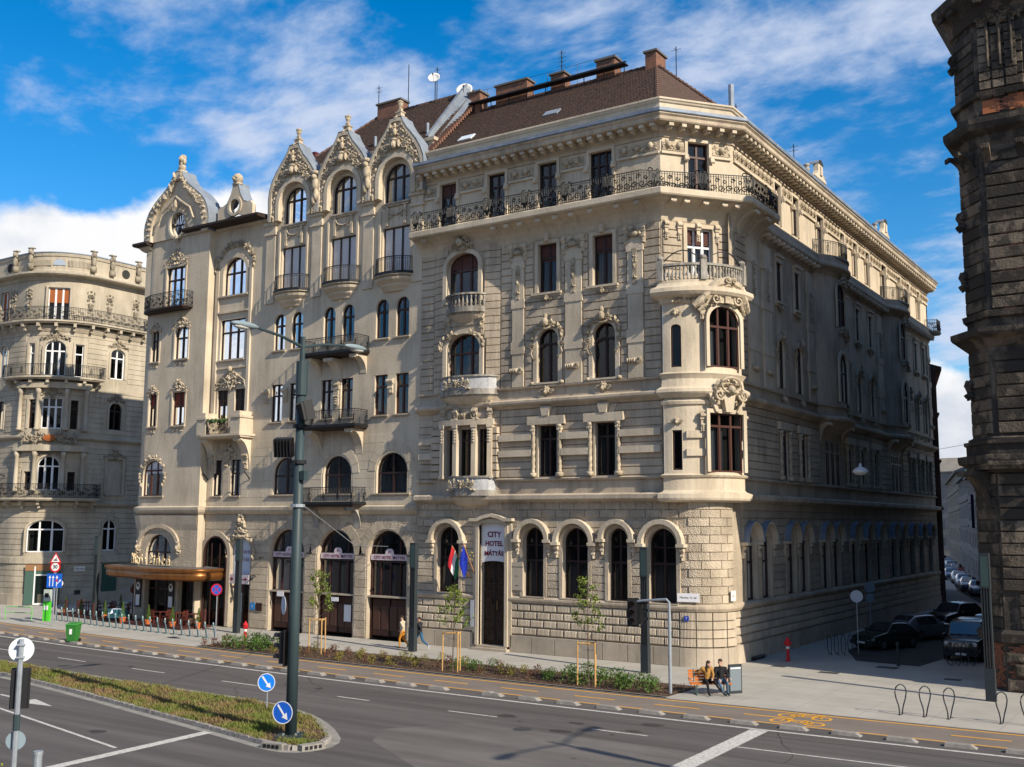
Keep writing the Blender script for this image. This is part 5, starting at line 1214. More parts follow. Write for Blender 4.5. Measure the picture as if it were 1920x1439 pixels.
# roofs of this house
mb = MB()
R2 = [(-52.4, 50.2, 30.7), (-39.3, 50.2, 30.7), (-39.3, 54.2, 35.3), (-47.4, 54.2, 35.3), (-52.4, 58, 30.7), (-39.3, 58, 30.7)]
mb.add(R2, [(0, 1, 2, 3), (3, 4, 0), (3, 2, 5, 4)]); mb.add([(-65, 49, 27.4), (-52.5, 49, 27.6), (-52.5, 54, 29.6), (-62, 54, 29.4), (-65, 56, 27.4)], [(0, 1, 2, 3), (3, 4, 0)]); put('roof', mb, TILE, B)
mb = MB()
for r in range(27):
    f0, f1 = r/27, (r+1)/27; y0, z0_ = 50.2+4*f0, 30.7+4.6*f0; y1, z1_ = 50.2+4*f1, 30.7+4.6*f1; xl = -52.4+5*f0; u = xl+.1+(.09 if r % 2 else 0)
    while u < -39.6:
        j = rr.uniform(-.006, .012); mb.add([(u, y0-.035, z0_+.045+j), (u+.175, y0-.035, z0_+.045+j), (u+.175, y1, z1_+.02), (u, y1, z1_+.02), (u, y0-.035, z0_+.01), (u+.175, y0-.035, z0_+.01)], [(0, 1, 2, 3), (4, 5, 1, 0)]); u += .2
put('roof_tiles', mb, MT['roof_tile_clay'], B, kind='stuff')
mb = MB()
for a, b in ((3, 2), (0, 3)):
    A_, B_ = Vector(R2[a]), Vector(R2[b]); n = int((B_-A_).length/.4)
    for i in range(n): mb.tube([A_.lerp(B_, i/n), A_.lerp(B_, (i+.92)/n)], [.13, .1], 6)
put('ridge_tiles', mb, RIDGE, B, kind='stuff')
# party wall flashing between the two roofs
mb = MB(); mb.add([(-39.9, 50.0, 30.6), (-39.9, 54.1, 35.7), (-39.0, 54.1, 35.0), (-39.0, 49.6, 29.3), (-39.9, 49.6, 30.0)], [(0, 1, 2, 3, 4)]); mb.box(-40.05, -39.85, 50.0, 50.1, 30.5, 30.9); mb.add([(-40.0, 50.0, 31.0), (-40.0, 54.1, 35.9), (-39.75, 54.1, 35.9), (-39.75, 50.0, 31.0), (-39.75, 50.0, 29.6), (-39.75, 54.1, 29.6)], [(0, 1, 2, 3), (3, 2, 5, 4)]); put('party_wall_flashing', mb, WHITEZ, B)
mb = MB(); mb.add([(-39.3, 49.3, 29.5), (-39.3, 54.0, 34.2), (-38.85, 54.0, 34.25), (-38.85, 49.3, 29.55)], [(0, 1, 2, 3)])
for i in range(22):
    f = i/22; mb.box(-39.35, -38.8, 49.3+4.7*f, 49.3+4.7*(f+.035), 29.6+4.7*f, 29.85+4.7*f)
put('party_wall', mb, CHIM, B)
chimney(B, -46.3, 54.2, 34.9, 2.1, .8, 1.0, CHIM, 0); antenna(B, -47.6, 54.2, 35.3, 2.3, 2); antenna(B, -44.9, 54.2, 35.3, 3.2, 0); antenna(B, -42.4, 54.2, 35.3, 2.4, 3); dish(B, -42.4, 53.9, 36.7, .42)
put('flue', MB().box(-.22, .22, -.2, .2, 0, 2.0), mat('dark_red_flue', (.09, .02, .03), .7), B, Matrix.Translation((-51.0, 51.5, 30.5)))
for x in (-45.0, -40.6): put('vent_pipe', MB().tube([(x, 51.0, 31), (x, 51.0, 32.3)], .1, 8), ZINC, B)
# small pierced dormer gable on the eave
dp = [(-1.75, 0), (-1.75, .95), (-1.5, 1.25), (-1.2, 1.2), (-.85, 1.35), (-.5, 1.9), (-.3, 2.5), (-.3, 2.7), (.3, 2.7), (.3, 2.5), (.5, 1.9), (.85, 1.35), (1.2, 1.2), (1.5, 1.25), (1.75, .95), (1.75, 0)]
hole = [(.52*cos(-pi/2-2*pi*i/15), 1.05+.52*sin(-pi/2-2*pi*i/15)) for i in range(16)]
dg_ = put('dormer_gable', ring_mesh(dp, hole, .15, -.15), STUC2, B, fa.mat(-55.6, 27.6, .2)); put('oculus_ring', ring_mesh([(.7*cos(2*pi*i/20), 1.05+.7*sin(2*pi*i/20)) for i in range(21)], [(.5*cos(2*pi*i/20), 1.05+.5*sin(2*pi*i/20)) for i in range(21)], -.1, -.24), STUC2, dg_)
put('stone_head', MB().blob((0, 0, 3.05), (.4, .36, .42), 0, 10, 5).blob((0, -.34, 3.0), (.07, .08, .1)).blob((.18, -.25, 3.1), (.12, .12, .1)).blob((-.18, -.25, 3.1), (.12, .12, .1)).box(-.32, .32, -.2, .2, 2.6, 2.75), CARV2, dg_, smooth=True)
put('dormer_flashing', (lambda mb: (mb.v.extend([(x*1.01, y, z+.015) for y in (-.17, .8) for x, z in dp[3:13]]), mb.f.extend([(i, i+1, 10+i+1, 10+i) for i in range(9)]), mb)[-1])(MB()), ZINC, dg_)
mb = MB(); mb.tube([(-58.5, 51, 28), (-58.5, 51, 30.2)], .03, 4); mb.tube([(-58.9, 51, 29.9), (-57.0, 50.6, 29.7)], .016, 3); mb.tube([(-57.1, 50.7, 29.2), (-57.0, 50.6, 30.0)], .012, 3); mb.tube([(-58.9, 51, 29.5), (-58.8, 51, 30.3)], .012, 3); put('antenna', mb, IRON, B); antenna(B, -53.4, 51, 29, 2.4, 4)
# balconies
def iron_balcony(parent, u0, u1, z, dep, style='medal', curved=True, h=1.0, shelf=.14, fr=None):
    pts = bow((u0, 48.9), (u1, 48.9), dep, 8, 'round') if curved else [(u0, 48.9), (u0, 48.9-dep), (u1, 48.9-dep), (u1, 48.9)]
    b = slab(parent, pts, z-shelf, shelf, STUC2 if curved else EAVE); railing(b, pts, z, h, style, step=.13)
    put('floor_edge', sweep(MB(), pts, [(.02, z-.02), (.08, z-.02), (.08, z+.14), (.02, z+.14)]), IRON, b)
    return b
for c, w in zip(cen, (1.52, 1.53, 1.52)):
    p = bow((c-w-.05, 48.9), (c+w-.05, 48.9), .78, 8, 'round'); b = iron_balcony(B, c-w-.05, c+w-.05, 21.95, .78, 'plain', h=1.05)
    mb = MB(); sweep(mb, [(x, y) for x, y in p], [(.02, 21.75), (-.05, 21.6), (-.3, 21.4), (-.32, 21.3), (-.5, 21.1), (-.55, 21.0), (-.75, 20.95)]); put('balcony_soffit', mb, STUC2, b)
for z, st in ((17.35, 'medal'), (12.75, 'medal'), (8.0, 'medal')):
    b = iron_balcony(B, -47.95, -43.3, z, 1.15, 'medal', False, 1.02, .16)
orn(B, fa, -45.85, 17.1, bracket_mesh(.7, 1.6, .9, STUC2, 'm'), 0, name='corbel'); orn(B, fa, -43.7, 17.2, bracket_mesh(.5, 1.1, .95, STUC2, 'm2'), 0, name='corbel'); orn(B, fa, -47.5, 17.2, bracket_mesh(.5, 1.1, .95, STUC2, 'm2'), 0, name='corbel'); orn(B, fa, -45.85, 14.2, console_mesh(CARV2, .55, 1.6), .05, name='console')
for s in (-47.3, -43.9): orn(B, fa, s, 12.6, bracket_mesh(.6, 1.5, .95, STUC2, 'm3'), 0, name='corbel'); orn(B, fa, s, 7.85, bracket_mesh(.55, 1.3, .9, GREYST, 'm4'), 0, name='corbel')
for u in (-52.15, -50.4, -41.42): orn(B, fa, u, 14.7, console_mesh(STUC2, .5, .9), .02, name='console')
# tower balcony
p = [(-64.6, 49.3), (-64.2, 48.0), (-63, 47.55), (-61.2, 47.45), (-59.4, 47.5), (-59.3, 48.3)]
bb = slab(B, p, 21.75, .2, EAVE); railing(bb, p, 21.95, 1.05, 'scroll')
# stone balcony of the middle bay
p = [(-57.75, 48.9), (-57.75, 47.85), (-57.1, 47.7), (-53.3, 47.7), (-53.2, 48.9)]
bb = slab(B, p, 12.45, .25, STUC2); railing(bb, [(-56.7, 47.8), (-54.6, 47.8)], 12.7, 1.0, 'scroll', step=.1)
put('planter_flowers', (lambda mb: ([mb.blob((-56.5+.13*i, 47.75+.05*sin(i), 13.6+.08*cos(i*2)), (.12, .1, .12), i) for i in range(14)], mb)[-1])(MB()), mat('balcony_foliage', (.06, .1, .03), .8), bb)
for x in (-57.2, -53.85):
    mb = MB(); mb.box(x-.45, x+.45, 47.75, 48.9, 12.7, 13.75); mb.box(x-.52, x+.52, 47.68, 48.9, 13.75, 13.9); mb.box(x-.35, x+.35, 47.8, 48.9, 13.9, 14.2); put('balcony_pier', mb, STUC2, bb)
    orn(B, fa, x, 12.45, bracket_mesh(.7, 2.3, .9, STUC2, 'm5'), 0, name='corbel'); orn(B, fa, x, 10.4, console_mesh(CARV2, .5, 1.1), .05, name='console')
orn(B, fa, -55.6, 11.2, relief('eag', mound_s(1.6, 1.0), 20, .12, CARV2, 1.2), .1); orn(B, fa, -55.8, 10.6, console_mesh(CARV2, .5, 1.0), .03, name='console')
for u in (-57.6, -53.5): put('flag_holder', MB().tube([(0, 0, 0), (.0, -.5, .5)], .04, 5), IRON, B, fa.mat(u, 9.7, 0))
# tower foot: flared corbelling and carved heads
mb = MB(); sweep(mb, [(TC[0]+1.5*sin(radians(a)), TC[1]-1.5*cos(radians(a))) for a in range(-90, 1, 10)]+[(XT, 48.3)], [(0, 6.3), (.1, 6.7), (.22, 7.3)]); put('flared_base', mb, STUC2, B)
for u, s in ((-63.9, 1), (-59.6, 1)): orn(B, fT, u, 4.7, relief('hd', mound_s(.7, 1.1), 16, .12, CARV2, 1.4, extra=lambda mb: mb.blob((0, -.2, .5), (.13, .15, .18), 0, 8, 4)), .05, .8)
put('arch_band', ring_mesh([(-2.25*cos(pi*i/16), 1.55*sin(pi*i/16)) for i in range(17)], [(-1.95*cos(pi*i/16), 1.3*sin(pi*i/16)) for i in range(17)], .0, -.14), BOSS, B, fT.mat(-61.75, 5.15, 0))
# --- restaurant and shopfronts
SHOPW = mat('dark_brown_shopfront', (.045, .018, .014), .45, (.03, .012, .01), 5)
def shopfront(o, banner=True):
    w = o['w']; M = fa.mat(o['c'], .05, -.4); h = o['z1']-.05
    mb = ring_mesh(outline(w, h, o['rise']), [(x*(w-.24)/w, max(z-.0, 0) if z < h-o['rise']+.01 else (h-o['rise'])+(z-(h-o['rise']))*.92) for x, z in outline(w, h, o['rise'])], -.08, .1)
    for z in (2.5, 4.55, 4.95): mb.box(-w/2, w/2, -.1, .08, z-.06, z+.06)
    for i in range(1, 4): x = -w/2+w*i/4; mb.box(x-.045, x+.045, -.06, .06, 2.5, 4.9)
    for i in (1, 3): x = -w/2+w*i/4; mb.box(x-.04, x+.04, -.06, .06, 4.9, zat(x, w, h, o['rise']))
    s = put('window', mb, SHOPW, B, M)
    put('pane', MB().add([(x, .02, max(z, 2.5)) for x, z in outline(w-.05, h-.03, o['rise'])], [tuple(range(len(outline(w, h, o['rise']))))]), GLASSD, s)
    p = outline(w, h, o['rise']); n = len(p); mb = MB(); mb.v += [(x, y, z) for y in (.05, 1.2) for x, z in p]; mb.f.append(tuple(n+i for i in range(n))); mb.f += [(i, (i+1) % n, n+(i+1) % n, n+i) for i in range(n)]; put('room_interior', mb, ROOM, s)
    mb = MB(); k = 12
    for a, b in ((-w/2+.2, -w/2+.75), (-.35, .1), (w/2-.8, w/2-.2)):
        vs = []
        for i in range(k+1): x = a+(b-a)*i/k; y = .3+.04*sin(i*2.1); vs += [(x, y, 2.6), (x, y, 4.4)]
        mb.add(vs, [(2*i, 2*i+2, 2*i+3, 2*i+1) for i in range(k)])
    put('curtain', mb, CURT, s)
    for i in range(2): put('door_panel', MB().pillow(-w/2+.1+i*(w-.2)/2+.04, -w/2+.1+(i+1)*(w-.2)/2-.04, .1, 2.38, .08, -.05, .08), SHOPW, s)
    for i in range(4): put('inset_panel', MB().pillow(-w/2+.25+i*(w-.4)/4, -w/2+.25+(i+.8)*(w-.4)/4, .5, 1.9, -.04, -.08, .05), mat('shop_panel', (.065, .03, .022), .45), s)
    put('shop_sill', MB().box(-w/2-.05, w/2+.05, -.35, .05, 2.42, 2.52), PLIN, s)
    if banner:
        bn = put('sign_banner', MB().prism([(-w/2+.08, 0), (-w/2+.08, .34), (-.33, .34), (-.3, .55), (-.16, .68), (.16, .68), (.3, .55), (.33, .34), (w/2-.08, .34), (w/2-.08, 0)], 0, -.04), mat('pale_pink_banner', (.6, .5, .52), .6), s, Matrix.Translation((0, -.14, 4.62)))
        lettering(bn, Matrix.Translation((0, -.045, .15)), 'CITY HOTEL MÁTYÁS', .25, MAROON, ext=.004, bold=.004); lettering(bn, Matrix.Translation((0, -.045, .47)), 'M', .2, MAROON, ext=.004)
for o in G_ops[:3]: shopfront(o)
put('small_notice', MB().box(-.3, .3, -.02, 0, 0, .32), SIGNW, B, fa.mat(-50.3, 2.2, .0)); put('small_notice', MB().box(-.3, .3, -.02, 0, 0, .25), SIGNW, B, fa.mat(-45.6, 2.1, .0)); put('small_notice', MB().box(-.28, .28, -.02, 0, 0, 1.0), SIGNW, B, fa.mat(-44.8, .9, -.3))
# small arched doorway with sign
dw = put('door', MB().box(-.92, .92, 0, .1, 0, 3.2), SHOPW, B, fa.mat(-54.1, .05, -.35)); put('door_glass', MB().box(-.75, -.1, -.03, 0, .3, 2.2), mat('milky_door_glass', (.35, .42, .45), .3), dw); put('door_glass', MB().box(.1, .75, -.03, 0, .3, 2.9), GLASSD, dw)
sg = put('hotel_sign', MB().prism([(-.88, 0), (-.88, 1.6)]+[(-.88*cos(pi*i/10), 1.6+.88*sin(pi*i/10)) for i in range(11)]+[(.88, 0)], 0, .05), mat('bluish_white_sign', (.5, .56, .66), .5), B, fa.mat(-54.1, 3.45, -.2))
for i, (t, z) in enumerate((('CITY HOTEL', 1.45), ('MÁTYÁS', .95))): lettering(sg, Matrix.Translation((.05, -.01, z)), t, .3, MAROON, ext=.006)
ar = put('arrow_board', MB().box(-1.1, 1.0, -.05, 0, 0, .6), mat('grey_pink_board', (.45, .4, .44), .6), B, fa.mat(-54.15, 2.85, .06))
for x in (-.65, .05, .65): put('arrow', MB().prism([(x-.22, .27), (x-.22, .33), (x+.02, .33), (x+.02, .43), (x+.22, .3), (x+.02, .17), (x+.02, .27)], -.05, -.065), MAROON, ar)
orn(B, fa, -54.1, 5.9, relief('door3', mound_s(1.2, 1.7), 70, .11, CARV2, 1.5, extra=lambda mb: mb.blob((0, -.2, 1.1), (.13, .15, .18), 0, 8, 4)), .05); orn(B, fa, -54.1, 4.9, relief('door4', ring_s(1.2, .25, -.3, pi/2), 26, .11, CARV2, 1.2), .05)
put('wall_lamp', MB().tube([(0, 0, .2), (0, -.35, .25)], .04, 5).blob((0, -.4, .1), (.14, .12, .2)), IRON, B, fa.mat(-52.6, 3.2, 0))
plaque(B, fa, -52.75, 1.25, .42, .45, mat('blue_plate2', (.03, .2, .5), .5), 'i', PLW, .3, .06); plaque(B, fa, -52.15, 1.2, .55, .5, SHOPW, None, None, .1, .06)
for u in (-51.9, -47.6, -43.2, -39.6): put('wall_spotlight', MB().tube([(0, 0, 0), (0, -.25, .05)], .03, 4).blob((0, -.3, 0), (.08, .14, .08)), IRON, B, fa.mat(u, 5.0 if u > -50 else 4.6, .05))
# restaurant front in the tower
mb = MB(); mb.box(-1.35, 1.35, 0, .1, .0, .15)
for x in (-1.35, -.45, .45, 1.27): mb.box(x, x+.08, 0, .1, 0, 2.95)
mb.box(-1.35, 1.35, 0, .1, 2.1, 2.2); mb.box(-1.35, 1.35, 0, .1, 2.85, 3.0)
rd = put('restaurant_door', mb, SHOPW, B, fT.mat(-61.75, .1, -.4)); put('door_glass', MB().box(-1.3, 1.3, .04, .06, .1, 2.9), GLASSD, rd); put('room_interior', MB().box(-1.4, 1.4, .12, 1.6, 0, 3), ROOM, rd)
mb = MB()
for x in (-.8, -.25, .3, .74): mb.box(x, x+.06, 0, .1, 0, 2.5)
mb.box(-.8, .8, 0, .1, 0, .1); mb.box(-.8, .8, 0, .1, 2.4, 2.5)
rd = put('restaurant_window', mb, SHOPW, B, fT.mat(-58.7, .5, -.35)); put('pane', MB().box(-.78, .78, .04, .06, .1, 2.4), GLASSD, rd); put('room_interior', MB().box(-.85, .85, .12, 1.4, 0, 2.6), ROOM, rd)
for o in (OP(-61.75, 2.7, 3.9, 5.98, 1.3),): window(B, fT, o, .35, wood=WDARK, cas=3, tran=.42, curt='none', gl=GLASSD)
M1 = OP(-57.75+.35, .01, 3, 3.1)
# arched shop window right of the tower
mb = ring_mesh(outline(2.3, 5.9, 1.15), outline(2.1, 5.8, 1.05), -.12, .0); w_ = put('window', mb, SHOPW, B, fa.mat(-56.4, .05, .06)); put('pane', MB().add([(x, -.03, z) for x, z in outline(2.2, 5.85, 1.1)], [tuple(range(15))]), GLASSD, w_); put('room_interior', MB().add([(x, -.01, z) for x, z in outline(2.25, 5.87, 1.12)], [tuple(range(15))]), ROOM, w_)
for x in (-.4, .4): put('mullion', MB().box(x-.04, x+.04, -.08, -.03, 0, 5.4), SHOPW, w_)
put('mullion', MB().box(-1.1, 1.1, -.08, -.03, 3.1, 3.3), SHOPW, w_)
put('arch_moulding', ring_mesh(outline(2.3, 5.9, 1.15, .3), outline(2.3, 5.9, 1.15, 0.), .0, -.16), BOSS, B, fa.mat(-56.4, .05, 0))
for u in (-63.6, -60.1):     # menu boards in black frames
    mbd = put('menu_board', MB().box(-.3, .3, -.06, 0, 0, 1.95), BLACKP, B, fT.mat(u, .95, .05)); put('menu_sheet', MB().box(-.2, .2, -.075, -.06, .12, .85), SIGNW, mbd); put('crest_disc', MB().lathe([(.0, .0), (.2, 0), (.2, .02), (0, .02)], n=14, T=lambda x, y, z: (x, -.062-z, 1.45+y*1.4)), SIGNW, mbd); put('crest_mark', MB().prism([(-.08, 1.4), (-.09, 1.6), (.09, 1.6), (.08, 1.4)], -.085, -.095), BLACKP, mbd)
    put('menu_lamp', MB().tube([(0, 0, 2.2), (0, -.25, 2.4), (0, -.3, 2.3)], .025, 4), IRON, mbd)
# copper canopy, a wavy deep fascia round the corner
COPP = mat('copper_canopy', (.36, .15, .045), .38, (.22, .09, .03), 2, .3, metal=.75)
cp = [(-66.6, 52.2), (-66.9, 50.3), (-67.2, 48.9), (-67.0, 47.9), (-66.0, 47.2), (-64.8, 46.9), (-63.2, 46.75), (-61.6, 46.3), (-60.0, 45.95), (-58.4, 46.0), (-57.2, 46.2), (-56.2, 46.35), (-55.6, 46.8), (-55.45, 47.6), (-55.6, 48.85)]
def smooth(pts, it=2):
    for _ in range(it):
        q = [pts[0]]
        for a, b in zip(pts, pts[1:]): q += [(a[0]*.75+b[0]*.25, a[1]*.75+b[1]*.25), (a[0]*.25+b[0]*.75, a[1]*.25+b[1]*.75)]
        pts = q+[pts[-1]]
    return pts
cps = smooth(cp)
mb = MB(); sweep(mb, cps, [(-.6, 3.0), (-.25, 3.02), (-.1, 3.12), (-.03, 3.3), (-.02, 3.5), (-.12, 3.52), (.04, 3.6), (.1, 3.72), (.1, 3.78), (-.2, 3.82)]); can = put('canopy', mb, COPP, B, label='curved copper canopy over the restaurant terrace', smooth=True)
n = len(cps); mb = MB(); mb.add([(x, y+.2, 3.8) for x, y in cps]+[(-58, 48.9, 3.95), (-64, 49.2, 3.95)], [tuple(range(n+2))]); mb.add([(x, y+.3, 3.05) for x, y in cps]+[(-58, 48.9, 3.05), (-64, 49.2, 3.05)], [tuple(reversed(range(n+2)))]); put('canopy_roof', mb, mat('dark_canopy_sheet', (.12, .11, .1), .6), can)
GOLD = mat('cream_gold_letters', (.75, .58, .33), .5)
fl = smooth([(-64.4, 48.1), (-61.3, 46.72), (-58.1, 46.45)], 2)
txt = 'Mátyás Pince'; P = [Vector(p) for p in fl]; S = [0]
for a, b in zip(P, P[1:]): S.append(S[-1]+(b-a).length)
wd = [.78, .5, .36, .52, .5, .45, .25, .56, .28, .54, .46, .5]; tot = sum(wd); s = 0
for ch, wch in zip(txt, wd):
    q = (s+wch/2)/tot*S[-1]; s += wch
    if ch == ' ': continue
    for j in range(len(P)-1):
        if q <= S[j+1]: t = (P[j+1]-P[j]).normalized(); c = P[j].lerp(P[j+1], (q-S[j])/(S[j+1]-S[j])); break
    Mx = Matrix((Vector((t.x, t.y, 0)), Vector((-t.y, t.x, 0)), Vector((0, 0, 1)))).transposed().to_4x4(); Mx.translation = (c.x, c.y, 4.28)
    lettering(can, Mx, ch, 1.0, GOLD, ext=.03, bold=.012)
put('letter_rail', MB().tube([(x, y, 3.92) for x, y in fl], .03, 4), IRON, can)
# ================================================================== the leftmost building
b1 = thing('rounded_corner_building', 'weathered grey-beige round cornered house at far left with curved iron balconies', 'building', (-88, 58, 0))
BC = (-84.3, 55.1); BR = 4.4; SL = BR*pi/2
F1L = Line((-104.3, 50.7), (-84.3, 50.7), -20.); F1A = Arc(BC, BR, 0., 0.); F1S = Line((-79.9, 55.1), (-79.9, 75), SL)
FX = Chain([(0, F1L), (SL, F1A), (99, F1S)])
P1 = [(-104.3, 50.7), (-84.3, 50.7)]+[(BC[0]+BR*sin(a*pi/20), BC[1]-BR*cos(a*pi/20)) for a in range(1, 10)]+[(-79.9, 55.1), (-79.9, 75)]
lev = [(0, 8.1, [OP(3.58, 2.9, 4.3, 6.95, .9), OP(9.15, 1.4, 4.35, 7.0, .7), OP(-6, 1.5, 4.3, 6.9, .7)]),
       (8.1, 13.7, [OP(3.5, 1.75, 9.4, 12.25, .85), OP(1.8, .62, 9.4, 10.95), OP(5.3, .62, 9.4, 10.95), OP(9.3, 1.6, 9.2, 12.2), OP(-5, 1.2, 9.4, 12.2)]),
       (13.7, 18.5, [OP(3.5, 1.65, 14.55, 17.15), OP(1.85, .62, 14.55, 17.0), OP(5.25, .62, 14.55, 17.0), OP(9.1, 1.3, 14.75, 17.1, .6), OP(-2.2, .9, 14.55, 17)]),
       (18.5, 23.3, [OP(3.5, 1.7, 19.0, 22.05, .7), OP(1.5, .6, 19.0, 21.8), OP(5.4, .7, 19.0, 21.8), OP(9.05, 1.45, 19.2, 21.85, .5), OP(-2.3, 1.0, 19.1, 21.85, .5)]),
       (23.3, 27.3, [OP(3.53, 1.75, 23.75, 26.6), OP(-2.6, 1.3, 23.7, 26.6)])]
mb = MB(); allops = []
for a, b, ops in lev: wall(mb, FX, -20, 20, a, b, ops, .35); allops += ops
put('wall', mb, B1ST, b1)
courses(b1, FX, -8, 14, 3.6, 8.0, .44, .05, lev[0][2], B1ST, 'stucco_band', margin=.2); courses(b1, FX, -8, 14, .9, 3.3, .44, .05, [OP(3.6, 2.8, 0, 3.35), OP(9.3, 1.5, 0, 3.3)], B1ST, 'stucco_band', margin=.1)
courses(b1, FX, -8, 14, 8.7, 13.4, .44, .04, lev[1][2], B1ST, 'stucco_band', margin=.35); courses(b1, FX, -8, 14, 14.3, 18.3, .44, .04, lev[2][2], B1ST, 'stucco_band', margin=.35); courses(b1, FX, -8, 14, 18.9, 22.9, .44, .04, lev[3][2], B1ST, 'stucco_band', margin=.35)
mb = MB()
for z, pr in ((3.35, [(0, 0), (.15, .02), (.15, .5), (0, .55)]), (8.05, [(0, 0), (.15, .05), (.3, .2), (.35, .35), (0, .45)]), (13.6, [(0, 0), (.15, .05), (.3, .2), (.3, .35), (0, .45)]), (27.2, [(0, 0), (.1, .05), (.2, .3), (.7, .4), (.8, .5), (.8, .65), (0, .75)]), (22.7, [(0, 0), (.1, .1), (.3, .5), (.3, .6), (0, .62)])): sweep(mb, P1, [(d, z+q) for d, q in pr])
put('string_course', mb, B1ST, b1)
mb = MB(); sweep(mb, P1, [(-.35, 27.9), (.05, 27.9), (.05, 28.1), (.0, 28.2), (.0, 29.3), (.08, 29.35), (.12, 29.6), (-.35, 29.7)]); put('attic', mb, B1ST, b1)
put('attic_flashing', sweep(MB(), P1, [(-.4, 29.66), (.16, 29.62), (.16, 29.7), (-.4, 29.78)]), ZINCD, b1)
put('plinth', sweep(MB(), P1, [(0, 0), (.12, 0), (.12, .9), (0, .95)]), PLIN, b1)
put('attic_opening', MB().prism([(-.5, 0)]+[(-.5*cos(pi*i/8), .1+.42*sin(pi*i/8)) for i in range(9)]+[(.5, 0)], 0, -.03), mat('sky_gap_shadow', (.3, .35, .42), .9), b1, FX.mat(3.4, 28.55, .02)); put('attic_opening', MB().lathe([(0, 0), (.4, 0), (.4, .03), (0, .03)], n=16, T=lambda x, y, z: (x, -z, y)), ROOM, b1, FX.mat(9.4, 28.7, .02)); put('attic_opening', MB().lathe([(0, 0), (.4, 0), (.4, .03), (0, .03)], n=16, T=lambda x, y, z: (x, -z, y)), ROOM, b1, FX.mat(-2.2, 28.7, .02))
fl_ = cached('flut', lambda: (lambda mb: ([mb.box(-.9+.11*i, -.85+.11*i, -.05, 0, 0, .55) for i in range(17)], mb)[-1])(MB()).mesh('fluting', B1ST))
for u in (1.9, 5.0): link('fluting', fl_, b1, FX.mat(u, 28.5, 0))
herm = cached('herm', lambda: MB().box(-.22, .22, -.35, .1, 0, .5).blob((0, -.2, .9), (.22, .2, .5), 0, 8, 4).blob((0, -.2, 1.55), (.22, .24, .28), 0, 8, 4).blob((.17, -.16, 1.42), (.1, .15, .24)).blob((-.17, -.16, 1.42), (.1, .15, .24)).box(-.28, .28, -.3, .05, 1.8, 1.9).mesh('herm_figure', B1CV, True))
pend2 = relief('b1p', lambda rr: ((lambda z: (rr.random()*.38*(.3+.7*z/1.7), z))(rr.random()*1.7)), 26, .1, B1CV, 1.3)
for u in (-1.2, .9, 6.1, 7.9, 10.6): link('herm_figure', herm, b1, FX.mat(u, 28.2, 0)); orn(b1, FX, u, 24.9, pend2, .02)
for a, b, ops in lev:
    for o in ops:
        big = 2.5 < o['c'] < 4.5
        if a == 8.1 and o['c'] == 9.3: put('blind_window', MB().box(-.8, .8, 0, .05, 0, 3.0), B1ST, b1, FX.mat(9.3, 9.2, -.12)); surround(b1, FX, o, .2, .08, B1ST); continue
        wd_ = WWHITE if (a in (0, 18.5, 8.1) and big) or a == 23.3 else (WWHITE if a in (0, 18.5) else WDARK)
        if a == 13.7 and big: wd_ = WWHITE
        window(b1, FX, o, .3, wood=wd_, cas=3 if big else 2 if o['w'] > 1 else 1, tran=.7 if a != 23.3 else 1, curt='none', blind=(.45 if big else .9) if a == 23.3 else 0, bmat=BLINDO)
        surround(b1, FX, o, .18, .07, B1ST)
        if a in (13.7, 18.5, 8.1) and (big or o['c'] > 8): orn(b1, FX, o['c'], o['z1']+.05, relief('b1c%.1f' % o['w'], mound_s(o['w']*1.5, .8), 22, .11, B1CV, 1.2), .03)
orn(b1, FX, 9.3, 12.25, relief('b1c1.6', mound_s(2.4, .8), 22, .11, B1CV, 1.2), .03); sill(b1, FX, OP(9.3, 1.6, 9.2, 12.2), .2, .15, .12, B1ST)
orn(b1, FX, 3.5, 13.4, relief('b1big', box_s(4.4, .7), 46, .15, B1CV, 1.3, extra=lambda mb: (volute(mb, (1.2, .3), .3, 1.5, pi, 1, .07, -.15), volute(mb, (-1.2, .3), .3, 1.5, 0, -1, .07, -.15))), .2)
put('orange_medallion', MB().lathe([(0, 0), (.5, 0), (.5, .06), (0, .1)], n=18, T=lambda x, y, z: (x, -z, y*.55)), BLINDO, b1, FX.mat(3.5, 13.75, .35))
for u in (.85, 2.45, 4.6, 6.1):
    for z, h in ((9.3, 3.3), (14.4, 3.5)): put('column', MB().lathe([(.24, 0), (.24, .15), (.17, .2), (.17, h-.4), (.22, h-.35), (.24, h)], n=10), B1ST, b1, FX.mat(u, z, .25), True)
for z in (12.65, 17.95): put('entablature', (lambda mb: (fbox(mb, FX, .6, 6.4, z, z+.5, 0, .5), mb)[-1])(MB()), B1ST, b1)
def b1_balcony(s0, s1, z, dep, style, hh=1.0):
    pts = [tuple(FX.pt(s0+.02, 0, 0)[:2])]+[tuple(FX.pt(s0+(s1-s0)*i/14, 0, dep*(1 if 0 < i < 14 else .9))[:2]) for i in range(15)]+[tuple(FX.pt(s1-.02, 0, 0)[:2])]
    b = slab(b1, pts, z-.25, .25, B1ST); railing(b, pts, z, hh, style)
    n = int((s1-s0)/1.25)
    for i in range(n+1): link('corbel', cached('b1cb', lambda: MB().box(-.12, .12, -.75, 0, -.1, .2).box(-.1, .1, -.45, 0, -.4, -.1).mesh('corbel', B1ST)), b, FX.mat(s0+.3+(s1-s0-.6)*i/n, z-.45, 0))
b1_balcony(-4.5, 11.6, 23.7, .85, 'scroll', 1.1); b1_balcony(-.9, 7.3, 18.9, .95, 'medal'); b1_balcony(-1.2, 7.3, 8.75, 1.1, 'scroll', 1.15)
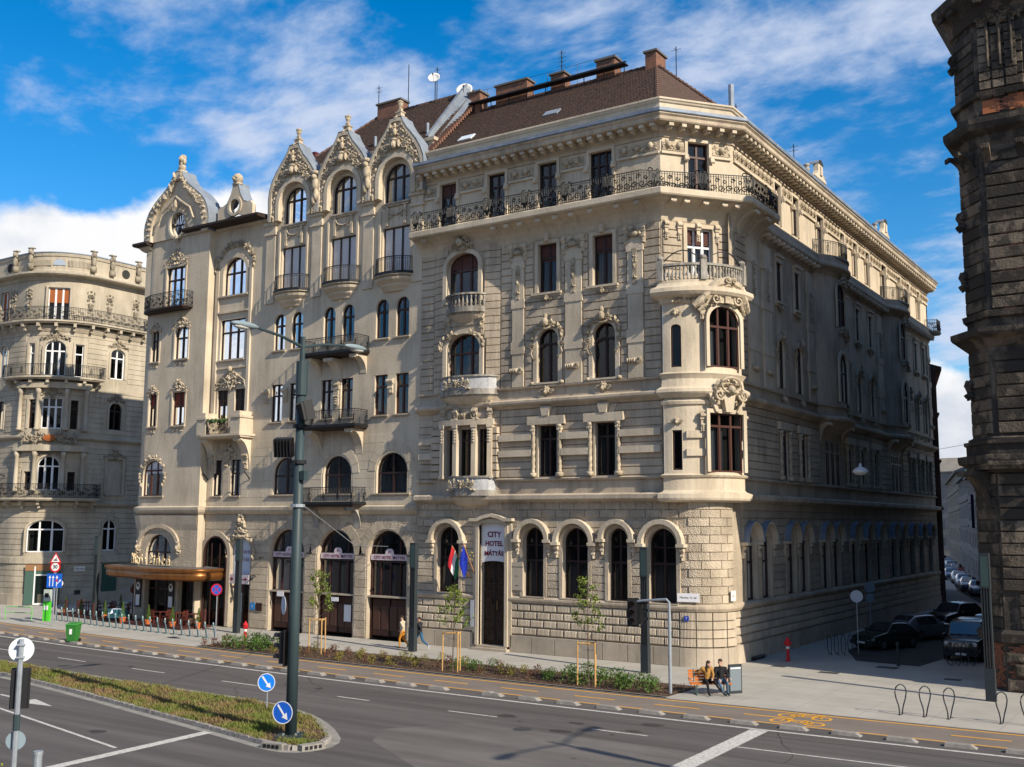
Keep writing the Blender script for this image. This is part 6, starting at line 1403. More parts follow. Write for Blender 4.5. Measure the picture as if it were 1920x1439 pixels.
dd = put('shop_door', MB().box(-1.35, 1.35, 0, .1, 0, 3.1), mat('green_shop_door', (.05, .1, .08), .5), b1, FX.mat(3.6, .05, .1)); put('door_frame', MB().box(-.65, -.55, -.06, 0, 0, 3.1).box(-.6, .9, -.06, 0, 2.35, 2.45).box(.85, .95, -.06, 0, 0, 3.1).box(-.6, .9, -.06, 0, 0, .12), WWHITE, dd); put('door_glass', MB().box(-.5, .85, -.03, 0, .15, 2.3), GLASS, dd); put('transom_board', MB().box(-1.35, 1.35, -.05, 0, 2.75, 3.25), mat('wood_board', (.25, .13, .06), .6), dd)
put('side_door', MB().box(-.7, .7, 0, .1, 0, 3.2), mat('green_shop_door2', (.03, .08, .06), .5), b1, FX.mat(9.3, .05, .1))
plaque(b1, FX, 6.4, 2.7, .95, .42, PLW, 'Váci utca', BLACKP, .2, .1, 'street_name_plate'); plaque(b1, FX, 6.3, .8, .5, .35, ROOM, None, None, .1, .13, 'cellar_vent'); plaque(b1, FX, 7.9, 2.1, .3, .2, PLW, None, None, .1, .1, 'notice')
put('wall_lantern', MB().tube([(0, 0, .6), (0, -.8, .8), (0, -1.0, .5)], .05, 5).lathe([(.1, -.5), (.25, .2), (.3, .3), (.05, .5)], (0, -1.0, 0), 6), IRON, b1, FX.mat(-.9, 10.0, 0))
# ================================================================== the sooty building on the right
PATCHM = mat('pale_worn_plaster', (.30, .235, .165), .92, (.17, .13, .095), 3, 1, .5, 20); PATCHD = mat('brown_worn_plaster', (.16, .115, .075), .92, (.08, .06, .045), 3, 1, .5, 20)
rb = thing('sooty_corner_building', 'soot blackened corner building at the right edge with peeling banded stucco and bare brick', 'building', (-2, 56, 0))
PR = [(-9.05, 100), (-9.05, 51.0), (-7.95, 49.7), (8, 49.7)]
PR = list(PR); FRc = Line((-9.05, 51.0), (-7.95, 49.7), 0.); FRf = Line((-7.95, 49.7), (8, 49.7), -7.95)
wz = [OP(-4.45, 1.7, 11.3, 14.6), OP(-4.45, 1.7, 17.0, 21.8), OP(-4.45, 1.7, 26.2, 29.6, 0.), OP(-4.45, 1.7, 4, 7.5)]
mb = MB()
for a, b, o in ((0, 9.5, [wz[3]]), (9.5, 15.4, [wz[0]]), (15.4, 24.5, [wz[1]]), (24.5, 31.2, [wz[2]])): wall(mb, FRf, -7.95, 8, a, b, o, .4)
fquad(mb, FRc, 0, FRc.L, 0, 31.2); mb.add([(-9.05, 51, 0), (-9.05, 100, 0), (-9.05, 100, 31.2), (-9.05, 51, 31.2)], [(0, 1, 2, 3)]); mb.add([(-9.05, 51, 31.2), (-7.95, 49.7, 31.2), (8, 49.7, 31.2), (8, 100, 31.2), (-9.05, 100, 31.2)], [(0, 1, 2, 3, 4)]); mb.add([(8, 49.7, 0), (8, 100, 0), (8, 100, 31.2), (8, 49.7, 31.2)], [(0, 1, 2, 3)])
put('wall', mb, DARKST, rb)
for i, o in enumerate(wz):
    window(rb, FRf, o, .35, wood=WWHITE if i == 2 else WDARK, cas=2, tran=.7, curt='sides' if i == 2 else 'none'); surround(rb, FRf, o, .28, .1, DARKST)
rr = random.Random(21)
def rcourses(z0, z1, h, x0=-7.75, x1=-5.95):
    n = round((z1-z0)/h)
    for i in range(n):
        z = z0+i*(z1-z0)/n; m = rr.choice([DARKST, DARKST2, DARKST2, DARKST]); L = x1-x0
        link('stucco_band', MB().pillow(-L/2, L/2, 0, h-.06, .02, -.1, .03).mesh('stucco_band', m), rb, FRf.mat((x0+x1)/2, z, 0)); L2 = FRc.L-.1
        link('stucco_band', MB().pillow(-L2/2, L2/2, 0, h-.06, .02, -.07, .03).mesh('stucco_band', rr.choice([DARKST, DARKST, DARKST2])), rb, FRc.mat(FRc.L/2, z, 0))
rcourses(4.2, 9.2, .52, -7.9, 3); rcourses(2.6, 4.1, .5, -7.3, 3); rcourses(10.9, 14.6, .54); rcourses(16.4, 23.6, .56); rcourses(26.4, 29.4, .5)
mb = MB()
for i in range(9): 
    for k in range(3): mb.box(-.8+k*.55, -.35+k*.55, -.16, 0, i*.42, i*.42+.34)
put('chequer_blocks', mb, DARKST2, rb, FRf.mat(-6.95, 26.0, 0)); orn(rb, FRf, -6.85, 29.5, relief('rbc', mound_s(1.9, .9), 34, .14, DARKST2, 1.4), .15)
mb = MB()
for k in range(3): mb.tube([(-.5+k*.5, -.22, 1.2), (-.5+k*.5, -.22, 3.4)], .07, 5)
put('pendants', mb, DARKST, rb, FRf.mat(-6.85, 26.2, 0))
# bare brick patches, bricks with joints
def bricks(x0, x1, z0, z1, fr, seed):
    r = random.Random(seed); bh, bw = .085, .27; n = int((z1-z0)/bh); mb = MB()
    for i in range(n):
        u = x0+(bw/2 if i % 2 else 0)+r.uniform(0, .1)
        while u < x1-bw:
            if r.random() < .86: d = r.uniform(.02, .07); mb.box(u-(x0+x1)/2, u-(x0+x1)/2+bw-.02, -d, .02, i*bh, i*bh+bh-.014)
            u += bw
    put('bricks', mb, BRICK, rb, fr.mat((x0+x1)/2, z0, 0), kind='stuff')
bricks(-7.9, -5.8, .1, 2.0, FRf, 1); bricks(-5.8, -3.5, .1, 2.0, FRf, 2); bricks(-7.4, -6.0, 25.35, 26.0, FRf, 3); bricks(-7.3, -6.0, 18.0, 20.0, FRf, 4); bricks(-7.4, -6.2, 16.0, 16.9, FRf, 6); bricks(0.1, FRc.L-.05, .1, 2.0, FRc, 5)
put('orange_brick_patch', MB().box(-.35, .35, -.04, 0, 0, .6), mat('orange_brick', (.4, .14, .06), .9), rb, FRf.mat(-7.35, 25.3, .0)); put('orange_brick_patch', MB().box(-.3, .3, -.04, 0, 0, .7), MT['orange_brick'], rb, FRf.mat(-6.3, 25.3, .0))
for i, (z, h) in enumerate(((.0, .6), (.6, .6), (1.2, .45))):
    for k in range(4):
        x = -7.95+k*1.2+(.3 if i % 2 else 0); put('rubble_stone', MB().pillow(x+.03, x+1.15, z+.03, z+h-.03, -.02, -.16-.04*((i+k) % 2), .09), DARKST2, rb, FRf.mat(0, 0, 0) @ Matrix.Translation((7.95, 0, 0)) @ Matrix.Translation((-7.95+.0, 0, 0)) if 0 else Matrix.Translation((0, 49.7, 0)))
RP = [(-9.05, 56), (-9.05, 51.0), (-7.95, 49.7), (8, 49.7)]
mb = MB()
for z, pr in ((2.0, [(0, 0), (.2, .05), (.25, .4), (.1, .55), (0, .55)]), (9.2, [(0, 0), (.15, .05), (.3, .3), (.6, .4), (.65, .55), (.65, .75), (0, .85)]), (10.4, [(0, 0), (.15, .05), (.2, .3), (0, .4)]), (14.7, [(0, 0), (.1, .1), (.2, .35), (.65, .5), (.7, .6), (.7, .8), (0, .9)]), (16.0, [(0, 0), (.15, .05), (.2, .3), (0, .35)]), (23.8, [(0, 0), (.1, .2), (.15, .5), (.5, .7), (.55, .8), (.6, .95), (.6, 1.2), (0, 1.35)]), (26.0, [(0, 0), (.2, .05), (.25, .3), (0, .35)])): sweep(mb, RP, [(d, z+q) for d, q in pr])
sweep(mb, RP, [(0, 29.6), (.15, 29.65), (.25, 30.0), (.5, 30.4), (.7, 30.6), (.8, 30.7), (.85, 31.1), (0, 31.3)]); put('cornice', mb, DARKST, rb)
for a in ((.4, 23.7), (1.2, 23.7), (.4, 30.5), (1.2, 30.5)): link('corbel', bracket_mesh(.3, 1.1, .75, DARKST, 'r'), rb, FRc.mat(a[0], a[1], 0))
for z in (23.7, 30.5):
    for u in (-7.6, -6.2): link('corbel', bracket_mesh(.3, 1.1, .75, DARKST, 'r'), rb, FRf.mat(u, z, 0))
for z in (20.4, 12.6, 17.6, 28.0): orn(rb, FRc, .15, z, relief('rbk', box_s(.4, .8), 10, .14, DARKST, 1.5), .08)
p = [(-9.05, 51.6), (-9.45, 51.0), (-8.15, 49.1), (-5, 49.1), (-5, 49.7)]
bb = slab(rb, p, 9.35, .35, DARKST2); put('parapet', sweep(MB(), p[1:4], [(-.3, 9.7), (-.1, 9.7), (-.1, 10.4), (.0, 10.45), (.0, 10.6), (-.3, 10.6)]), DARKST, bb)
link('corbel', bracket_mesh(.9, 2.0, 1.0, DARKST, 'rr'), rb, FRc.mat(.85, 9.3, 0)); orn(rb, FRf, -6.0, 7.9, relief('rbo', ring_s(.3, .3, 0, 3), 14, .16, DARKST, 1.6), .2)
FBLUE = mat('dark_blue_banner', (.01, .02, .16), .8)
# ================================================================== far side street
DB = mat('dim_brick_wall', (.16, .075, .05), .9, (.09, .05, .035), 1.5); DG = mat('far_grey_stucco', (.22, .21, .2), .9, (.16, .155, .15), .6); DG2 = mat('far_beige_stucco', (.26, .23, .19), .9, (.19, .17, .14), .6); GREENR = mat('green_copper_roof', (.08, .22, .18), .7, (.06, .16, .13), 1)
def far_house(label, x0, y0, L, h, m, roofm, roofh, ang=12., cols=5, rows=4, dep=14, flip=False):
    f = Line((x0, y0+L), (x0, y0)); t = Vector((-sin(radians(ang)), cos(radians(ang)), 0)); a = Vector((x0, y0, 0)); b = a+t*L
    fr = Line((b.x, b.y), (a.x, a.y), 0.) if not flip else Line((a.x, a.y), (b.x, b.y), 0.)
    T = thing('street_house', label, 'building', (a.x, a.y, 0)); n = -fr.n
    ops = []; mb = MB(); rh = h/rows
    for r in range(rows):
        row = [OP(L*(i+.5)/cols, 1.2, rh*r+rh*.28, rh*r+rh*.82) for i in range(cols)]; wall(mb, fr, 0, L, rh*r, rh*(r+1), row, .25)
        for o in row: link('window', cached(('fw', round(o['z1']-o['z0'], 2)), lambda: MB().box(-.6, .6, 0, .05, 0, o['z1']-o['z0']).box(-.04, .04, -.03, 0, 0, o['z1']-o['z0']).mesh('window', mat('far_window', (.08, .1, .12), .15, spec=.6))), T, fr.mat(o['c'], o['z0'], -.2))
    c0, c1 = fr.pt(0, 0, 0), fr.pt(L, 0, 0); d = n*dep
    mb.add([c0, c0+d, c0+d+Vector((0, 0, h)), c0+Vector((0, 0, h))], [(0, 1, 2, 3)]); mb.add([c1, c1+d, c1+d+Vector((0, 0, h)), c1+Vector((0, 0, h))], [(0, 1, 2, 3)]); mb.add([c0+d, c1+d, c1+d+Vector((0, 0, h)), c0+d+Vector((0, 0, h))], [(0, 1, 2, 3)])
    put('wall', mb, m, T)
    mb = MB(); z = Vector((0, 0, h)); e = fr.n*.5; k = n*dep*.5+Vector((0, 0, roofh)); mb.add([c0+z+e, c1+z+e, c1+z+k, c0+z+k, c0+z+d, c1+z+d], [(0, 1, 2, 3), (3, 2, 5, 4), (0, 3, 4), (1, 5, 2)]); put('roof', mb, roofm, T)
    for q in range(1, rows): mb = MB(); fbox(mb, fr, 0, L, rh*q-.1, rh*q+.1, 0, .15); put('string_course', mb, m, T)
    mb = MB(); fbox(mb, fr, 0, L, h-.3, h, 0, .5); put('cornice', mb, m, T)
    return T
far_house('red-brown brick house with a dark green eave behind the corner hotel', -20.2, 98.0, 26, 20.8, DB, mat('dark_green_roof', (.05, .1, .08), .7), 2.5, 14., 6, 5, 14, True)
far_house('pale beige classical house beyond the street corner on the right side', -16.8, 103, 22, 11.6, DG2, DG2, .6, 13, 6, 3)
t_ = far_house('grey house in the middle of the side street right row', -21.8, 124.8, 26, 13.0, DG, DG, 2.6, 13, 7, 4, 7)
far_house('grey house with a green copper roof down the side street', -27.8, 151, 30, 13.6, DG, GREENR, 6.0, 13, 8, 4, 9)
far_house('small distant house closing the side street', -34.8, 181.5, 60, 15.5, DG2, DG, 3.0, 13, 12, 5)
far_house('distant end house facing down the side street', -50, 300, 30, 21, DG, DG2, 4, 80, 6, 5)
put('banner', MB().box(-.05, .05, -.5, .5, 0, 3.2), FBLUE, t_, Matrix.Translation((-19.7, 109, 6.6))); put('shop_sign', MB().box(-.4, .4, -.05, .05, 0, .7), mat('yellow_sign', (.5, .42, .03), .6), t_, Matrix.Translation((-26.2, 125, 7.3)))
mb = MB()
for i in range(4): mb.box(-.4+i*.5, -.2+i*.5, -.1, .1, .8+.3*(i % 2), 2.4+.3*(i % 2)); mb.tube([(-.3+i*.5, 0, 0), (-.3+i*.5, 0, 2)], .05, 4)
put('mobile_antennas', mb, mat('antenna_grey', (.12, .13, .15), .6), t_, Matrix.Translation((-18.9, 108, 12.0)) @ Matrix.Diagonal((.7, .8, 1.1, 1)))
# ---- flags on the hotel front
def flag(name, label, x, z, cols, ang):
    f = thing(name, label, 'flag', (x, 48.8, z)); put('flag_pole', MB().tube([(0, 0, 0), (ang, -.75, 1.75)], .03, 5), mat('wood_pole', (.35, .17, .08), .6), f)
    W_, H_ = .8, 1.15; k = 10
    for i, c in enumerate(cols):
        mb = MB(); vs = []
        for j in range(k+1):
            s = j/k
            for e in (i/len(cols), (i+1)/len(cols)):
                # hangs down from the pole, stripes run along the drop
                px_ = ang*(1-.5*e*.9); py_ = -.75*(1-.5*e*.9); pz_ = 1.75*(1-.5*e*.9)
                vs.append((px_-.28*s*(1 if ang < 0 else -.2)+.05*sin(6*s+5*e), py_-.05*sin(5*s+7*e), pz_-H_*s))
        mb.add(vs, [(2*j, 2*j+1, 2*j+3, 2*j+2) for j in range(k)]); put('cloth', mb, c, f)
    return f
FR_ = mat('flag_red', (.5, .02, .03), .8); FW_ = mat('flag_white', (.7, .7, .68), .8); FG_ = mat('flag_green', (.02, .16, .07), .8); FBL = mat('flag_blue', (.01, .03, .35), .8)
flag('national_flag', 'red white and green flag hanging from a slanted pole left of the hotel door', -35.3, 3.9, [FR_, FW_, FG_], -.75)
f = flag('union_flag', 'small blue flag with yellow stars hanging just left of the hotel door', -34.95, 4.0, [FBL, FBL], -.3)
mb = MB()
for i in range(6): mb.blob((.22+.12*cos(i), -.62-.05, 1.1+.22*sin(i)), (.035, .02, .035))
put('star', mb, mat('star_yellow', (.8, .6, .05), .7), f, kind='stuff')

# ---- the opposite side of the avenue, behind the viewer (mirrored in the window panes)
def opposite(x0, x1, h, m, lab):
    T = thing('opposite_house', lab, 'building', (x0, -46, 0)); fr = Line((x1, -46), (x0, -46), 0.); L = x1-x0; mb = MB(); rows = int(h/4.2); rh = h/rows; nc = int(L/3.4)
    for r in range(rows):
        row = [OP(L*(i+.5)/nc, 1.3, rh*r+1.0, rh*r+3.2) for i in range(nc)]; wall(mb, fr, 0, L, rh*r, rh*(r+1), row, .3)
        for o in row: link('window', cached(('ow', round(rh, 2)), lambda: MB().box(-.65, .65, 0, .05, 0, 2.2).box(-.05, .05, -.04, 0, 0, 2.2).mesh('window', MT['far_window'])), T, fr.mat(o['c'], o['z0'], -.25))
    put('wall', mb, m, T); put('roof', MB().add([(x0, -46, h), (x1, -46, h), (x1, -52, h+5), (x0, -52, h+5)], [(0, 1, 2, 3)]), TILE, T); put('side_wall', MB().box(x0, x1, -60, -46.6, 0, h), m, T)
opposite(-210, -166, 22, DG2, 'beige house far along the opposite side of the avenue'); opposite(-164, -122, 20, DG, 'grey house along the opposite side of the avenue, far left'); opposite(-120, -84, 21, DG, 'grey house on the opposite side of the avenue, leftmost'); opposite(-82, -46, 24, DG2, 'beige house on the opposite side of the avenue, second'); opposite(-44, -12, 22, DG, 'grey house on the opposite side of the avenue, third'); opposite(-10, 30, 25, DG2, 'beige house on the opposite side of the avenue, behind the viewer')
# ================================================================== ground, road, kerbs, markings
def stroke0(mb, a, b, w): mb.add([(a[0]-w/2, a[1], .003), (a[0]+w/2, a[1], .003), (b[0]+w/2, b[1], .003), (b[0]-w/2, b[1], .003)], [(0, 1, 2, 3)])
def cY(x): return 35.7+.0011*(x+25)**2
ASPH = mat('asphalt', (.122, .109, .103), .85, (.064, .057, .054), 1.1, 1, .35, 70, lo=.33, hi=.68, spec=.35, sx=.045, detail=8)
ASPHO = mat('outlying_ground', (.10, .095, .09), .95, (.07, .068, .065), .05)
CYC = mat('cycle_path_asphalt', (.205, .17, .145), .9, (.165, .137, .117), .5, 1, .3, 70)
PAV = mat('pale_pavement', (.40, .375, .33), .9, (.33, .31, .275), .45, 1, .2, 40)
YEL = mat('yellow_road_paint', (.75, .36, .02), .8, (.6, .29, .03), 6, lo=.35, hi=.85)
WHP = mat('white_road_paint', (.55, .53, .49), .8, (.22, .205, .19), 7, lo=.42, hi=.78, detail=9)
KERB = mat('concrete_kerb', (.31, .285, .255), .9, (.2, .185, .165), 3, 1, .3, 30)
KERB2 = mat('granite_kerb_stone', (.34, .31, .28), .9, (.2, .185, .17), 5, 1, .4, 30)
SOIL = mat('brown_soil', (.10, .055, .038), .95, (.06, .036, .026), 5, 1, 1., 16)
def struct(name, mb, m, label=None, parent=None): return put(name, mb, m, parent, kind='structure' if parent is None else None, label=label)
def xs(x0, x1, step=2.): n = max(1, int(math.ceil((x1-x0)/step))); return [x0+(x1-x0)*i/n for i in range(n+1)]
def strip(mb, x0, x1, fa_, fb_, z, step=2.):
    X = xs(x0, x1, step); vs = []
    for x in X: vs += [(x, fa_(x), z), (x, fb_(x), z)]
    mb.add(vs, [(2*i, 2*i+2, 2*i+3, 2*i+1) for i in range(len(X)-1)]); return mb
K = lambda v: (lambda x: v)
struct('ground', MB().add([(-900, -300, -.06), (500, -300, -.06), (500, 1200, -.06), (-900, 1200, -.06)], [(0, 1, 2, 3)]), ASPHO)
struct('road', strip(MB(), -150, 60, K(-30), lambda x: cY(x)+1.15, -.02), ASPH)
struct('cycle_path', strip(MB(), -150, 60, lambda x: cY(x)+1.15, lambda x: cY(x)+4.02, -.012), CYC)
mb = strip(MB(), -150, 60, lambda x: cY(x)+4.02, lambda x: cY(x)+4.14, .0); strip(mb, -150, 60, lambda x: cY(x)+4.02, lambda x: cY(x)+4.02, 0.)
struct('pavement_edge', mb, KERB)
struct('pavement', strip(MB(), -150, 60, lambda x: cY(x)+4.14, K(56), 0.).add([(-79.9, 56, 0), (-65.4, 56, 0), (-65.4, 140, 0), (-79.9, 140, 0)], [(0, 1, 2, 3)]).add([(-20.6, 56, 0), (-9.05, 56, 0), (-9.05, 104, 0), (-20.6, 100, 0)], [(0, 1, 2, 3)]).add([(-20.6, 100, 0), (-9.05, 104, 0), (-62, 350, 0), (-80, 350, 0)], [(0, 1, 2, 3)]), PAV)
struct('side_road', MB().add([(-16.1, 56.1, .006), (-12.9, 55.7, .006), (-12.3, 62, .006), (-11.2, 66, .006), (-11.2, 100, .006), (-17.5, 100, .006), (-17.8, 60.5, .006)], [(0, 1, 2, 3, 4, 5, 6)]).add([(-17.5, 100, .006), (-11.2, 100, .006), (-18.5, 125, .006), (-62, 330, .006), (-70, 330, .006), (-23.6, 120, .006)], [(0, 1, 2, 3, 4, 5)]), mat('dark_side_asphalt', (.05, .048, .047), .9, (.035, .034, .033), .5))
mb = MB()
for i in range(1, 14): mb.box(-17.9, -9.3, 0, .02, .0, .002) if 0 else None
mb = MB(); k_ = -74
while k_ < 8:
    stroke0(mb, (k_, cY(k_)+4.2), (k_, 48.6 if k_ < -22 else 52), .02); k_ += 2.4
for q_ in (1.9, 3.8, 5.7, 7.6, 9.5):
    strip(mb, -74 if q_ < 6 else -22, 8, lambda x: cY(x)+4.2+q_, lambda x: cY(x)+4.218+q_, .003)
put('pavement_joints', mb, mat('pavement_joint', (.27, .25, .22), .9), kind='stuff', label='fine joints between the large pale paving slabs')
# markings on the cycle path and road
mb = strip(MB(), -150, 60, lambda x: cY(x)+3.72, lambda x: cY(x)+3.84, -.008); strip(mb, -150, 60, lambda x: cY(x)+1.28, lambda x: cY(x)+1.38, -.008); struct('cycle_lane_line', mb, YEL)
x = -80.0
while x < 5:
    if not (-13.4 < x < -11.2): struct('cycle_lane_dash', strip(MB(), x, x+1.85, lambda q: cY(q)+2.5, lambda q: cY(q)+2.62, -.0075, 1.), YEL)
    x += 3.6
def inside0(x, y): return x < -23.5 and 24 < y < 31.5 and abs(y-(29.6-.12*(x+30))) < 6
def ring2(mb, cx, cy, r0, r1, z, n=18, sx=1.):
    vs = []
    for i in range(n): a = 2*pi*i/n; vs += [(cx+r0*cos(a)*sx, cy+r0*sin(a), z), (cx+r1*cos(a)*sx, cy+r1*sin(a), z)]
    mb.add(vs, [(2*i, 2*i+1, (2*i+3) % (2*n), (2*i+2) % (2*n)) for i in range(n)])
def stroke(mb, a, b, w, z):
    a = Vector(a); b = Vector(b); t = (b-a).normalized(); nn = Vector((-t.y, t.x))*w/2; mb.add([(*(a-nn), z), (*(b-nn), z), (*(b+nn), z), (*(a+nn), z)], [(0, 1, 2, 3)])
for cx, cy, fl_x in ((-13.1, cY(-13)+3.1, 1), (-13.0, cY(-13)+1.95, -1)):
    mb = MB(); s = fl_x; z = -.006
    for q in (-.62, .62): ring2(mb, cx+q, cy, .28, .38, z)
    for a, b in (((-.62, 0), (-.2, .42)), ((-.2, .42), (.45, .42)), ((-.05, -.02), (.45, .42)), ((-.62, 0), (-.05, -.02)), ((.62, 0), (.42, .55)), ((-.2, .42), (-.05, -.02)), ((.3, .58), (.6, .58)), ((-.4, .52), (-.1, .52))): stroke(mb, (cx+a[0]*s, cy+a[1]*.9), (cx+b[0]*s, cy+b[1]*.9), .09, z)
    struct('bicycle_symbol', mb, YEL)
struct('edge_line', strip(MB(), -150, 60, lambda x: cY(x)-.09, lambda x: cY(x)+.09, -.014), WHP)
x = -74.0
for a, b in ((-62.5, -60.0), (-56.3, -53.8), (-50.0, -47.5), (-43.6, -41.1), (-37.1, -34.8), (-30.1, -28.4), (-24.5, -22.3), (-18.4, -16.3)): struct('lane_dash', strip(MB(), a, b, lambda q: cY(q)-3.2, lambda q: cY(q)-3.09, -.014, 1.), WHP)
struct('lane_line', strip(MB(), -13.2, 20, lambda q: cY(q)-3.2, lambda q: cY(q)-3.09, -.014), WHP)
mb = MB(); stroke(mb, (-13.25, 20), (-13.6, 35.7), .62, -.013); struct('stop_line', mb, WHP)
mb = MB(); stroke(mb, (-27.9, 14), (-28.62, 24.75), .42, -.013); struct('stop_line', mb, WHP)
mb = MB(); stroke(mb, (-75, 30.4), (-29.0, 21.45), .13, -.014); struct('lane_line', mb, WHP)
mb = MB(); stroke(mb, (-41.5, 25.1), (-39.1, 24.85), .16, -.014); mb.add([(-39.3, 25.25, -.013), (-37.3, 24.68, -.013), (-39.3, 24.4, -.013)], [(0, 1, 2)]); struct('lane_arrow', mb, WHP)
# dark tyre-polished bands and patches
PATCH = mat('old_asphalt_patch', (.155, .141, .13), .85, (.1, .091, .085), .8, 1, .3, 70, sx=.25)
struct('asphalt_repair', MB().add([(-24.2, 28.5, -.017), (-23.2, 26.8, -.017), (-12, 20, -.017), (10, 16, -.017), (10, 31, -.017), (-17, 31.2, -.017), (-22.5, 31, -.017)], [(0, 1, 2, 3, 4, 5, 6)]), PATCH)
# cracks, seams and small stains
CRK = mat('bitumen_seam', (.022, .02, .02), .7)
rr = random.Random(77); mb = MB()
for k in range(16):
    x, y = rr.uniform(-60, -4), rr.uniform(20, 34.5); a = rr.choice([0, 0, .1, 1.5])+rr.uniform(-.2, .2)
    if inside0(x, y): continue
    for j in range(rr.randint(8, 26)): nx, ny = x+cos(a)*.35, y+sin(a)*.35; stroke(mb, (x, y), (nx, ny), rr.uniform(.012, .03), -.0165); x, y = nx, ny; a += rr.uniform(-.45, .45)*.6
strip(mb, -45, 20, lambda q: cY(q)-1.0, lambda q: cY(q)-.975, -.0165); put('road_cracks', mb, CRK, kind='stuff', label='fine dark cracks and seams in the asphalt')
mb = MB()
for k in range(46):
    x, y = rr.uniform(-62, 2), rr.uniform(19, 35); 
    if inside0(x, y): continue
    r0 = rr.uniform(.05, .28); n = 9; mb.add([(x+r0*1.6*cos(2*pi*i/n)*rr.uniform(.7, 1.2), y+r0*sin(2*pi*i/n)*rr.uniform(.7, 1.2), -.0155) for i in range(n)], [tuple(range(n))])
put('oil_stains', mb, mat('oil_stain', (.045, .04, .038), .6), kind='stuff', label='small dark oil stains on the asphalt')
for x, y, s_ in ((-20.3, 31.2, 1), (-34.0, 33.9, 1), (-47, 31.6, 1)): put('road_manhole', MB().lathe([(.33, 0), (.33, .006), (0, .006)], n=20), mat('cast_iron_cover', (.05, .05, .05), .7), None, Matrix.Translation((x, y, -.018)), label={-20.3: 'round iron cover in the road right of the traffic island', -34.0: 'round iron cover in the far traffic lane beyond the island', -47: 'round iron cover in the road at the left'}[x], cat='manhole cover')
# separators between road and cycle path
sep = cached('sep', lambda: MB().add([(-.48, -.17, 0), (.48, -.17, 0), (.48, .17, 0), (-.48, .17, 0), (-.46, -.14, .11), (.3, -.14, .11), (.3, .14, .11), (-.46, .14, .11)], [(0, 1, 5, 4), (1, 2, 6, 5), (2, 3, 7, 6), (3, 0, 4, 7), (4, 5, 6, 7)]).mesh('lane_separator', KERB))
seps = cached('seps', lambda: MB().add([(-.2, -.17, 0), (.2, -.17, 0), (.2, .17, 0), (-.2, .17, 0), (-.19, -.13, .14), (.02, -.13, .14), (.02, .13, .14), (-.19, .13, .14)], [(0, 1, 5, 4), (1, 2, 6, 5), (2, 3, 7, 6), (3, 0, 4, 7), (4, 5, 6, 7)]).mesh('lane_separator', KERB))
LAND = [(-67.3, 'the light column by the terrace'), (-64.9, 'the speed limit sign'), (-55.7, 'the green wheelie bin'), (-51.8, 'the light column by the arched doorway'), (-47.6, 'the left fire hydrant'), (-40.2, 'the young tree by the lamp post'), (-36.9, 'the light column with the walkers'), (-30.4, 'the young tree left of the door'), (-23.1, 'the young tree by the right windows'), (-19.3, 'the bent signal pole'), (-17.9, 'the orange bench'), (-13.1, 'the yellow bicycle symbol'), (-9.4, 'the loop stands'), (-7, 'the last light column')]
ORD = ['first', 'second', 'third', 'fourth', 'fifth', 'sixth', 'seventh', 'eighth', 'ninth', 'tenth', 'eleventh', 'twelfth', 'thirteenth', 'fourteenth']
SEEN = {}
def near_label(x, what):
    lx, ln = max((q for q in LAND if q[0] <= x+.05), default=LAND[0], key=lambda q: q[0]); k = (what, ln, x >= lx-.05); SEEN[k] = SEEN.get(k, 0)+1
    return '%s, %s to the %s of %s' % (what, ORD[min(13, SEEN[k]-1)], 'right' if x >= lx-.05 else 'left', ln)
def sep_label(x): return near_label(x, 'concrete lane separator')
x = -74.2; i = 0
while x < -2.5:
    if -27.4 < x < -25.2: x += .9; me = seps
    else: me = sep
    lab_ = sep_label(x)
    link('lane_separator', me, None, Matrix.Translation((x, cY(x)+.72, -.02)) @ Matrix.Rotation(.0022*(x+25), 4, 'Z'), label=lab_, cat='road separator', group='concrete separators along the cycle path'); i += 1
    x += 1.78 if me is sep else .1
# planted bed
bedN = lambda x: cY(x)+4.18
def bedF(x): return 43.7-.022*max(0, x+36)-.01*max(0, -36-x)+.12*sin(x*.7)
mb = strip(MB(), -48.0, -19.1, bedN, bedF, .035, .6); struct('planting_bed', mb, SOIL)
mb = strip(MB(), -48.1, -19.0, lambda x: cY(x)+4.1, lambda x: cY(x)+4.2, .05); struct('bed_edging', mb, KERB)
# traffic island
isl = [(-110, 33.6), (-80, 31.6), (-50.6, 30.45), (-45.2, 29.99), (-39.9, 29.68), (-34.1, 29.54), (-31, 29.45), (-28.6, 28.88), (-27.04, 28.08), (-25.5, 27.0), (-24.3, 25.95), (-23.95, 25.1), (-24.1, 24.5), (-24.6, 24.25), (-26.0, 24.5), (-29.43, 25.2), (-33.5, 25.94), (-40.25, 27.24), (-44.5, 27.89), (-46.64, 28.14), (-60, 29.6), (-80, 31.0), (-110, 33.0)]
isl = isl[2:-3]; isl = [(-110, 34.2), (-80, 31.9)]+isl+[(-80, 30.9), (-110, 33.2)]
isl2 = smooth(isl, 1)
island = struct('traffic_island', MB().add([(x, y, .09) for x, y in isl2], [tuple(range(len(isl2)))]), SOIL)
P = [Vector(p) for p in isl2]; S = [0]
for a, b in zip(P, P[1:]): S.append(S[-1]+(b-a).length)
def along(P, S, s):
    for j in range(len(P)-1):
        if s <= S[j+1]+1e-9: t = (P[j+1]-P[j]).normalized(); return P[j].lerp(P[j+1], (s-S[j])/(S[j+1]-S[j])), t
    return P[-1], t
ks = cached('ks', lambda: MB().add([(-.2, -.11, -.02), (.2, -.11, -.02), (.2, .09, -.02), (-.2, .09, -.02), (-.185, -.085, .12), (.185, -.085, .12), (.185, .075, .12), (-.185, .075, .12)], [(0, 1, 5, 4), (1, 2, 6, 5), (2, 3, 7, 6), (3, 0, 4, 7), (4, 5, 6, 7)]).mesh('kerb_stone', KERB2))
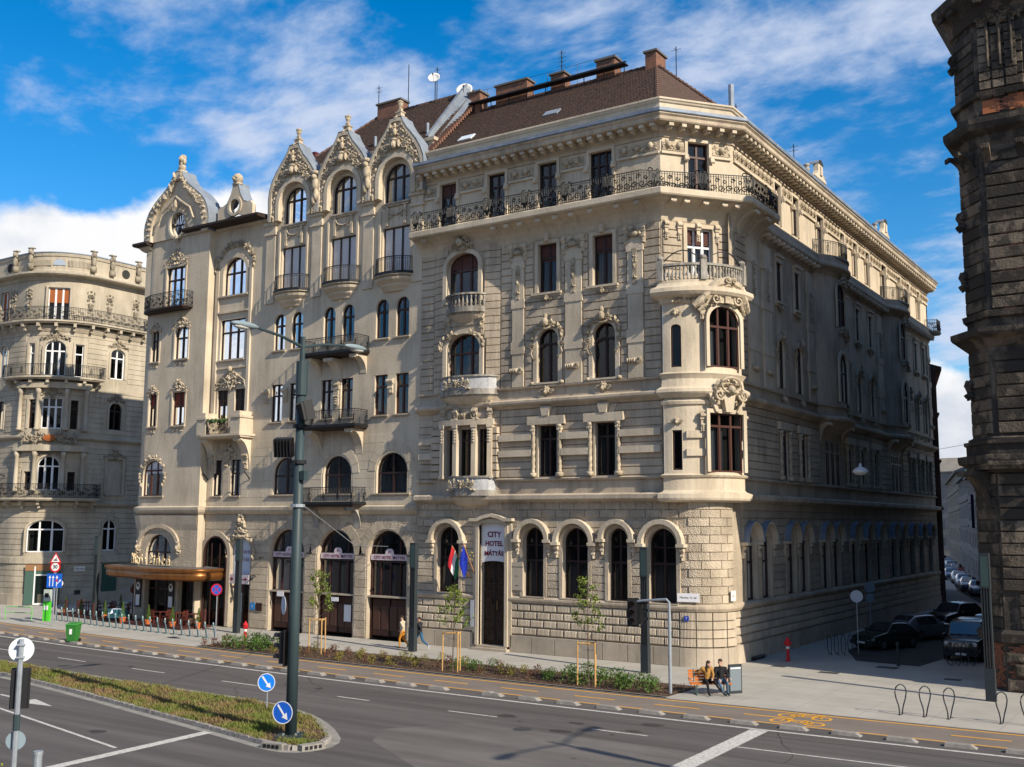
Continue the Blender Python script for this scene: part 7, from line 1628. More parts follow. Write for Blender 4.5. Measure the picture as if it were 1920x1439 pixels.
s = 0.; cnt = 0; mbk = MB()
rr = random.Random(8)
while s < S[-1]:
    p, t = along(P, S, s)
    if p.x > -66:
        link('kerb_stone', ks, island, Matrix.Translation((p.x, p.y, rr.uniform(-.008, .008))) @ Matrix.Rotation(atan2(t.y, t.x)+rr.uniform(-.02, .02)+pi, 4, 'Z'))
    s += .415
gut = [( (P[i]+Vector(((P[min(i+1, len(P)-1)]-P[max(i-1, 0)]).normalized().y*-1, (P[min(i+1, len(P)-1)]-P[max(i-1, 0)]).normalized().x))*.42)) for i in range(len(P))]
mb = MB(); mb.v = [(*p, -.016) for p in P]+[(*q, -.016) for q in gut]; n = len(P); mb.f = [(i, i+1, n+i+1, n+i) for i in range(n-1)]; struct('gutter_strip', mb, mat('pale_gutter', (.30, .28, .25), .9, (.2, .19, .17), 2))
for x, y, r in ((-24.95, 24.2, .15), (-23.9, 24.75, 1.3)):
    dr = put('drain_inlet', MB().box(-.4, .4, -.14, .14, -.02, .16), KERB, island, Matrix.Translation((x, y, 0)) @ Matrix.Rotation(r, 4, 'Z'))
    for k in range(4): put('drain_slot', MB().box(-.3+.16*k, -.2+.16*k, -.16, -.13, .02, .12), BLACKP, dr)
# grass
GRASS = mat('rough_grass', (.13, .16, .03), .8, (.21, .14, .065), .9, 1, lo=.42, hi=.6)
rr = random.Random(3); mb = MB()
def inside(x, y, poly):
    c = False; n = len(poly); j = n-1
    for i in range(n):
        xi, yi = poly[i]; xj, yj = poly[j]
        if (yi > y) != (yj > y) and x < (xj-xi)*(y-yi)/(yj-yi)+xi: c = not c
        j = i
    return c
cnt = 0
while cnt < 30000:
    x = -24.2-36*rr.random()**1.25; y = 24.4+8*rr.random()
    if not inside(x, y, isl2): continue
    cl = noise.noise(Vector((x*.6, y*.9, 0)))
    if cl < -.05 and rr.random() < .72: continue
    if hypot(x+25.3, y-25.6) < 1.1 and rr.random() < .8: continue
    cnt += 1
    h = rr.uniform(.05, .15)*(1.+1.2*max(0, cl)); a = rr.random()*pi*2; w = rr.uniform(.012, .03); lx, ly = rr.uniform(-.12, .12), rr.uniform(-.12, .12)
    dx, dy = cos(a)*w, sin(a)*w; mb.add([(x-dx, y-dy, .09), (x+dx, y+dy, .09), (x+lx, y+ly, .09+h)], [(0, 1, 2)])
put('grass', mb, GRASS, label='rough green and straw coloured grass on the traffic island', kind='stuff')
# manholes
for x, y, w, l in ((-18.6, 51.7, .5, .7), (-15.9, 50.9, .5, .9), (-14.1, 54.4, .7, 1.0), (-10.6, 52.0, .5, .7), (-52.9, 42.8, .45, .6)):
    t_ = put('manhole_cover', MB().box(-l/2, l/2, -w/2, w/2, -.01, .012), mat('cast_iron_cover', (.05, .05, .05), .7), None, Matrix.Translation((x, y, 0)), label={-18.6: 'dark manhole cover in the pavement nearest the hotel corner', -15.9: 'dark oblong cover in the pavement near the shadow edge', -14.1: 'large dark cover at the foot of the side road', -10.6: 'dark cover in front of the boxy black car', -52.9: 'small round-edged cover beyond the row of bicycle docks'}[x], cat='manhole cover')
# ================================================================== vegetation
LEAFG = mat('spring_leaves', (.17, .21, .03), .7, (.09, .14, .02), 8); LEAFD = mat('shrub_leaves', (.075, .14, .02), .75, (.04, .08, .015), 8); LEAFY = mat('yellowish_shrub_leaves', (.22, .18, .03), .75, (.12, .12, .02), 8); LEAFR = mat('reddish_shrub_leaves', (.16, .06, .04), .75, (.08, .05, .03), 8); BARK = mat('young_bark', (.14, .10, .075), .9, (.08, .06, .045), 8); STAKE = mat('pale_wood_stake', (.55, .33, .12), .8, (.42, .25, .1), 6)
CONIF = mat('dwarf_conifer_green', (.055, .11, .02), .8, (.09, .13, .02), 9)
def leaf_quad(mb, p, s, r):
    a = Vector((r.gauss(0, 1), r.gauss(0, 1), r.gauss(0, 1))).normalized(); b = a.cross(Vector((r.gauss(0, 1), r.gauss(0, 1), r.gauss(0, 1)))).normalized(); a *= s; b *= s*.5
    p = Vector(p); mb.add([p-a, p+b, p+a, p-b], [(0, 1, 2, 3)])
def shrub_mesh(seed, m, w, h, n):
    r = random.Random(seed); mb = MB()
    for i in range(7):
        a = r.random()*2*pi; mb.tube([(0, 0, 0), (cos(a)*w*.2, sin(a)*w*.2, h*.5), (cos(a)*w*.42, sin(a)*w*.42, h*r.uniform(.7, 1.05))], [.012, .008, .004], 3, False)
    for i in range(n):
        a = r.random()*2*pi; q = sqrt(r.random()); z = r.random()**.8; rad = w/2*q*(1-.35*z)*(1+.25*sin(3*a+seed)); leaf_quad(mb, (cos(a)*rad, sin(a)*rad, .03+h*z*(1-.25*q)), r.uniform(.03, .065), r)
    return mb.mesh('shrub', m)
rr = random.Random(31)
kinds = [('leafy green shrub growing in the planting bed beside the cycle path', 'green shrubs in the planting bed', LEAFD, .85, .55, 150), ('yellowish straggly shrub growing in the planting bed beside the cycle path', 'yellowish shrubs in the planting bed', LEAFY, .6, .5, 70), ('reddish twiggy shrub growing in the planting bed beside the cycle path', 'reddish shrubs in the planting bed', LEAFR, .5, .42, 60)]
def put_shrub(x, y, k, s):
    lab, grp, m, w, h, n = kinds[k]; lab = near_label(x, ['leafy green bed shrub', 'yellowish straggly bed shrub', 'reddish twiggy bed shrub'][k]); me = cached(('shrub', k, rr.randrange(3)), lambda: shrub_mesh(k*7+rr.randrange(99), m, w, h, n))
    link('shrub', me, None, Matrix.Translation((x, y, .03)) @ Matrix.Rotation(rr.random()*6, 4, 'Z') @ Matrix.Diagonal((s, s, s, 1)), label=lab, cat='shrub', group=grp)
x = -47.6
while x < -19.6:
    if x < -42.5: k = 0 if x < -41.9 and x > -46.7 else 2
    elif x < -36: k = rr.choice([2, 1, 2, 0])
    elif x < -31: k = rr.choice([1, 1, 2])
    elif x < -26: k = rr.choice([0, 1, 2, 0])
    else: k = 0
    for rowy in (.28, .72):
        y = bedN(x)+(bedF(x)-bedN(x))*(rowy+rr.uniform(-.15, .15))
        put_shrub(x+rr.uniform(-.3, .3), y, k, rr.uniform(.75, 1.25)*(1.15 if -42 > x or x > -24.5 else .9))
    x += .78
mb = MB(); r_ = random.Random(4)
for i in range(5200):
    x = -48+29*r_.random(); y = bedN(x)+.1+(bedF(x)-bedN(x)-.2)*r_.random(); leaf_quad(mb, (x, y, .05+r_.random()*.07), r_.uniform(.02, .05), r_)
put('ground_cover', mb, mat('mulch_litter', (.14, .085, .05), .9, (.09, .09, .03), 3), label='low brown and green ground cover of the planting bed', kind='stuff')
def sapling(x, y, h, label, seed, lean=0.):
    r = random.Random(seed); t = thing('young_tree', label, 'tree', (x, y, .03)); mb = MB(); tips = []
    mb.tube([(0, 0, 0), (lean*.3, 0, h*.35), (lean*.6+.02, .02, h*.7), (lean, 0, h)], [.035, .028, .018, .006], 6)
    for i in range(16):
        z = h*(.42+.5*i/16); a = i*2.4+r.random(); L = (.95-.6*i/16)*r.uniform(.7, 1.1); c = Vector((lean*z/h, 0, z)); m_ = c+Vector((cos(a)*L*.5, sin(a)*L*.5, L*.35)); e = c+Vector((cos(a)*L*.85, sin(a)*L*.85, L*.75)); mb.tube([c, m_, e], [.011, .008, .004], 4, False)
        for k in range(7): q = m_.lerp(e, r.random()); d = q+Vector((r.uniform(-.22, .22), r.uniform(-.22, .22), r.uniform(.0, .2))); mb.tube([q, d], [.005, .003], 3, False); tips.append((q, d))
    put('trunk', mb, BARK, t); lb = MB()
    for q, d in tips:
        for k in range(r.randint(6, 12)): p = q.lerp(d, r.uniform(.2, 1.1))+Vector((r.gauss(0, .06), r.gauss(0, .06), r.gauss(0, .06))); leaf_quad(lb, p, r.uniform(.04, .075), r)
    put('crown', lb, LEAFG, t); return t
def stakes(x, y, label, h=1.85):
    t = thing('tree_stakes', label, 'tree support', (x, y, .03)); pp = [(-.42, -.25), (.42, -.18), (.12, .42)]
    for a, b in pp: put('stake', MB().tube([(a, b, 0), (a*.97, b*.97, h)], .035, 7), STAKE, t)
    for i in range(3): a, b = pp[i], pp[(i+1) % 3]; put('crossbar', MB().tube([(a[0], a[1], h-.08), (b[0], b[1], h-.08)], .028, 5), STAKE, t)
    put('tie', MB().tube([(pp[0][0], pp[0][1], h-.35), (0, 0, h-.36), (pp[1][0], pp[1][1], h-.35)], .012, 4), KERB, t)
sapling(-30.4, 40.7, 4.1, 'young staked tree with bright thin foliage left of the hotel door', 5, .05); stakes(-30.4, 40.7, 'three pale wooden stakes round the young tree left of the hotel door')
sapling(-23.1, 40.7, 4.7, 'young staked tree with sparse leaves in front of the right hotel windows', 8, -.1); stakes(-23.1, 40.7, 'three pale wooden stakes round the young tree by the right hotel windows')
sapling(-40.2, 41.9, 4.5, 'young staked tree just right of the tall grey lamp post', 12, .0); stakes(-40.2, 41.9, 'three pale wooden stakes round the young tree beside the tall lamp post')
# ================================================================== street furniture
POLEG = mat('dark_green_grey_pole', (.035, .055, .06), .5, (.028, .045, .05), 2, .3); STEEL = mat('galvanised_steel', (.42, .46, .5), .4, (.34, .37, .4), 4, metal=.5); SIGNB = mat('sign_back', (.5, .54, .58), .55); RED = mat('signal_red_paint', (.5, .015, .02), .5); BLUE = mat('sign_blue', (.01, .10, .5), .5); BLUEL = mat('bright_sign_blue', (.01, .2, .75), .5); WHS = mat('sign_white', (.72, .72, .72), .5); ANTH = mat('anthracite_paint', (.028, .035, .04), .45)
def light_column(x, y, label):
    t = thing('light_column', label, 'street lamp', (x, y, 0), 0, 'slender slotted light columns along the pavement')
    put('base', MB().box(-.19, .19, -.15, .15, 0, 1.28), ANTH, t)
    for a in (-.15, -.05, .05, .15): put('bar', MB().box(a-.022, a+.022, -.13, .13, 1.28, 4.42), ANTH, t)
    put('lamp_head', MB().box(-.19, .19, -.15, .15, 4.42, 5.82), ANTH, t); put('diffuser', MB().box(-.14, .14, -.155, -.15, 4.5, 5.7), mat('dark_diffuser', (.05, .08, .08), .2), t)
for x, y, l in ((-67.3, 47.4, 'slender dark light column rising beside the restaurant terrace'), (-51.8, 46.7, 'slender dark light column in front of the small arched hotel doorway'), (-36.93, 45.8, 'slender dark light column where two walkers pass between the two houses'), (-22.93, 45.8, 'slender dark light column in front of the rightmost hotel window of the front'), (-8.1, 46.7, 'slender dark light column before the sooty corner building at the right')): light_column(x, y, l)
def signal_head(parent, M, n=3, name='traffic_light', back=True):
    s = put(name, MB().box(-.17, .17, -.1, .12, 0, n*.34), BLACKP, parent, M)
    for i in range(n):
        z = .17+.34*i
        put('visor', MB().lathe([(.13, 0), (.135, .24)], (0, 0, 0), 10, 0, pi, T=lambda x, y, zz: (x, -.1-zz, z+y)), BLACKP, s); put('lens', MB().lathe([(0, 0), (.12, 0), (.12, .012)], n=12, T=lambda x, y, zz: (x, -.102-zz, z+y)), mat('dark_lens', (.03, .02, .02), .2), s)
    if back: put('backboard', MB().box(-.24, .24, .1, .12, -.08, n*.34+.08), BLACKP, s)
    return s
def disc(mb, r, y, n=24, cz=0, cx=0): return mb.lathe([(0, 0), (r, 0), (r, .012), (0, .012)], n=n, T=lambda a, b, c: (cx+a, y-c, cz+b))
def big_lamp(x, y, label, full=True):
    t = thing('lamp_post', label, 'street lamp', (x, y, .09 if full else 0))
    put('pole', MB().tube([(0, 0, 0), (0, 0, 4), (0, 0, 12.2)], [.19, .18, .14], 16), POLEG, t, smooth=True); put('pole_top', MB().tube([(0, 0, 12.2), (0, 0, 13.1)], .085, 10).lathe([(.2, 11.1), (.2, 12.25)], n=14), POLEG, t)
    pl = put('base_plate', MB().box(-.42, .42, -.42, .42, 0, .05), POLEG, t, Matrix.Rotation(.6, 4, 'Z'))
    for a in (0, 1, 2, 3): put('bolt', MB().box(.28*cos(a*pi/2+.78)-.03, .28*cos(a*pi/2+.78)+.03, .28*sin(a*pi/2+.78)*1-.03, .28*sin(a*pi/2+.78)+.03, .05, .11), STEEL, pl)
    for s in (-1, 1):
        put('arm', MB().tube([(0, 0, 12.75), (0, s*1.0, 12.98), (0, s*2.1, 13.1)], [.055, .05, .045], 8), POLEG, t)
        h = put('lamp_head', MB().blob((0, s*2.6, 13.1), (.19, .58, .12), 0, 10, 6), mat('lamp_housing', (.2, .25, .27), .45), t, smooth=True); put('lamp_glass', MB().blob((0, s*2.7, 13.03), (.14, .36, .09), 0, 10, 5), mat('lamp_glass', (.55, .55, .5), .2), h, smooth=True)
    if full:
        for px_, z, s in ((.35, 10.55, 1), (-.62, 9.35, -1)):
            f = put('floodlight', MB().box(-.3, .3, -.1, .2, -.32, .32), BLACKP, t, Matrix.Translation((px_, -.12, z)) @ Matrix.Rotation(-.5*s, 4, 'Z') @ Matrix.Rotation(.25, 4, 'X'))
            for k in range(6): put('cooling_fin', MB().box(-.3+.11*k, -.27+.11*k, -.2, -.1, -.3, .3), BLACKP, f)
            put('bracket', MB().tube([(px_-.3*s, -.05, z-.5), (px_+.25, -.05, z-.5), (px_+.3, -.1, z)], .035, 5).lathe([(.245, z-.56), (.245, z-.44)], n=12), BLACKP, t)
        Mr = Matrix.Translation((-.42, .0, 2.25)) @ Matrix.Rotation(radians(-75), 4, 'Z'); signal_head(t, Mr)
        put('sign_back_disc', disc(MB(), .3, 0), SIGNB, t, Matrix.Translation((-.2, -.3, 4.15)) @ Matrix.Rotation(radians(-30), 4, 'Z'))
        s = put('direction_sign', disc(MB(), .36, 0), BLUE, t, Matrix.Translation((-.13, -.26, .75)) @ Matrix.Rotation(radians(18), 4, 'Z')); put('sign_border', ring_mesh([(.36*cos(2*pi*i/24), .36*sin(2*pi*i/24)) for i in range(25)], [(.335*cos(2*pi*i/24), .335*sin(2*pi*i/24)) for i in range(25)], -.012, -.018), WHS, s)
        put('arrow', MB().prism([(-.2, .22), (-.15, .25), (.07, -.06), (.14, .0), (.18, -.22), (-.03, -.15), (.03, -.1)], -.012, -.02), WHS, s)
        put('cable_clamp', MB().lathe([(.24, 7.35), (.24, 7.45)], n=12), STEEL, t); put('junction_box', MB().box(.16, .36, -.12, .08, 8.25, 8.55), POLEG, t)
    return t
big_lamp(-25.56, 25.51, 'tall double-armed grey-green lamp post with floodlights and signals on the traffic island')
big_lamp(2.1, 25.6, 'tall double-armed lamp post standing beyond the right edge of the view', False)
put('tension_cable', MB().tube([(-25.5, 25.7, 7.5), (-33, 36.6, 5.9), (-41.3, 48.75, 5.5)], .018, 4), STEEL, None, label='thin pale tension cable from the tall lamp post to the house front', cat='cable')
def post_sign(name, label, cat, x, y, h, r=.03): t = thing(name, label, cat, (x, y, 0)); put('post', MB().tube([(0, 0, 0), (0, 0, h)], r, 8), STEEL, t); return t
face = radians(30)
t = post_sign('direction_sign', 'bright blue round sign with white arrow on a thin post in the island grass', 'road sign', -29.78, 28.45, 1.4, .028); s = put('sign_disc', disc(MB(), .33, 0), BLUEL, t, Matrix.Translation((0, -.05, 1.06)) @ Matrix.Rotation(face, 4, 'Z')); put('sign_border', ring_mesh([(.33*cos(2*pi*i/24), .33*sin(2*pi*i/24)) for i in range(25)], [(.305*cos(2*pi*i/24), .305*sin(2*pi*i/24)) for i in range(25)], -.012, -.018), WHS, s); put('arrow', MB().prism([(-.19, .2), (-.13, .23), (.07, -.05), (.13, .0), (.17, -.2), (-.03, -.14), (.03, -.1)], -.012, -.02), WHS, s)
t = post_sign('no_stopping_sign', 'round blue and red no stopping sign at the end of the bicycle docks', 'road sign', -47.84, 41.6, 3.2); s = put('sign_disc', disc(MB(), .33, 0), BLUE, t, Matrix.Translation((0, -.05, 3.08)) @ Matrix.Rotation(face, 4, 'Z')); put('sign_border', ring_mesh([(.33*cos(2*pi*i/24), .33*sin(2*pi*i/24)) for i in range(25)], [(.26*cos(2*pi*i/24), .26*sin(2*pi*i/24)) for i in range(25)], -.012, -.02), RED, s)
for a in (1, -1): put('cross_stroke', MB().prism([(-.2, -.2*a-.03), (-.2, -.2*a+.03), (.2, .2*a+.03), (.2, .2*a-.03)], -.012, -.02-.002*a), RED, s)
t = post_sign('speed_limit_sign', 'pole with a red triangle, a 30 limit disc and a blue lane board', 'road sign', -64.88, 42.6, 4.7, .04); fm = Matrix.Rotation(face, 4, 'Z')
s = put('warning_triangle', MB().prism([(-.42, -.3), (.42, -.3), (0, .44)], 0, -.012), RED, t, Matrix.Translation((0, -.06, 4.4)) @ fm); put('triangle_field', MB().prism([(-.29, -.22), (.29, -.22), (0, .29)], -.012, -.02), WHS, s); put('triangle_mark', MB().box(-.13, .13, -.025, -.02, -.14, -.06).prism([(-.03, -.06), (.03, -.06), (.1, .06), (.03, .06)], -.02, -.026), BLACKP, s)
s = put('limit_disc', disc(MB(), .36, 0), RED, t, Matrix.Translation((0, -.06, 3.85)) @ fm); put('limit_field', disc(MB(), .26, -.012), WHS, s); lettering(s, Matrix.Translation((0, -.026, 0)), '30', .34, BLACKP, ext=.004, bold=.01)
s = put('lane_board', MB().box(-.52, .52, -.02, 0, -.46, .46), BLUE, t, Matrix.Translation((.0, -.06, 2.95)) @ fm); put('lane_arrows', MB().box(-.34, -.29, -.03, -.02, -.36, .2).prism([(-.4, .18), (-.23, .18), (-.315, .34)], -.02, -.03).box(-.12, -.07, -.03, -.02, -.36, .2).prism([(-.18, .18), (-.01, .18), (-.095, .34)], -.02, -.03).box(.14, .19, -.03, -.02, -.36, .2).prism([(.08, .18), (.25, .18), (.165, .34)], -.02, -.03).prism([(.17, -.2), (.36, .0), (.33, .05), (.46, .08), (.43, -.06), (.39, -.03), (.2, -.24)], -.02, -.03), WHS, s, kind='stuff'); put('mini_disc', disc(MB(), .08, -.03, 12, .02, .165), RED, s)
t = post_sign('oval_sign', 'round blue sign with white rim behind the green and white pillar', 'road sign', -66.6, 43.9, 3.0); s = put('sign_disc', disc(MB(), .42, 0), WHS, t, Matrix.Translation((0, -.05, 2.65)) @ fm @ Matrix.Diagonal((1.1, 1, .72, 1))); put('sign_field', disc(MB(), .34, -.012), mat('teal_sign', (.03, .18, .3), .5), s)
# left foreground pole
t = post_sign('signal_pole', 'galvanised signal pole with pale round sign backs at the lower left corner', 'traffic light', -26.23, 16.36, 3.9, .07); Mc = Matrix.Rotation(YAW+.3, 4, 'Z')
s = put('sign_back_disc', MB().lathe([(0, 0), (.31, 0), (.31, .012), (0, .012)], n=26, T=lambda a, b, c: (a, c+.08, b)), mat('pale_sign_back', (.62, .66, .68), .5), t, Matrix.Translation((0, 0, 3.62)) @ Mc); put('clamp', MB().box(-.1, .1, -.1, .08, .12, .16).box(-.1, .1, -.1, .08, -.2, -.16), STEEL, s)
put('traffic_light', MB().box(-.2, .2, .1, .34, 0, .98).box(-.24, .24, .3, .33, -.03, 1.01), BLACKP, t, Matrix.Translation((0, 0, 2.12)) @ Mc); put('sign_back_disc', MB().lathe([(0, 0), (.24, 0), (.24, .012), (0, .012)], n=24, T=lambda a, b, c: (a, c+.08, b)), mat('grey_sign_back', (.2, .26, .3), .5), t, Matrix.Translation((0, 0, 1.33)) @ Mc); put('dark_sleeve', MB().tube([(0, 0, 1.6), (0, 0, 2.0)], .085, 8), POLEG, t)
put('short_steel_post', MB().tube([(0, 0, 0), (0, 0, 1.75)], .1, 12).lathe([(.11, 1.68), (.11, 1.76)], n=12), STEEL, None, Matrix.Translation((-22.8, 14.8, 0)), label='short galvanised post at the bottom edge beside the pole with round signs', cat='post')
mb = MB(); r_ = random.Random(6); bz = put('trunk', MB().tube([(0, 0, -1), (.0, 0, 4.4)], [.03, .01], 5), BARK, thing('young_tree', 'bright yellow-green young treetop poking in at the bottom left corner', 'tree', (-19.05, 11.2, 0)))
for i in range(260): leaf_quad(mb, (r_.gauss(0, .16), r_.gauss(0, .16), 2.35+r_.gauss(0, .35)), r_.uniform(.03, .06), r_)
put('crown', mb, mat('bright_leaves', (.3, .34, .03), .7, (.18, .26, .02), 9), bz.parent)
# right signal pole
t = thing('signal_pole', 'galvanised pole with a bent arm carrying a black traffic light near the bench', 'traffic light', (-19.32, 40.82, .0)); put('pole', MB().tube([(0, 0, 0), (0, 0, 2.9), (0, 0, 3.5)], [.075, .075, .055], 12), STEEL, t); put('arm', MB().tube([(0, 0, 3.4), (0, 0, 3.7), (-.12, 0, 3.82), (-1.2, 0, 3.72), (-1.75, 0, 3.62)], .055, 10), STEEL, t)
signal_head(t, Matrix.Translation((-1.62, -.15, 2.72)) @ Matrix.Rotation(radians(20), 4, 'Z')); signal_head(t, Matrix.Translation((-1.45, .15, 2.72)) @ Matrix.Rotation(radians(100), 4, 'Z'), back=False)
for i, (x, y, h, l) in enumerate(((-16.86, 59.3, 3.05, 'round grey sign back on a pole beside the dark hatchback'), (-18.78, 69.0, 3.0, 'farther dim round sign back on a pole against the hotel side wall'))):
    t = post_sign('side_street_sign', l, 'road sign', x, y, h+.3); put('sign_back_disc', MB().lathe([(0, 0), (.33, 0), (.33, .012), (0, .012)], n=22, T=lambda a, b, c: (a, c-.06, b)), SIGNB if i == 0 else mat('grey_sign_back', (.2, .26, .3), .5), t, Matrix.Translation((0, 0, h)) @ Matrix.Rotation(YAW-.3, 4, 'Z'))
    if i: put('lower_board', MB().box(-.22, .22, -.07, -.05, -.9, -.4), MT['grey_sign_back'], t, Matrix.Translation((0, 0, h)) @ Matrix.Rotation(YAW-.3, 4, 'Z'))
def hydrant(x, y, label):
    t = thing('fire_hydrant', label, 'hydrant', (x, y, 0)); put('barrel', MB().lathe([(.13, 0), (.13, .05), (.085, .08), (.085, .62)], n=14), RED, t, smooth=False); put('white_band', MB().lathe([(.09, .62), (.09, .74)], n=14), WHS, t); put('head', MB().lathe([(.085, .74), (.12, .78), (.13, .95), (.15, 1.0), (.09, 1.1), (.05, 1.14), (.04, 1.2), (0, 1.2)], n=14), RED, t)
    for s in (-1, 1): put('outlet', MB().tube([(0, 0, .88), (s*.2, 0, .88)], .055, 8), RED, t)
hydrant(-47.5, 43.5, 'red fire hydrant at the left end of the planting bed'); hydrant(-18.9, 53.9, 'red fire hydrant standing beside the shaded side wall of the hotel')
t = thing('wheelie_bin', 'green wheelie bin standing between road and cycle path', 'bin', (-55.68, 37.9, -.01)); BING = mat('green_bin_plastic', (.03, .17, .03), .5)
mb = MB(); mb.add([(-.24, -.25, .06), (.24, -.25, .06), (.24, .25, .06), (-.24, .25, .06), (-.31, -.34, .96), (.31, -.34, .96), (.31, .34, .96), (-.31, .34, .96)], [(0, 1, 5, 4), (1, 2, 6, 5), (2, 3, 7, 6), (3, 0, 4, 7), (0, 3, 2, 1), (4, 5, 6, 7)]); put('bin_body', mb, BING, t, Matrix.Rotation(.5, 4, 'Z')); put('bin_lid', MB().add([(-.34, -.37, .96), (.34, -.37, .96), (.34, .37, 1.0), (-.34, .37, 1.0), (-.3, -.33, 1.03), (.3, -.33, 1.03), (.3, .33, 1.1), (-.3, .33, 1.1)], [(0, 1, 5, 4), (1, 2, 6, 5), (2, 3, 7, 6), (3, 0, 4, 7), (4, 5, 6, 7)]), mat('green_bin_lid', (.04, .21, .04), .5), t, Matrix.Rotation(.5, 4, 'Z'))
for s in (-1, 1): put('wheel', MB().tube([(s*.24, .27, .1), (s*.31, .27, .1)], .1, 12), BLACKP, t, Matrix.Rotation(.5, 4, 'Z'))
put('bin_handle', MB().tube([(-.28, .4, .95), (.28, .4, .95)], .025, 5), BING, t, Matrix.Rotation(.5, 4, 'Z')); put('sticker', MB().box(-.08, .08, -.325, -.318, .45, .75), WHS, t, Matrix.Rotation(.5, 4, 'Z'))
# bicycle hire: docks, terminal, rail
DOCK = mat('dock_grey_green', (.15, .22, .23), .45, metal=.4)
def dock0(x, y, rz):
    t = thing('bicycle_dock', 'empty grey-green bicycle dock at the far left end of the row by the pillar', 'bicycle dock', (x, y, 0), rz, 'empty bicycle docks in a row before the restaurant')
    put('foot_plate', MB().box(-.3, .3, -.12, .12, 0, .03), DOCK, t); mb = MB(); mb.tube([(.12, 0, .03), (-.04, 0, .35), (-.18, 0, .68), (-.28, 0, .74)], [.04, .035, .03, .025], 6); mb.tube([(.22, .0, .03), (.1, 0, .3), (-.02, 0, .5), (-.14, 0, .6)], .03, 6); put('dock_post', mb, DOCK, t); put('lock_head', MB().box(-.32, -.18, -.045, .045, .64, .77).prism([(-.3, .8), (-.18, .8), (-.24, .92)], -.03, .03), DOCK, t); put('wheel_guide', MB().tube([(.3, .09, .03), (.34, .09, .2), (.2, .09, .3)], .015, 4), DOCK, t)
    return t
d_ = None; LAND = [(-68.4, 'the green and white pillar'), (-64.88, 'the speed limit sign'), (-62.6, 'the conifer left of the entrance'), (-59.7, 'the conifer right of the entrance'), (-55.6, 'the last terrace conifer'), (-51.8, 'the light column by the arched doorway')]
for i in range(24):
    f = i/23; x = -68.3+(17.9)*f; y = 45.1-1.35*f-.25*sin(f*3.1)
    if d_ is None: d_ = dock0(x, y, -.35)
    else: d2_ = dup(d_, (x, y, 0), -.35); d2_['label'] = near_label(x, 'empty grey-green bicycle dock')
t = thing('hire_terminal', 'bright green and white bicycle hire pillar beside the green rail', 'terminal', (-68.38, 44.4, 0)); GRN = mat('bright_green', (.07, .5, .03), .5); put('pillar', MB().box(-.24, .24, -.12, .12, 0, 1.35), GRN, t, Matrix.Rotation(.4, 4, 'Z')); put('screen_box', MB().box(-.24, .24, -.13, .13, 1.35, 2.15), mat('dim_white_panel', (.4, .46, .42), .4), t, Matrix.Rotation(.4, 4, 'Z')); put('screen', MB().box(-.15, .15, -.145, -.13, 1.6, 1.9), BLACKP, t, Matrix.Rotation(.4, 4, 'Z')); put('map_strip', MB().box(-.15, .15, -.135, -.12, .75, 1.05), WHS, t, Matrix.Rotation(.4, 4, 'Z'))
t = thing('green_rail', 'bright green tubular rail standing on the pavement at the far left', 'railing', (-70.6, 43.7, 0)); GR2 = mat('rail_green', (.16, .42, .12), .5); put('rail_hoop', MB().tube([(-1.1, -.35, 0), (-1.1, -.35, .8), (-1.0, -.33, .9), (.9, .32, .9), (1.0, .35, .8), (1.0, .35, 0)], .035, 7), GR2, t); put('mid_bar', MB().tube([(-1.1, -.35, .5), (1.0, .35, .5)], .03, 6), GR2, t)
# bicycle stands on the right
def loop0(x, y, label):
    t = thing('bicycle_stand', label, 'bicycle stand', (x, y, 0), YAW+.15)
    pts = [(-.07, 0, 0), (-.075, 0, .2), (-.1, 0, .35), (-.19, 0, .62), (-.225, 0, .82), (-.19, 0, .98), (-.1, 0, 1.07), (0, 0, 1.1), (.1, 0, 1.07), (.19, 0, .98), (.225, 0, .82), (.19, 0, .62), (.1, 0, .35), (.075, 0.02, .2), (.09, .12, 0)]
    put('loop', MB().tube(pts, .024, 7), ANTH, t, smooth=True); put('foot', MB().lathe([(.07, 0), (.07, .012)], (-.07, 0, 0), 10), ANTH, t); return t
for x, y, l in ((-10.3, 41.44, 'leftmost dark loop shaped bicycle stand on the right pavement'), (-9.46, 41.52, 'second dark loop shaped bicycle stand from the left on the right pavement'), (-8.64, 41.58, 'third dark loop shaped bicycle stand from the left on the right pavement'), (-6.91, 41.69, 'dark loop shaped bicycle stand standing apart right of the last light column'), (-6.12, 41.8, 'dark loop shaped bicycle stand cut by the right edge of the picture')): loop0(x, y, l)
for gx, gy, l in ((-17.9, 57.6, 'dark hoop shaped bicycle rack in front of the dark hatchback'), (-11.7, 56.9, 'dark hoop shaped bicycle rack in front of the boxy black car')):
    t = thing('bicycle_rack', l, 'bicycle rack', (gx, gy, 0), .5)
    for k in range(4): put('hoop', MB().tube([(k*.36+.12, 0, 0)]+[(k*.36+.0+.0, .55*cos(a), .55+.55*sin(a)) for a in [(-.95+i*(pi+1.9)/16) for i in range(17)]], .022, 5), ANTH, t)
t = thing('bollard', 'single dark bollard at the mouth of the side road', 'bollard', (-13.8, 55.3, 0)); put('bollard_post', MB().lathe([(.09, 0), (.08, .1), (.06, .14), (.055, .95), (.08, 1.0), (.085, 1.08), (.04, 1.16), (0, 1.18)], n=12), ANTH, t)
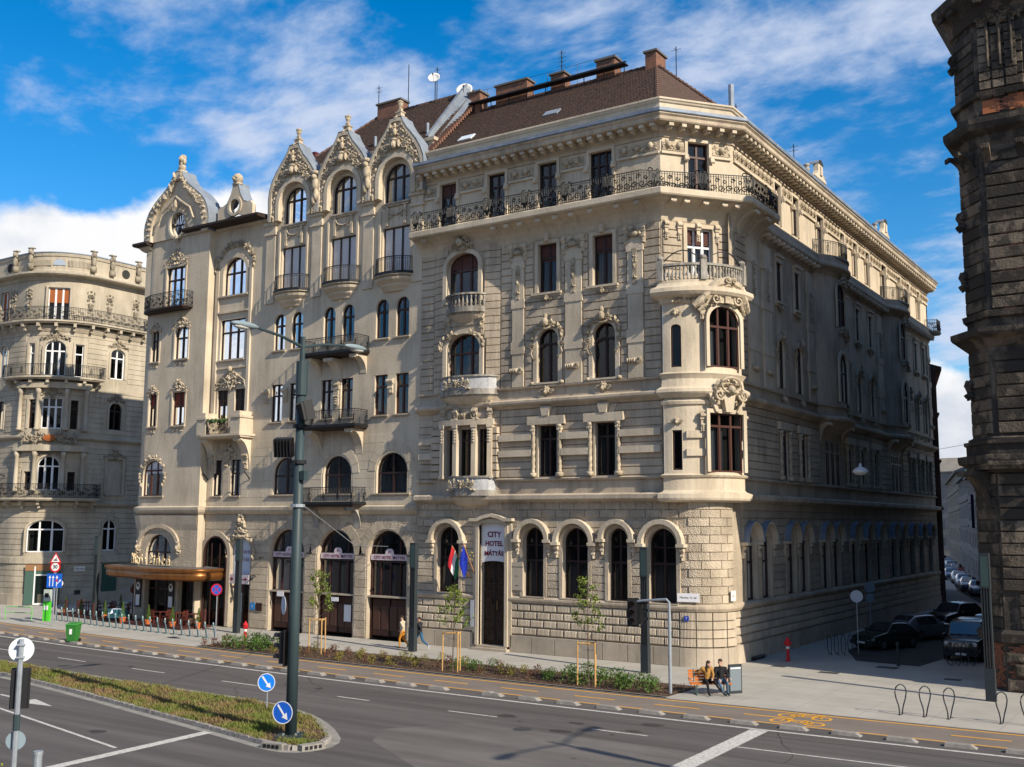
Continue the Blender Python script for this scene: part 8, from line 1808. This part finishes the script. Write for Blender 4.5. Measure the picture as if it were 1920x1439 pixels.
# hanging lamps over the side street
for x, y, z, l in ((-15.7, 56.8, 9.65, 'pale dish shaped street lamp hanging over the side street'), (-19.3, 112, 9.9, 'farther dark street lamp hanging over the side street')):
    t = thing('hanging_lamp', l, 'street lamp', (x, y, z)); put('lamp_shade', MB().lathe([(.42, 0), (.4, .12), (.25, .25), (.08, .32), (.06, .5)], n=18), mat('pale_lamp_shade', (.6, .62, .62), .5) if z < 9.8 else ANTH, t, smooth=True); put('lamp_bowl', MB().lathe([(.36, 0), (.25, -.1), (0, -.14)], n=16), mat('milky_bowl', (.5, .52, .5), .3), t); put('suspension_wire', MB().tube([(-4.9 if z < 9.8 else -6, 0, 1.3), (0, 0, .5), (6.5, 0, 1.5)], .012, 4), IRON, t)
# information board
t = thing('information_board', 'grey framed standing board just right of the seated couple', 'sign board', (-17.2, 42.55, 0), 1.0); put('board_frame', MB().box(-.32, .32, -.04, .04, 0, 1.18), ANTH, t); put('board_panel', MB().box(-.27, .27, -.05, -.04, .12, 1.08), mat('grey_board', (.16, .19, .21), .4), t); put('board_stripe', MB().box(-.25, .25, -.055, -.05, 1.0, 1.05), WHS, t)
# bench
BEN = mat('orange_bench_wood', (.55, .17, .03), .55, (.42, .12, .025), 6); t = thing('park_bench', 'orange wooden bench on green metal feet carrying a seated couple', 'bench', (-17.95, 41.75, 0), radians(38))
for i in range(4): put('seat_slat', MB().box(-.85, .85, -.24+.125*i, -.135+.125*i, .42+.006*i, .455+.006*i), BEN, t)
for i in range(4): put('back_slat', MB().box(-.85, .85, .27+.025*i, .3+.025*i, .5+.115*i, .6+.115*i), BEN, t)
BFT = mat('bench_foot_green', (.12, .2, .17), .5, metal=.5)
for s in (-.62, .62):
    put('bench_leg', MB().tube([(s, -.22, 0), (s, -.15, .4), (s, .22, .42), (s, .36, .98)], .022, 5).tube([(s, .28, 0), (s, .2, .42)], .022, 5).tube([(s, -.3, .02), (s, .34, .02)], .025, 4), BFT, t); put('armrest', MB().box(s*1.3-.03, s*1.3+.03, -.22, .28, .62, .65), mat('armrest_pale', (.5, .42, .36), .6), t)
# ================================================================== terrace
DECK = mat('dark_red_deck', (.07, .022, .018), .6, (.045, .016, .013), 4); CHR = mat('dark_red_chair_wood', (.13, .03, .02), .5, (.09, .022, .016), 5)
t = thing('terrace_deck', 'low dark brown wooden deck of the restaurant terrace', 'terrace', (-62, 47, 0))
def deckY(x): return 48.0-.16*(x+71.9) if x < -64 else 46.75-.08*(x+64)
k = 0; x = -72.3
while x < -55.9:
    y0 = deckY(x)-.45; y1 = 48.25 if x > -65.6 else 50.6; put('deck_board', MB().box(x+62, x+62.38, y0-47, y1-47, 0, .14), DECK, t); x += .4
def conifer(x, y, h, label, pot=True, col=None):
    t = thing('potted_conifer', label, 'potted plant', (x, y, 0), 0, None); r = random.Random(int(x*10)); TERR = mat('terracotta', (.52, .14, .04), .8, (.42, .11, .035), 5)
    put('pot', MB().lathe([(.15, 0), (.21, .36), (.235, .37), (.235, .44), (.2, .44), (.19, .4), (0, .4)], n=14), TERR, t); put('soil', MB().lathe([(0, .41), (.19, .41)], n=12), SOIL, t)
    mb = MB(); mb.tube([(0, 0, .4), (0, 0, .4+h*.9)], [.025, .006], 5)
    for i in range(330):
        f = r.random()**1.15; a = r.random()*2*pi; rad = .21*(1-f)**.8*(.55+.45*r.random())*(1.05 if h > .8 else .9)+.01; z = .42+h*f; p = Vector((cos(a)*rad, sin(a)*rad, z)); q = p+Vector((cos(a)*.03, sin(a)*.03, .075)); s_ = Vector((-sin(a), cos(a), 0))*.02; mb.add([p-s_, p+s_, q], [(0, 1, 2)])
    put('foliage', mb, CONIF, t)
for i, (x, y, h) in enumerate(((-71.9, 48.2, .85), (-69.6, 47.9, .8), (-67.6, 47.55, .85), (-65.2, 46.75, .95), (-62.6, 46.3, 1.0), (-59.7, 46.15, .95), (-57.2, 46.1, .95), (-55.6, 46.9, .85), (-65.6, 48.3, 1.25))):
    conifer(x, y, h, ['small dwarf conifer in a terracotta pot at the left end of the terrace', 'dwarf conifer in a terracotta pot, second from the left on the terrace', 'dwarf conifer in a terracotta pot near the light column on the terrace', 'dwarf conifer in a terracotta pot left of the cloth covered table', 'dwarf conifer in a terracotta pot just left of the restaurant entrance', 'dwarf conifer in a terracotta pot just right of the restaurant entrance', 'narrow dwarf conifer in a terracotta pot behind the no stopping sign pole', 'dwarf conifer in a terracotta pot at the right end of the terrace', 'tall dark conifer by the tower wall behind the terrace chairs'][i])
def chair(x, y, rz, label, first=[None]):
    if first[0] is None:
        t = thing('terrace_chair', label, 'chair', (x, y, .14), rz or .01, 'dark red wooden chairs on the restaurant terrace'); put('seat', MB().box(-.2, .2, -.2, .2, .43, .47), CHR, t)
        for a in (-1, 1):
            put('leg', MB().tube([(a*.18, -.18, 0), (a*.17, -.17, .44)], .018, 5), CHR, t); put('leg', MB().tube([(a*.18, .2, 0), (a*.17, .18, .46), (a*.17, .24, .9)], .018, 5), CHR, t)
        for z in (.6, .72, .84): put('back_rail', MB().box(-.18, .18, .2, .225, z-.03, z+.03), CHR, t)
        put('stretcher', MB().tube([(-.17, -.17, .2), (.17, -.17, .2)], .012, 4).tube([(-.17, .18, .2), (.17, .18, .2)], .012, 4), CHR, t, kind='stuff'); first[0] = t; return t
    return dup(first[0], (x, y, .14), rz, label)
def table(x, y, label, cloth=None):
    t = thing('terrace_table', label, 'table', (x, y, .14)); put('tabletop', MB().box(-.38, .38, -.38, .38, .71, .75), CHR, t)
    for a in (-1, 1):
        for b in (-1, 1): put('leg', MB().box(a*.34-.025, a*.34+.025, b*.34-.025, b*.34+.025, 0, .71), CHR, t)
    return t
tb = [(-71.0, 49.4), (-68.8, 49.3), (-66.7, 49.2), (-59.9, 47.3), (-58.3, 47.35), (-56.7, 47.4)]
names = ['at the left end of the terrace', 'second from the left on the terrace', 'by the light column on the terrace', 'just right of the restaurant entrance', 'under the right menu board', 'at the right end of the terrace']
for (x, y), nm in zip(tb, names):
    table(x, y, 'small dark red wooden table '+nm)
    for k, (dx, dy, rz) in enumerate(((-.62, .05, pi/2), (.62, -.05, -pi/2), (.05, -.6, pi), (0, .6, 0))):
        if y+dy > 48.0 and x > -65.4: continue
        chair(x+dx, y+dy, rz+.1*k+.02, 'dark red wooden chair %s of the table %s' % (['left', 'right', 'in front', 'behind'][k], nm))
t = table(-63.7, 46.7, 'table under a pale blue and teal cloth left of the entrance'); 
c = put('tablecloth', MB().add([(-.45, -.45, .76), (.45, -.45, .76), (.45, .45, .76), (-.45, .45, .76), (-.5, -.5, .15), (.5, -.48, .2), (.5, .5, .15), (-.5, .5, .2)], [(0, 1, 2, 3), (0, 4, 5, 1), (1, 5, 6, 2), (2, 6, 7, 3), (3, 7, 4, 0)]), mat('teal_cloth', (.05, .2, .24), .8, (.02, .05, .07), 7, .2), None, Matrix.Translation((-63.7, 46.7, .14)), label='teal striped tablecloth hanging to the deck left of the entrance', cat='tablecloth')
put('top_cloth', MB().add([(0, -.62, .45), (.5, 0, .765), (0, .5, .765), (-.5, 0, .765), (0, -.46, .768)], [(0, 1, 4), (0, 4, 3), (4, 1, 2, 3)]), mat('pale_cloth', (.6, .65, .75), .8), c)
t = thing('terrace_fence', 'low dark red fence posts and rails round the left terrace', 'fence', (-70, 48, 0))
for x in (-72.5, -70.8, -69.0, -66.6): put('fence_post', MB().box(x+69.94, x+70.06, deckY(x)-48.4, deckY(x)-48.28, 0, 1.15), DECK, t)
for a, b in ((-72.5, -70.8), (-69.0, -66.6)):
    for z in (.5, .95): put('fence_rail', MB().tube([(a+70, deckY(a)-48.34, z), (b+70, deckY(b)-48.34, z)], .03, 4), DECK, t)
t = thing('terrace_post', 'short dark post at the right end of the terrace', 'post', (-55.05, 46.9, 0)); put('post', MB().box(-.08, .08, -.08, .08, 0, 1.3), DECK, t)
mb = MB().lathe([(.05, 0), (.04, .15), (.1, .2), (.03, .25), (0, .9)], n=8); t = thing('terrace_lantern', 'dark red hexagonal lantern on a stand behind the left terrace', 'lantern', (-66.9, 50.3, .14)); put('stand', MB().tube([(0, 0, 0), (0, 0, 1.5)], .04, 6), CHR, t); put('lantern_head', MB().lathe([(.1, 1.5), (.25, 1.7), (.25, 1.95), (.08, 2.15), (0, 2.2)], n=6), CHR, t)
# ================================================================== cars
CBLK = mat('black_car_paint', (.012, .012, .014), .25, spec=.6, coat=.6); CSIL = mat('silver_car_paint', (.32, .33, .35), .3, metal=.6, coat=.5); CDGR = mat('dark_green_car_paint', (.012, .025, .02), .25, coat=.6); CWHT = mat('white_car_paint', (.6, .62, .64), .3, coat=.5); CRED = mat('red_car_paint', (.28, .015, .02), .3, coat=.5); CBLU = mat('grey_blue_car_paint', (.1, .14, .2), .3, coat=.5, metal=.3)
TYRE = mat('tyre_rubber', (.015, .015, .016), .85); RIM = mat('alloy_rim', (.35, .36, .38), .35, metal=.7); HLAMP = mat('headlamp_glass', (.55, .58, .6), .1, spec=.8); TLAMP = mat('tail_lamp_red', (.35, .01, .01), .25); TRIM = mat('black_plastic_trim', (.02, .02, .02), .6); CHRM = mat('chrome_trim', (.6, .62, .64), .2, metal=.9); NPL = mat('number_plate_white', (.65, .65, .62), .5)
def car(label, loc, rz, paint, kind='hatch', L=4.2, Wd=1.75, H=1.45, detail=True, group=None):
    t = thing('parked_car', label, 'car', loc, rz or .001, group); w = Wd/2
    # stations along y (front at -L/2): y, sill z, waist z, top z, half width at waist, half width at top
    if kind == 'box':
        st = [(-.5, .45, .9, .95, .9, .86), (-.485, .4, 1.02, 1.08, .97, .9), (-.3, .4, 1.1, 1.16, 1, .92), (-.17, .4, 1.14, 1.2, 1, .93), (-.115, .4, 1.16, H-.06, 1, .84), (-.07, .4, 1.16, H, 1, .86), (.42, .4, 1.16, H, 1, .86), (.485, .4, 1.14, H-.05, 1, .85), (.5, .42, 1.1, 1.3, .97, .85)]
        wx = (-.31, .3)
    elif kind == 'suv':
        st = [(-.5, .35, .72, .78, .82, .72), (-.47, .28, .86, .95, .95, .85), (-.3, .26, 1.0, 1.1, 1, .9), (-.2, .26, 1.04, 1.15, 1, .88), (-.06, .26, 1.06, H-.04, 1, .76), (.05, .26, 1.06, H, 1, .77), (.32, .26, 1.06, H-.03, 1, .76), (.45, .28, 1.04, H-.32, .97, .76), (.5, .35, .95, 1.0, .9, .78)]; wx = (-.31, .31)
    elif kind == 'wagon':
        st = [(-.5, .3, .6, .64, .78, .7), (-.47, .22, .72, .78, .93, .85), (-.3, .2, .84, .92, 1, .9), (-.2, .2, .88, .96, 1, .88), (-.05, .2, .9, H-.04, 1, .72), (.05, .2, .9, H, 1, .73), (.32, .2, .9, H-.03, 1, .72), (.45, .22, .9, H-.3, .97, .74), (.5, .3, .82, .9, .9, .78)]; wx = (-.31, .31)
    else:
        st = [(-.5, .3, .58, .62, .76, .68), (-.465, .22, .7, .76, .92, .84), (-.3, .2, .82, .9, 1, .9), (-.2, .2, .87, .95, 1, .88), (-.03, .2, .9, H-.03, 1, .7), (.08, .2, .9, H, 1, .72), (.27, .2, .9, H-.05, 1, .7), (.44, .22, .9, 1.05, .96, .76), (.5, .3, .8, .86, .88, .78)]; wx = (-.31, .3)
    def ringp(s):
        y, zs, zw, zt, hw, ht = s; hw *= w; ht *= w; zm = (zs+zw)/2
        return [(-hw*.93, y*L, zs), (-hw, y*L, zm), (-hw*.985, y*L, zw), (-ht, y*L, zt-.02), (-ht*.7, y*L, zt+.02), (ht*.7, y*L, zt+.02), (ht, y*L, zt-.02), (hw*.985, y*L, zw), (hw, y*L, zm), (hw*.93, y*L, zs)]
    mb = MB(); n = 10
    for s in st: mb.v += ringp(s)
    for i in range(len(st)-1):
        for j in range(n): a = i*n+j; b = i*n+(j+1) % n; mb.f.append((a, b, b+n, a+n))
    mb.f.append(tuple(range(n))); mb.f.append(tuple((len(st)-1)*n+n-1-j for j in range(n)))
    me = mb.mesh('car_body', paint, False)
    body = link('car_body', me, t)
    bv = body.modifiers.new('bevel', 'BEVEL'); bv.width = .035; bv.segments = 2; bv.limit_method = 'ANGLE'; bv.angle_limit = radians(18)
    for p in me.polygons: p.use_smooth = True
    r = .37 if kind in ('box', 'suv') else .32
    def fy(y): # interpolate station
        for a, b in zip(st, st[1:]):
            if a[0] <= y <= b[0]: f = (y-a[0])/(b[0]-a[0]); return [a[k]+(b[k]-a[k])*f for k in range(6)]
        return st[-1]
    # glazing, a little proud of the shell
    iws = next(i for i in range(len(st)-1) if st[i+1][3]-st[i][3] > .25); A_, B_ = st[iws], st[iws+1]
    def quadbet(a, b, f0, f1, kx=.9, off=.012):
        vs = []
        for f, k in ((f0, 0), (f1, 0)):
            y = (a[0]+(b[0]-a[0])*f)*L; z = a[3]+(b[3]-a[3])*f+.02; hw = (a[5]+(b[5]-a[5])*f)*w*kx; vs += [(-hw, y-off*2, z+off), (hw, y-off*2, z+off)]
        return vs
    q = quadbet(A_, B_, .06, .93); put('windscreen', MB().add(q, [(0, 1, 3, 2)]), CARGL if 0 else mat('dark_car_glass', (.03, .035, .04), .04, spec=1., coat=1.), t)
    GL = MT['dark_car_glass']
    C_, D_ = st[-3] if kind != 'hatch' else st[-3], st[-2]
    a, b = (st[-3], st[-2]) if kind != 'box' else (st[-2], st[-1])
    vs = []
    for f in (.1, .92):
        y = (a[0]+(b[0]-a[0])*f)*L; z = a[3]+(b[3]-a[3])*f+.02; hw = (a[5]+(b[5]-a[5])*f)*w*.88; vs += [(-hw, y+.025, z+.012), (hw, y+.025, z+.012)]
    put('rear_window', MB().add(vs, [(0, 1, 3, 2)]), GL, t)
    for s in (-1, 1):
        ys = [B_[0]-.0, .13, .14, st[-3][0]+.01] if kind != 'box' else [-.06, .1, .12, .27, .29, .46]
        for y0, y1 in zip(ys[::2], ys[1::2]):
            vs = []
            for y in (y0, (y0+y1)/2, y1):
                f = fy(y); zw, zt, hw, ht = f[2]+.04, f[3]-.07, f[4]*w*.985, f[5]*w; k0 = .05/max(.1, f[3]-f[2]); k1 = 1-.09/max(.1, f[3]-f[2])
                vs += [(s*(hw+(ht-hw)*k0+.012), y*L, f[2]+(f[3]-f[2])*k0), (s*(hw+(ht-hw)*k1+.012), y*L, f[2]+(f[3]-f[2])*k1)]
            put('side_window', MB().add(vs, [(0, 2, 3, 1), (2, 4, 5, 3)]), GL, t)
        for y in wx:
            wh = put('wheel', MB().tube([(s*(w-.2), y*L, r), (s*(w+.015), y*L, r)], r, 20), TYRE, t); put('rim', MB().lathe([(0, 0), (r*.62, .0), (r*.66, -.01)], n=14, T=lambda p, q, c: (s*(w+.02), y*L+p, r+q)), RIM, wh)
            if detail: put('wheel_arch', MB().tube([(s*(w-.01), y*L+(r+.06)*cos(a), r+(r+.06)*sin(a)) for a in [i*pi/10 for i in range(11)]], .035, 4), TRIM if kind == 'box' else paint, t)
    fz = st[0]
    for s in (-1, 1):
        hz = st[1][2]-.1 if kind != 'box' else .92
        if kind == 'box': put('headlight', MB().lathe([(0, 0), (.1, 0), (.11, .03), (.11, .05)], n=14, T=lambda p, q, c: (s*w*.72+p, -L/2-.02-c*.3, hz+q)), HLAMP, t)
        else: put('headlight', MB().add([(s*w*.86, -L*.462, hz+.06), (s*w*.5, -L*.49-.03, hz+.03), (s*w*.5, -L*.5-.01, hz-.08), (s*w*.84, -L*.475-.03, hz-.1)], [(0, 1, 2, 3)]), HLAMP, t)
        put('tail_light', MB().box(s*w*.82-.07, s*w*.82+.07, L/2-.1, L/2+.01, (.72 if kind != 'box' else .8), (1.0 if kind != 'hatch' else .85)), TLAMP, t)
        put('wing_mirror', MB().blob((s*(w+.1), B_[0]*L-.35, fy(A_[0])[2]+.12), (.11, .07, .08), 0, 8, 3), paint, t)
    g = MB()
    for i in range(4): g.box(-w*.45, w*.45, -L/2-.02, -L/2+.03, (.78 if kind == 'box' else st[0][1]+.14)+i*.05, (.80 if kind == 'box' else st[0][1]+.16)+i*.05)
    put('grille', g, CHRM if kind in ('box', 'suv') else TRIM, t, kind='stuff'); put('bumper', MB().box(-w*.88, w*.88, -L/2-.06, -L/2+.1, .3, .52).box(-w*.86, w*.86, L/2-.1, L/2+.06, .32, .54), TRIM if kind == 'box' else paint, t, kind='stuff')
    for y in (-L/2-.07, L/2+.065): put('number_plate', MB().box(-.26, .26, y-.006, y+.006, .36, .47), NPL, t)
    if kind == 'wagon': put('roof_rails', MB().tube([(-w*.68, -.1*L, H+.05), (-w*.66, .3*L, H+.03)], .02, 4).tube([(w*.68, -.1*L, H+.05), (w*.66, .3*L, H+.03)], .02, 4), CHRM, t, kind='stuff')
    if kind == 'box':
        for s in (-.25, .25): put('wiper', MB().tube([(s-.2, -.15*L-.12, 1.25), (s+.18, -.135*L-.1, 1.32)], .012, 4), TRIM, t)
        put('roof_rack_bar', MB().tube([(-w*.7, -.02*L, H+.05), (w*.7, -.02*L, H+.05)], .02, 4), TRIM, t)
    return t
car('black boxy off-road car facing the viewer beside the sooty corner building', (-11.55, 60.9, .006), .02, CBLK, 'box', 4.5, 1.85, 1.95)
car('dark green-black hatchback parked at an angle beside the hotel wall', (-16.35, 63.0, .006), -.42, CDGR, 'hatch', 4.1, 1.75, 1.42)
car('silver-grey estate car seen from behind beyond the dark hatchback', (-15.7, 69.2, .006), pi-.42, CSIL, 'wagon', 4.6, 1.78, 1.48)
car('black off-road car facing out behind the silver estate car', (-15.5, 77.3, .006), -.35, CBLK, 'suv', 4.7, 1.9, 1.72)
car('dark car with a pale windscreen behind the boxy black car', (-11.8, 68.2, .006), .05, CBLK, 'suv', 4.5, 1.85, 1.68)
far = [((-20.5, 114.5), CSIL, 'silver car nearest the viewer in the distant left row of parked cars'), ((-22.6, 121), CBLU, 'grey-blue car second in the distant left row of parked cars'), ((-24.4, 128), CWHT, 'white car third in the distant left row of parked cars'), ((-26.4, 135.7), CSIL, 'silver car fourth in the distant left row of parked cars'), ((-28.9, 144), CBLU, 'grey-blue car fifth in the distant left row of parked cars'), ((-32.2, 157), CWHT, 'white car sixth in the distant left row of parked cars'), ((-36, 171), CSIL, 'silver car at the far end of the distant left row'), ((-31.2, 159), CRED, 'red car parked at the right kerb far down the side street'), ((-34.7, 173), CSIL, 'silver car behind the red one at the right kerb'), ((-38.2, 187), CWHT, 'white car third at the right kerb far down the street'), ((-42., 201), CBLU, 'grey-blue car fourth at the right kerb far down the street'), ((-46, 216), CWHT, 'smallest farthest white car at the right kerb')]
for i, ((x, y), p, l) in enumerate(far): car(l, (x, y, .006), .26, p, 'hatch' if i % 2 else 'wagon', 4.2, 1.74, 1.45, False)
# ================================================================== people
def person(name_label, loc, rz, J, cols, hair_long=False, scale=1., hold=None):
    """J: joints; cols: skin, top, legs, shoes, hair"""
    t = thing('person', name_label, 'person', loc, rz or .001)
    V = {k: Vector(v) for k, v in J.items()}; caps = []
    def cp(a, b, ra, rb, tag): caps.append((V[a] if isinstance(a, str) else Vector(a), V[b] if isinstance(b, str) else Vector(b), ra, rb, tag))
    cp('pelvis', 'chest', .135, .15, 1); cp('chest', 'neckb', .15, .085, 1); cp('hipL', 'hipR', .125, .125, 2); cp('shL', 'shR', .085, .085, 1); cp('chest', 'shL', .13, .085, 1); cp('chest', 'shR', .13, .085, 1); cp('pelvis', 'hipL', .13, .12, 2); cp('pelvis', 'hipR', .13, .12, 2)
    cp('neckb', 'head', .06, .058, 0)
    hd = V['head']; fd = V['face'].normalized(); up = Vector((0, 0, 1)); side = fd.cross(up).normalized()
    cp(hd+up*.02, hd+up*.10, .082, .086, 0); cp(hd+fd*.02-up*.03, hd+fd*.035-up*.06, .06, .045, 0); cp(hd+fd*.085+up*.045, hd+fd*.108+up*.0, .012, .018, 0); cp(hd+fd*.075+side*.03-up*.035, hd+fd*.075-side*.03-up*.035, .016, .016, 0)
    for s in (-1, 1): cp(hd+side*s*.085+up*.05, hd+side*s*.087+up*.01, .02, .016, 0); cp(hd+fd*.07+side*s*.035+up*.075, hd+fd*.075+side*s*.05+up*.075, .018, .014, 0)
    for s in 'LR':
        cp('sh'+s, 'el'+s, .068, .052, 1); cp('el'+s, 'wr'+s, .05, .034, 1); cp('hip'+s, 'kn'+s, .105, .066, 2); cp('kn'+s, 'an'+s, .064, .042, 2); cp('an'+s, 'to'+s, .046, .036, 3)
        w, e = V['wr'+s], V['el'+s]; d = (w-e).normalized(); pal = w+d*.085; cp('wr'+s, pal, .03, .034, 0); q = d.cross(up); q = q.normalized() if q.length > .1 else Vector((1, 0, 0)); c = (d*.6-up*.5).normalized()
        for k, ln in enumerate((.06, .07, .065, .05)): b = pal+q*(.028-.019*k)+d*.01; m_ = b+d*ln*.55; cp(b, m_, .0105, .010, 0); cp(m_, m_+c*ln*.5, .010, .0085, 0)
        cp(w+d*.03+q*.03, w+d*.07+q*.055, .012, .01, 0)
    mb = MB()
    for a, b, ra, rb, tag in caps:
        ax = b-a
        if ax.length < 1e-5: ax = Vector((0, 0, 1e-3)); b = a+ax
        z = ax.normalized(); pts = []; rs = []
        for i in range(3): th = pi/2*(1-i/3); pts.append(a-z*ra*sin(th)); rs.append(max(.002, ra*cos(th)))
        pts.append(a); rs.append(ra); pts.append(b); rs.append(rb)
        for i in range(1, 4): th = pi/2*i/3; pts.append(b+z*rb*sin(th)); rs.append(max(.002, rb*cos(th)))
        mb.tube(pts, rs, 10)
    me = mb.mesh('tmp'); o = bpy.data.objects.new('tmp', me); COL.objects.link(o); md = o.modifiers.new('r', 'REMESH'); md.mode = 'VOXEL'; md.voxel_size = .0125; sm = o.modifiers.new('s', 'SMOOTH'); sm.factor = .4; sm.iterations = 2
    dg = bpy.context.evaluated_depsgraph_get(); dg.update(); nm = bpy.data.meshes.new_from_object(o.evaluated_get(dg)); COL.objects.unlink(o); bpy.data.objects.remove(o)
    nm.materials.clear()
    for c in cols[:4]: nm.materials.append(c)
    cl = [(a, b-a, (b-a).length_squared or 1e-9, ra, rb, tag) for a, b, ra, rb, tag in caps]
    for p in nm.polygons:
        c = p.center; best = 9; tg = 0
        for a, ab, l2, ra, rb, tag in cl:
            s = max(0, min(1, (c-a).dot(ab)/l2)); dd = (c-a-ab*s).length-(ra+(rb-ra)*s)
            if dd < best: best = dd; tg = tag
        p.material_index = tg; p.use_smooth = True
    body = link('body', nm, t)
    hb = MB(); hb.blob(tuple(hd+up*.1-fd*.018), (.094, .104, .088), 0, 12, 7)
    if hair_long:
        for k in range(7): a = -.9+1.8*k/6; q = hd-fd*.06*cos(a)+side*.085*sin(a); hb.tube([q+up*.1, q-fd*.02-up*.02, q-fd*.03-up*.2+side*.02*sin(a), q-up*.3], [.04, .045, .04, .015], 6)
    put('hair', hb, cols[4], t, smooth=True); return t
SK = mat('skin', (.45, .27, .19), .6); HB = mat('dark_brown_hair', (.03, .018, .012), .6)
def cloth(n, c): return mat(n, c, .85, tuple(q*.75 for q in c), 12, 1, .3, 40)
W1 = dict(pelvis=(0, 0, .95), chest=(0, -.03, 1.27), neckb=(0, -.03, 1.47), head=(0, -.06, 1.60), face=(0, -1, -.05), shL=(.18, -.02, 1.40), shR=(-.18, -.02, 1.40), hipL=(.09, 0, .92), hipR=(-.09, 0, .92))
A1 = dict(W1, knL=(.1, -.14, .52), anL=(.1, -.12, .09), toL=(.1, -.28, .05), knR=(-.09, .02, .5), anR=(-.09, .3, .2), toR=(-.09, .24, .06), elL=(.22, .12, 1.15), wrL=(.2, .02, .95), elR=(-.22, -.08, 1.14), wrR=(-.18, -.24, .98))
person('person in a cream jumper and orange trousers walking past the light column', (-38.3, 46.6, 0), radians(-75), A1, [SK, cloth('cream_jumper', (.55, .48, .36)), cloth('orange_trousers', (.55, .22, .02)), cloth('grey_shoes', (.12, .11, .1)), HB])
A2 = dict(W1, knL=(.1, -.24, .58), anL=(.1, -.32, .16), toL=(.1, -.46, .12), knR=(-.09, .14, .5), anR=(-.09, .5, .24), toR=(-.09, .5, .08), elL=(.22, .18, 1.18), wrL=(.2, .1, .98), elR=(-.22, -.12, 1.16), wrR=(-.18, -.28, 1.04))
pp = person('person in a dark jacket and blue jeans striding behind the first walker', (-37.0, 46.5, 0), radians(-80), A2, [SK, cloth('dark_jacket', (.02, .02, .028)), cloth('blue_jeans', (.03, .12, .24)), cloth('pale_shoes', (.5, .5, .55)), HB])
put('shoulder_bag', MB().blob((.26, .05, .98), (.07, .14, .14), 0, 10, 5), cloth('black_bag', (.015, .015, .018)), thing('shoulder_bag', 'small black shoulder bag carried by the walker in blue jeans', 'bag', (-37.0, 46.5, 0), radians(-80)), smooth=True)
S = dict(pelvis=(0, .06, .56), chest=(0, .1, .88), neckb=(0, .06, 1.08), head=(0, .02, 1.22), face=(0, -1, -.25), shL=(.19, .08, 1.02), shR=(-.19, .08, 1.02), hipL=(.09, .03, .54), hipR=(-.09, .03, .54), knL=(.14, -.42, .52), anL=(.16, -.42, .1), toL=(.17, -.58, .05), knR=(-.12, -.42, .52), anR=(-.08, -.48, .1), toR=(-.07, -.64, .05), elL=(.26, -.06, .8), wrL=(.18, -.3, .66), elR=(-.26, -.06, .8), wrR=(-.16, -.28, .64))
BZ = radians(38)
def bpos(u, v): return (-17.95+u*cos(BZ)-v*sin(BZ), 41.75+u*sin(BZ)+v*cos(BZ), .0)
man = dict(S, face=(-.5, -1, -.3), head=(-.03, .0, 1.24), knR=(-.2, -.4, .54), anR=(-.05, -.55, .12), toR=(0, -.7, .06))
person('man in a black leather jacket and jeans sitting on the orange bench', bpos(.45, .0), BZ, man, [SK, cloth('black_leather', (.012, .012, .014)), cloth('faded_jeans', (.07, .13, .2)), cloth('dark_shoes', (.03, .035, .04)), HB])
wom = dict(S, face=(.8, -.8, -.35), head=(.06, .0, 1.17), chest=(.03, .1, .86), neckb=(.05, .06, 1.04), knL=(.2, -.38, .56), anL=(.32, -.62, .3), toL=(.38, -.74, .26), elR=(-.34, .14, .86), wrR=(-.3, .3, .72), elL=(.22, -.1, .78), wrL=(.14, -.28, .68))
person('woman with long dark hair in a tan jacket sitting beside the man on the bench', bpos(-.12, .0), BZ, wom, [SK, cloth('tan_jacket', (.38, .20, .05)), cloth('black_trousers', (.012, .012, .014)), cloth('black_boots', (.012, .012, .014)), HB], True, .97)
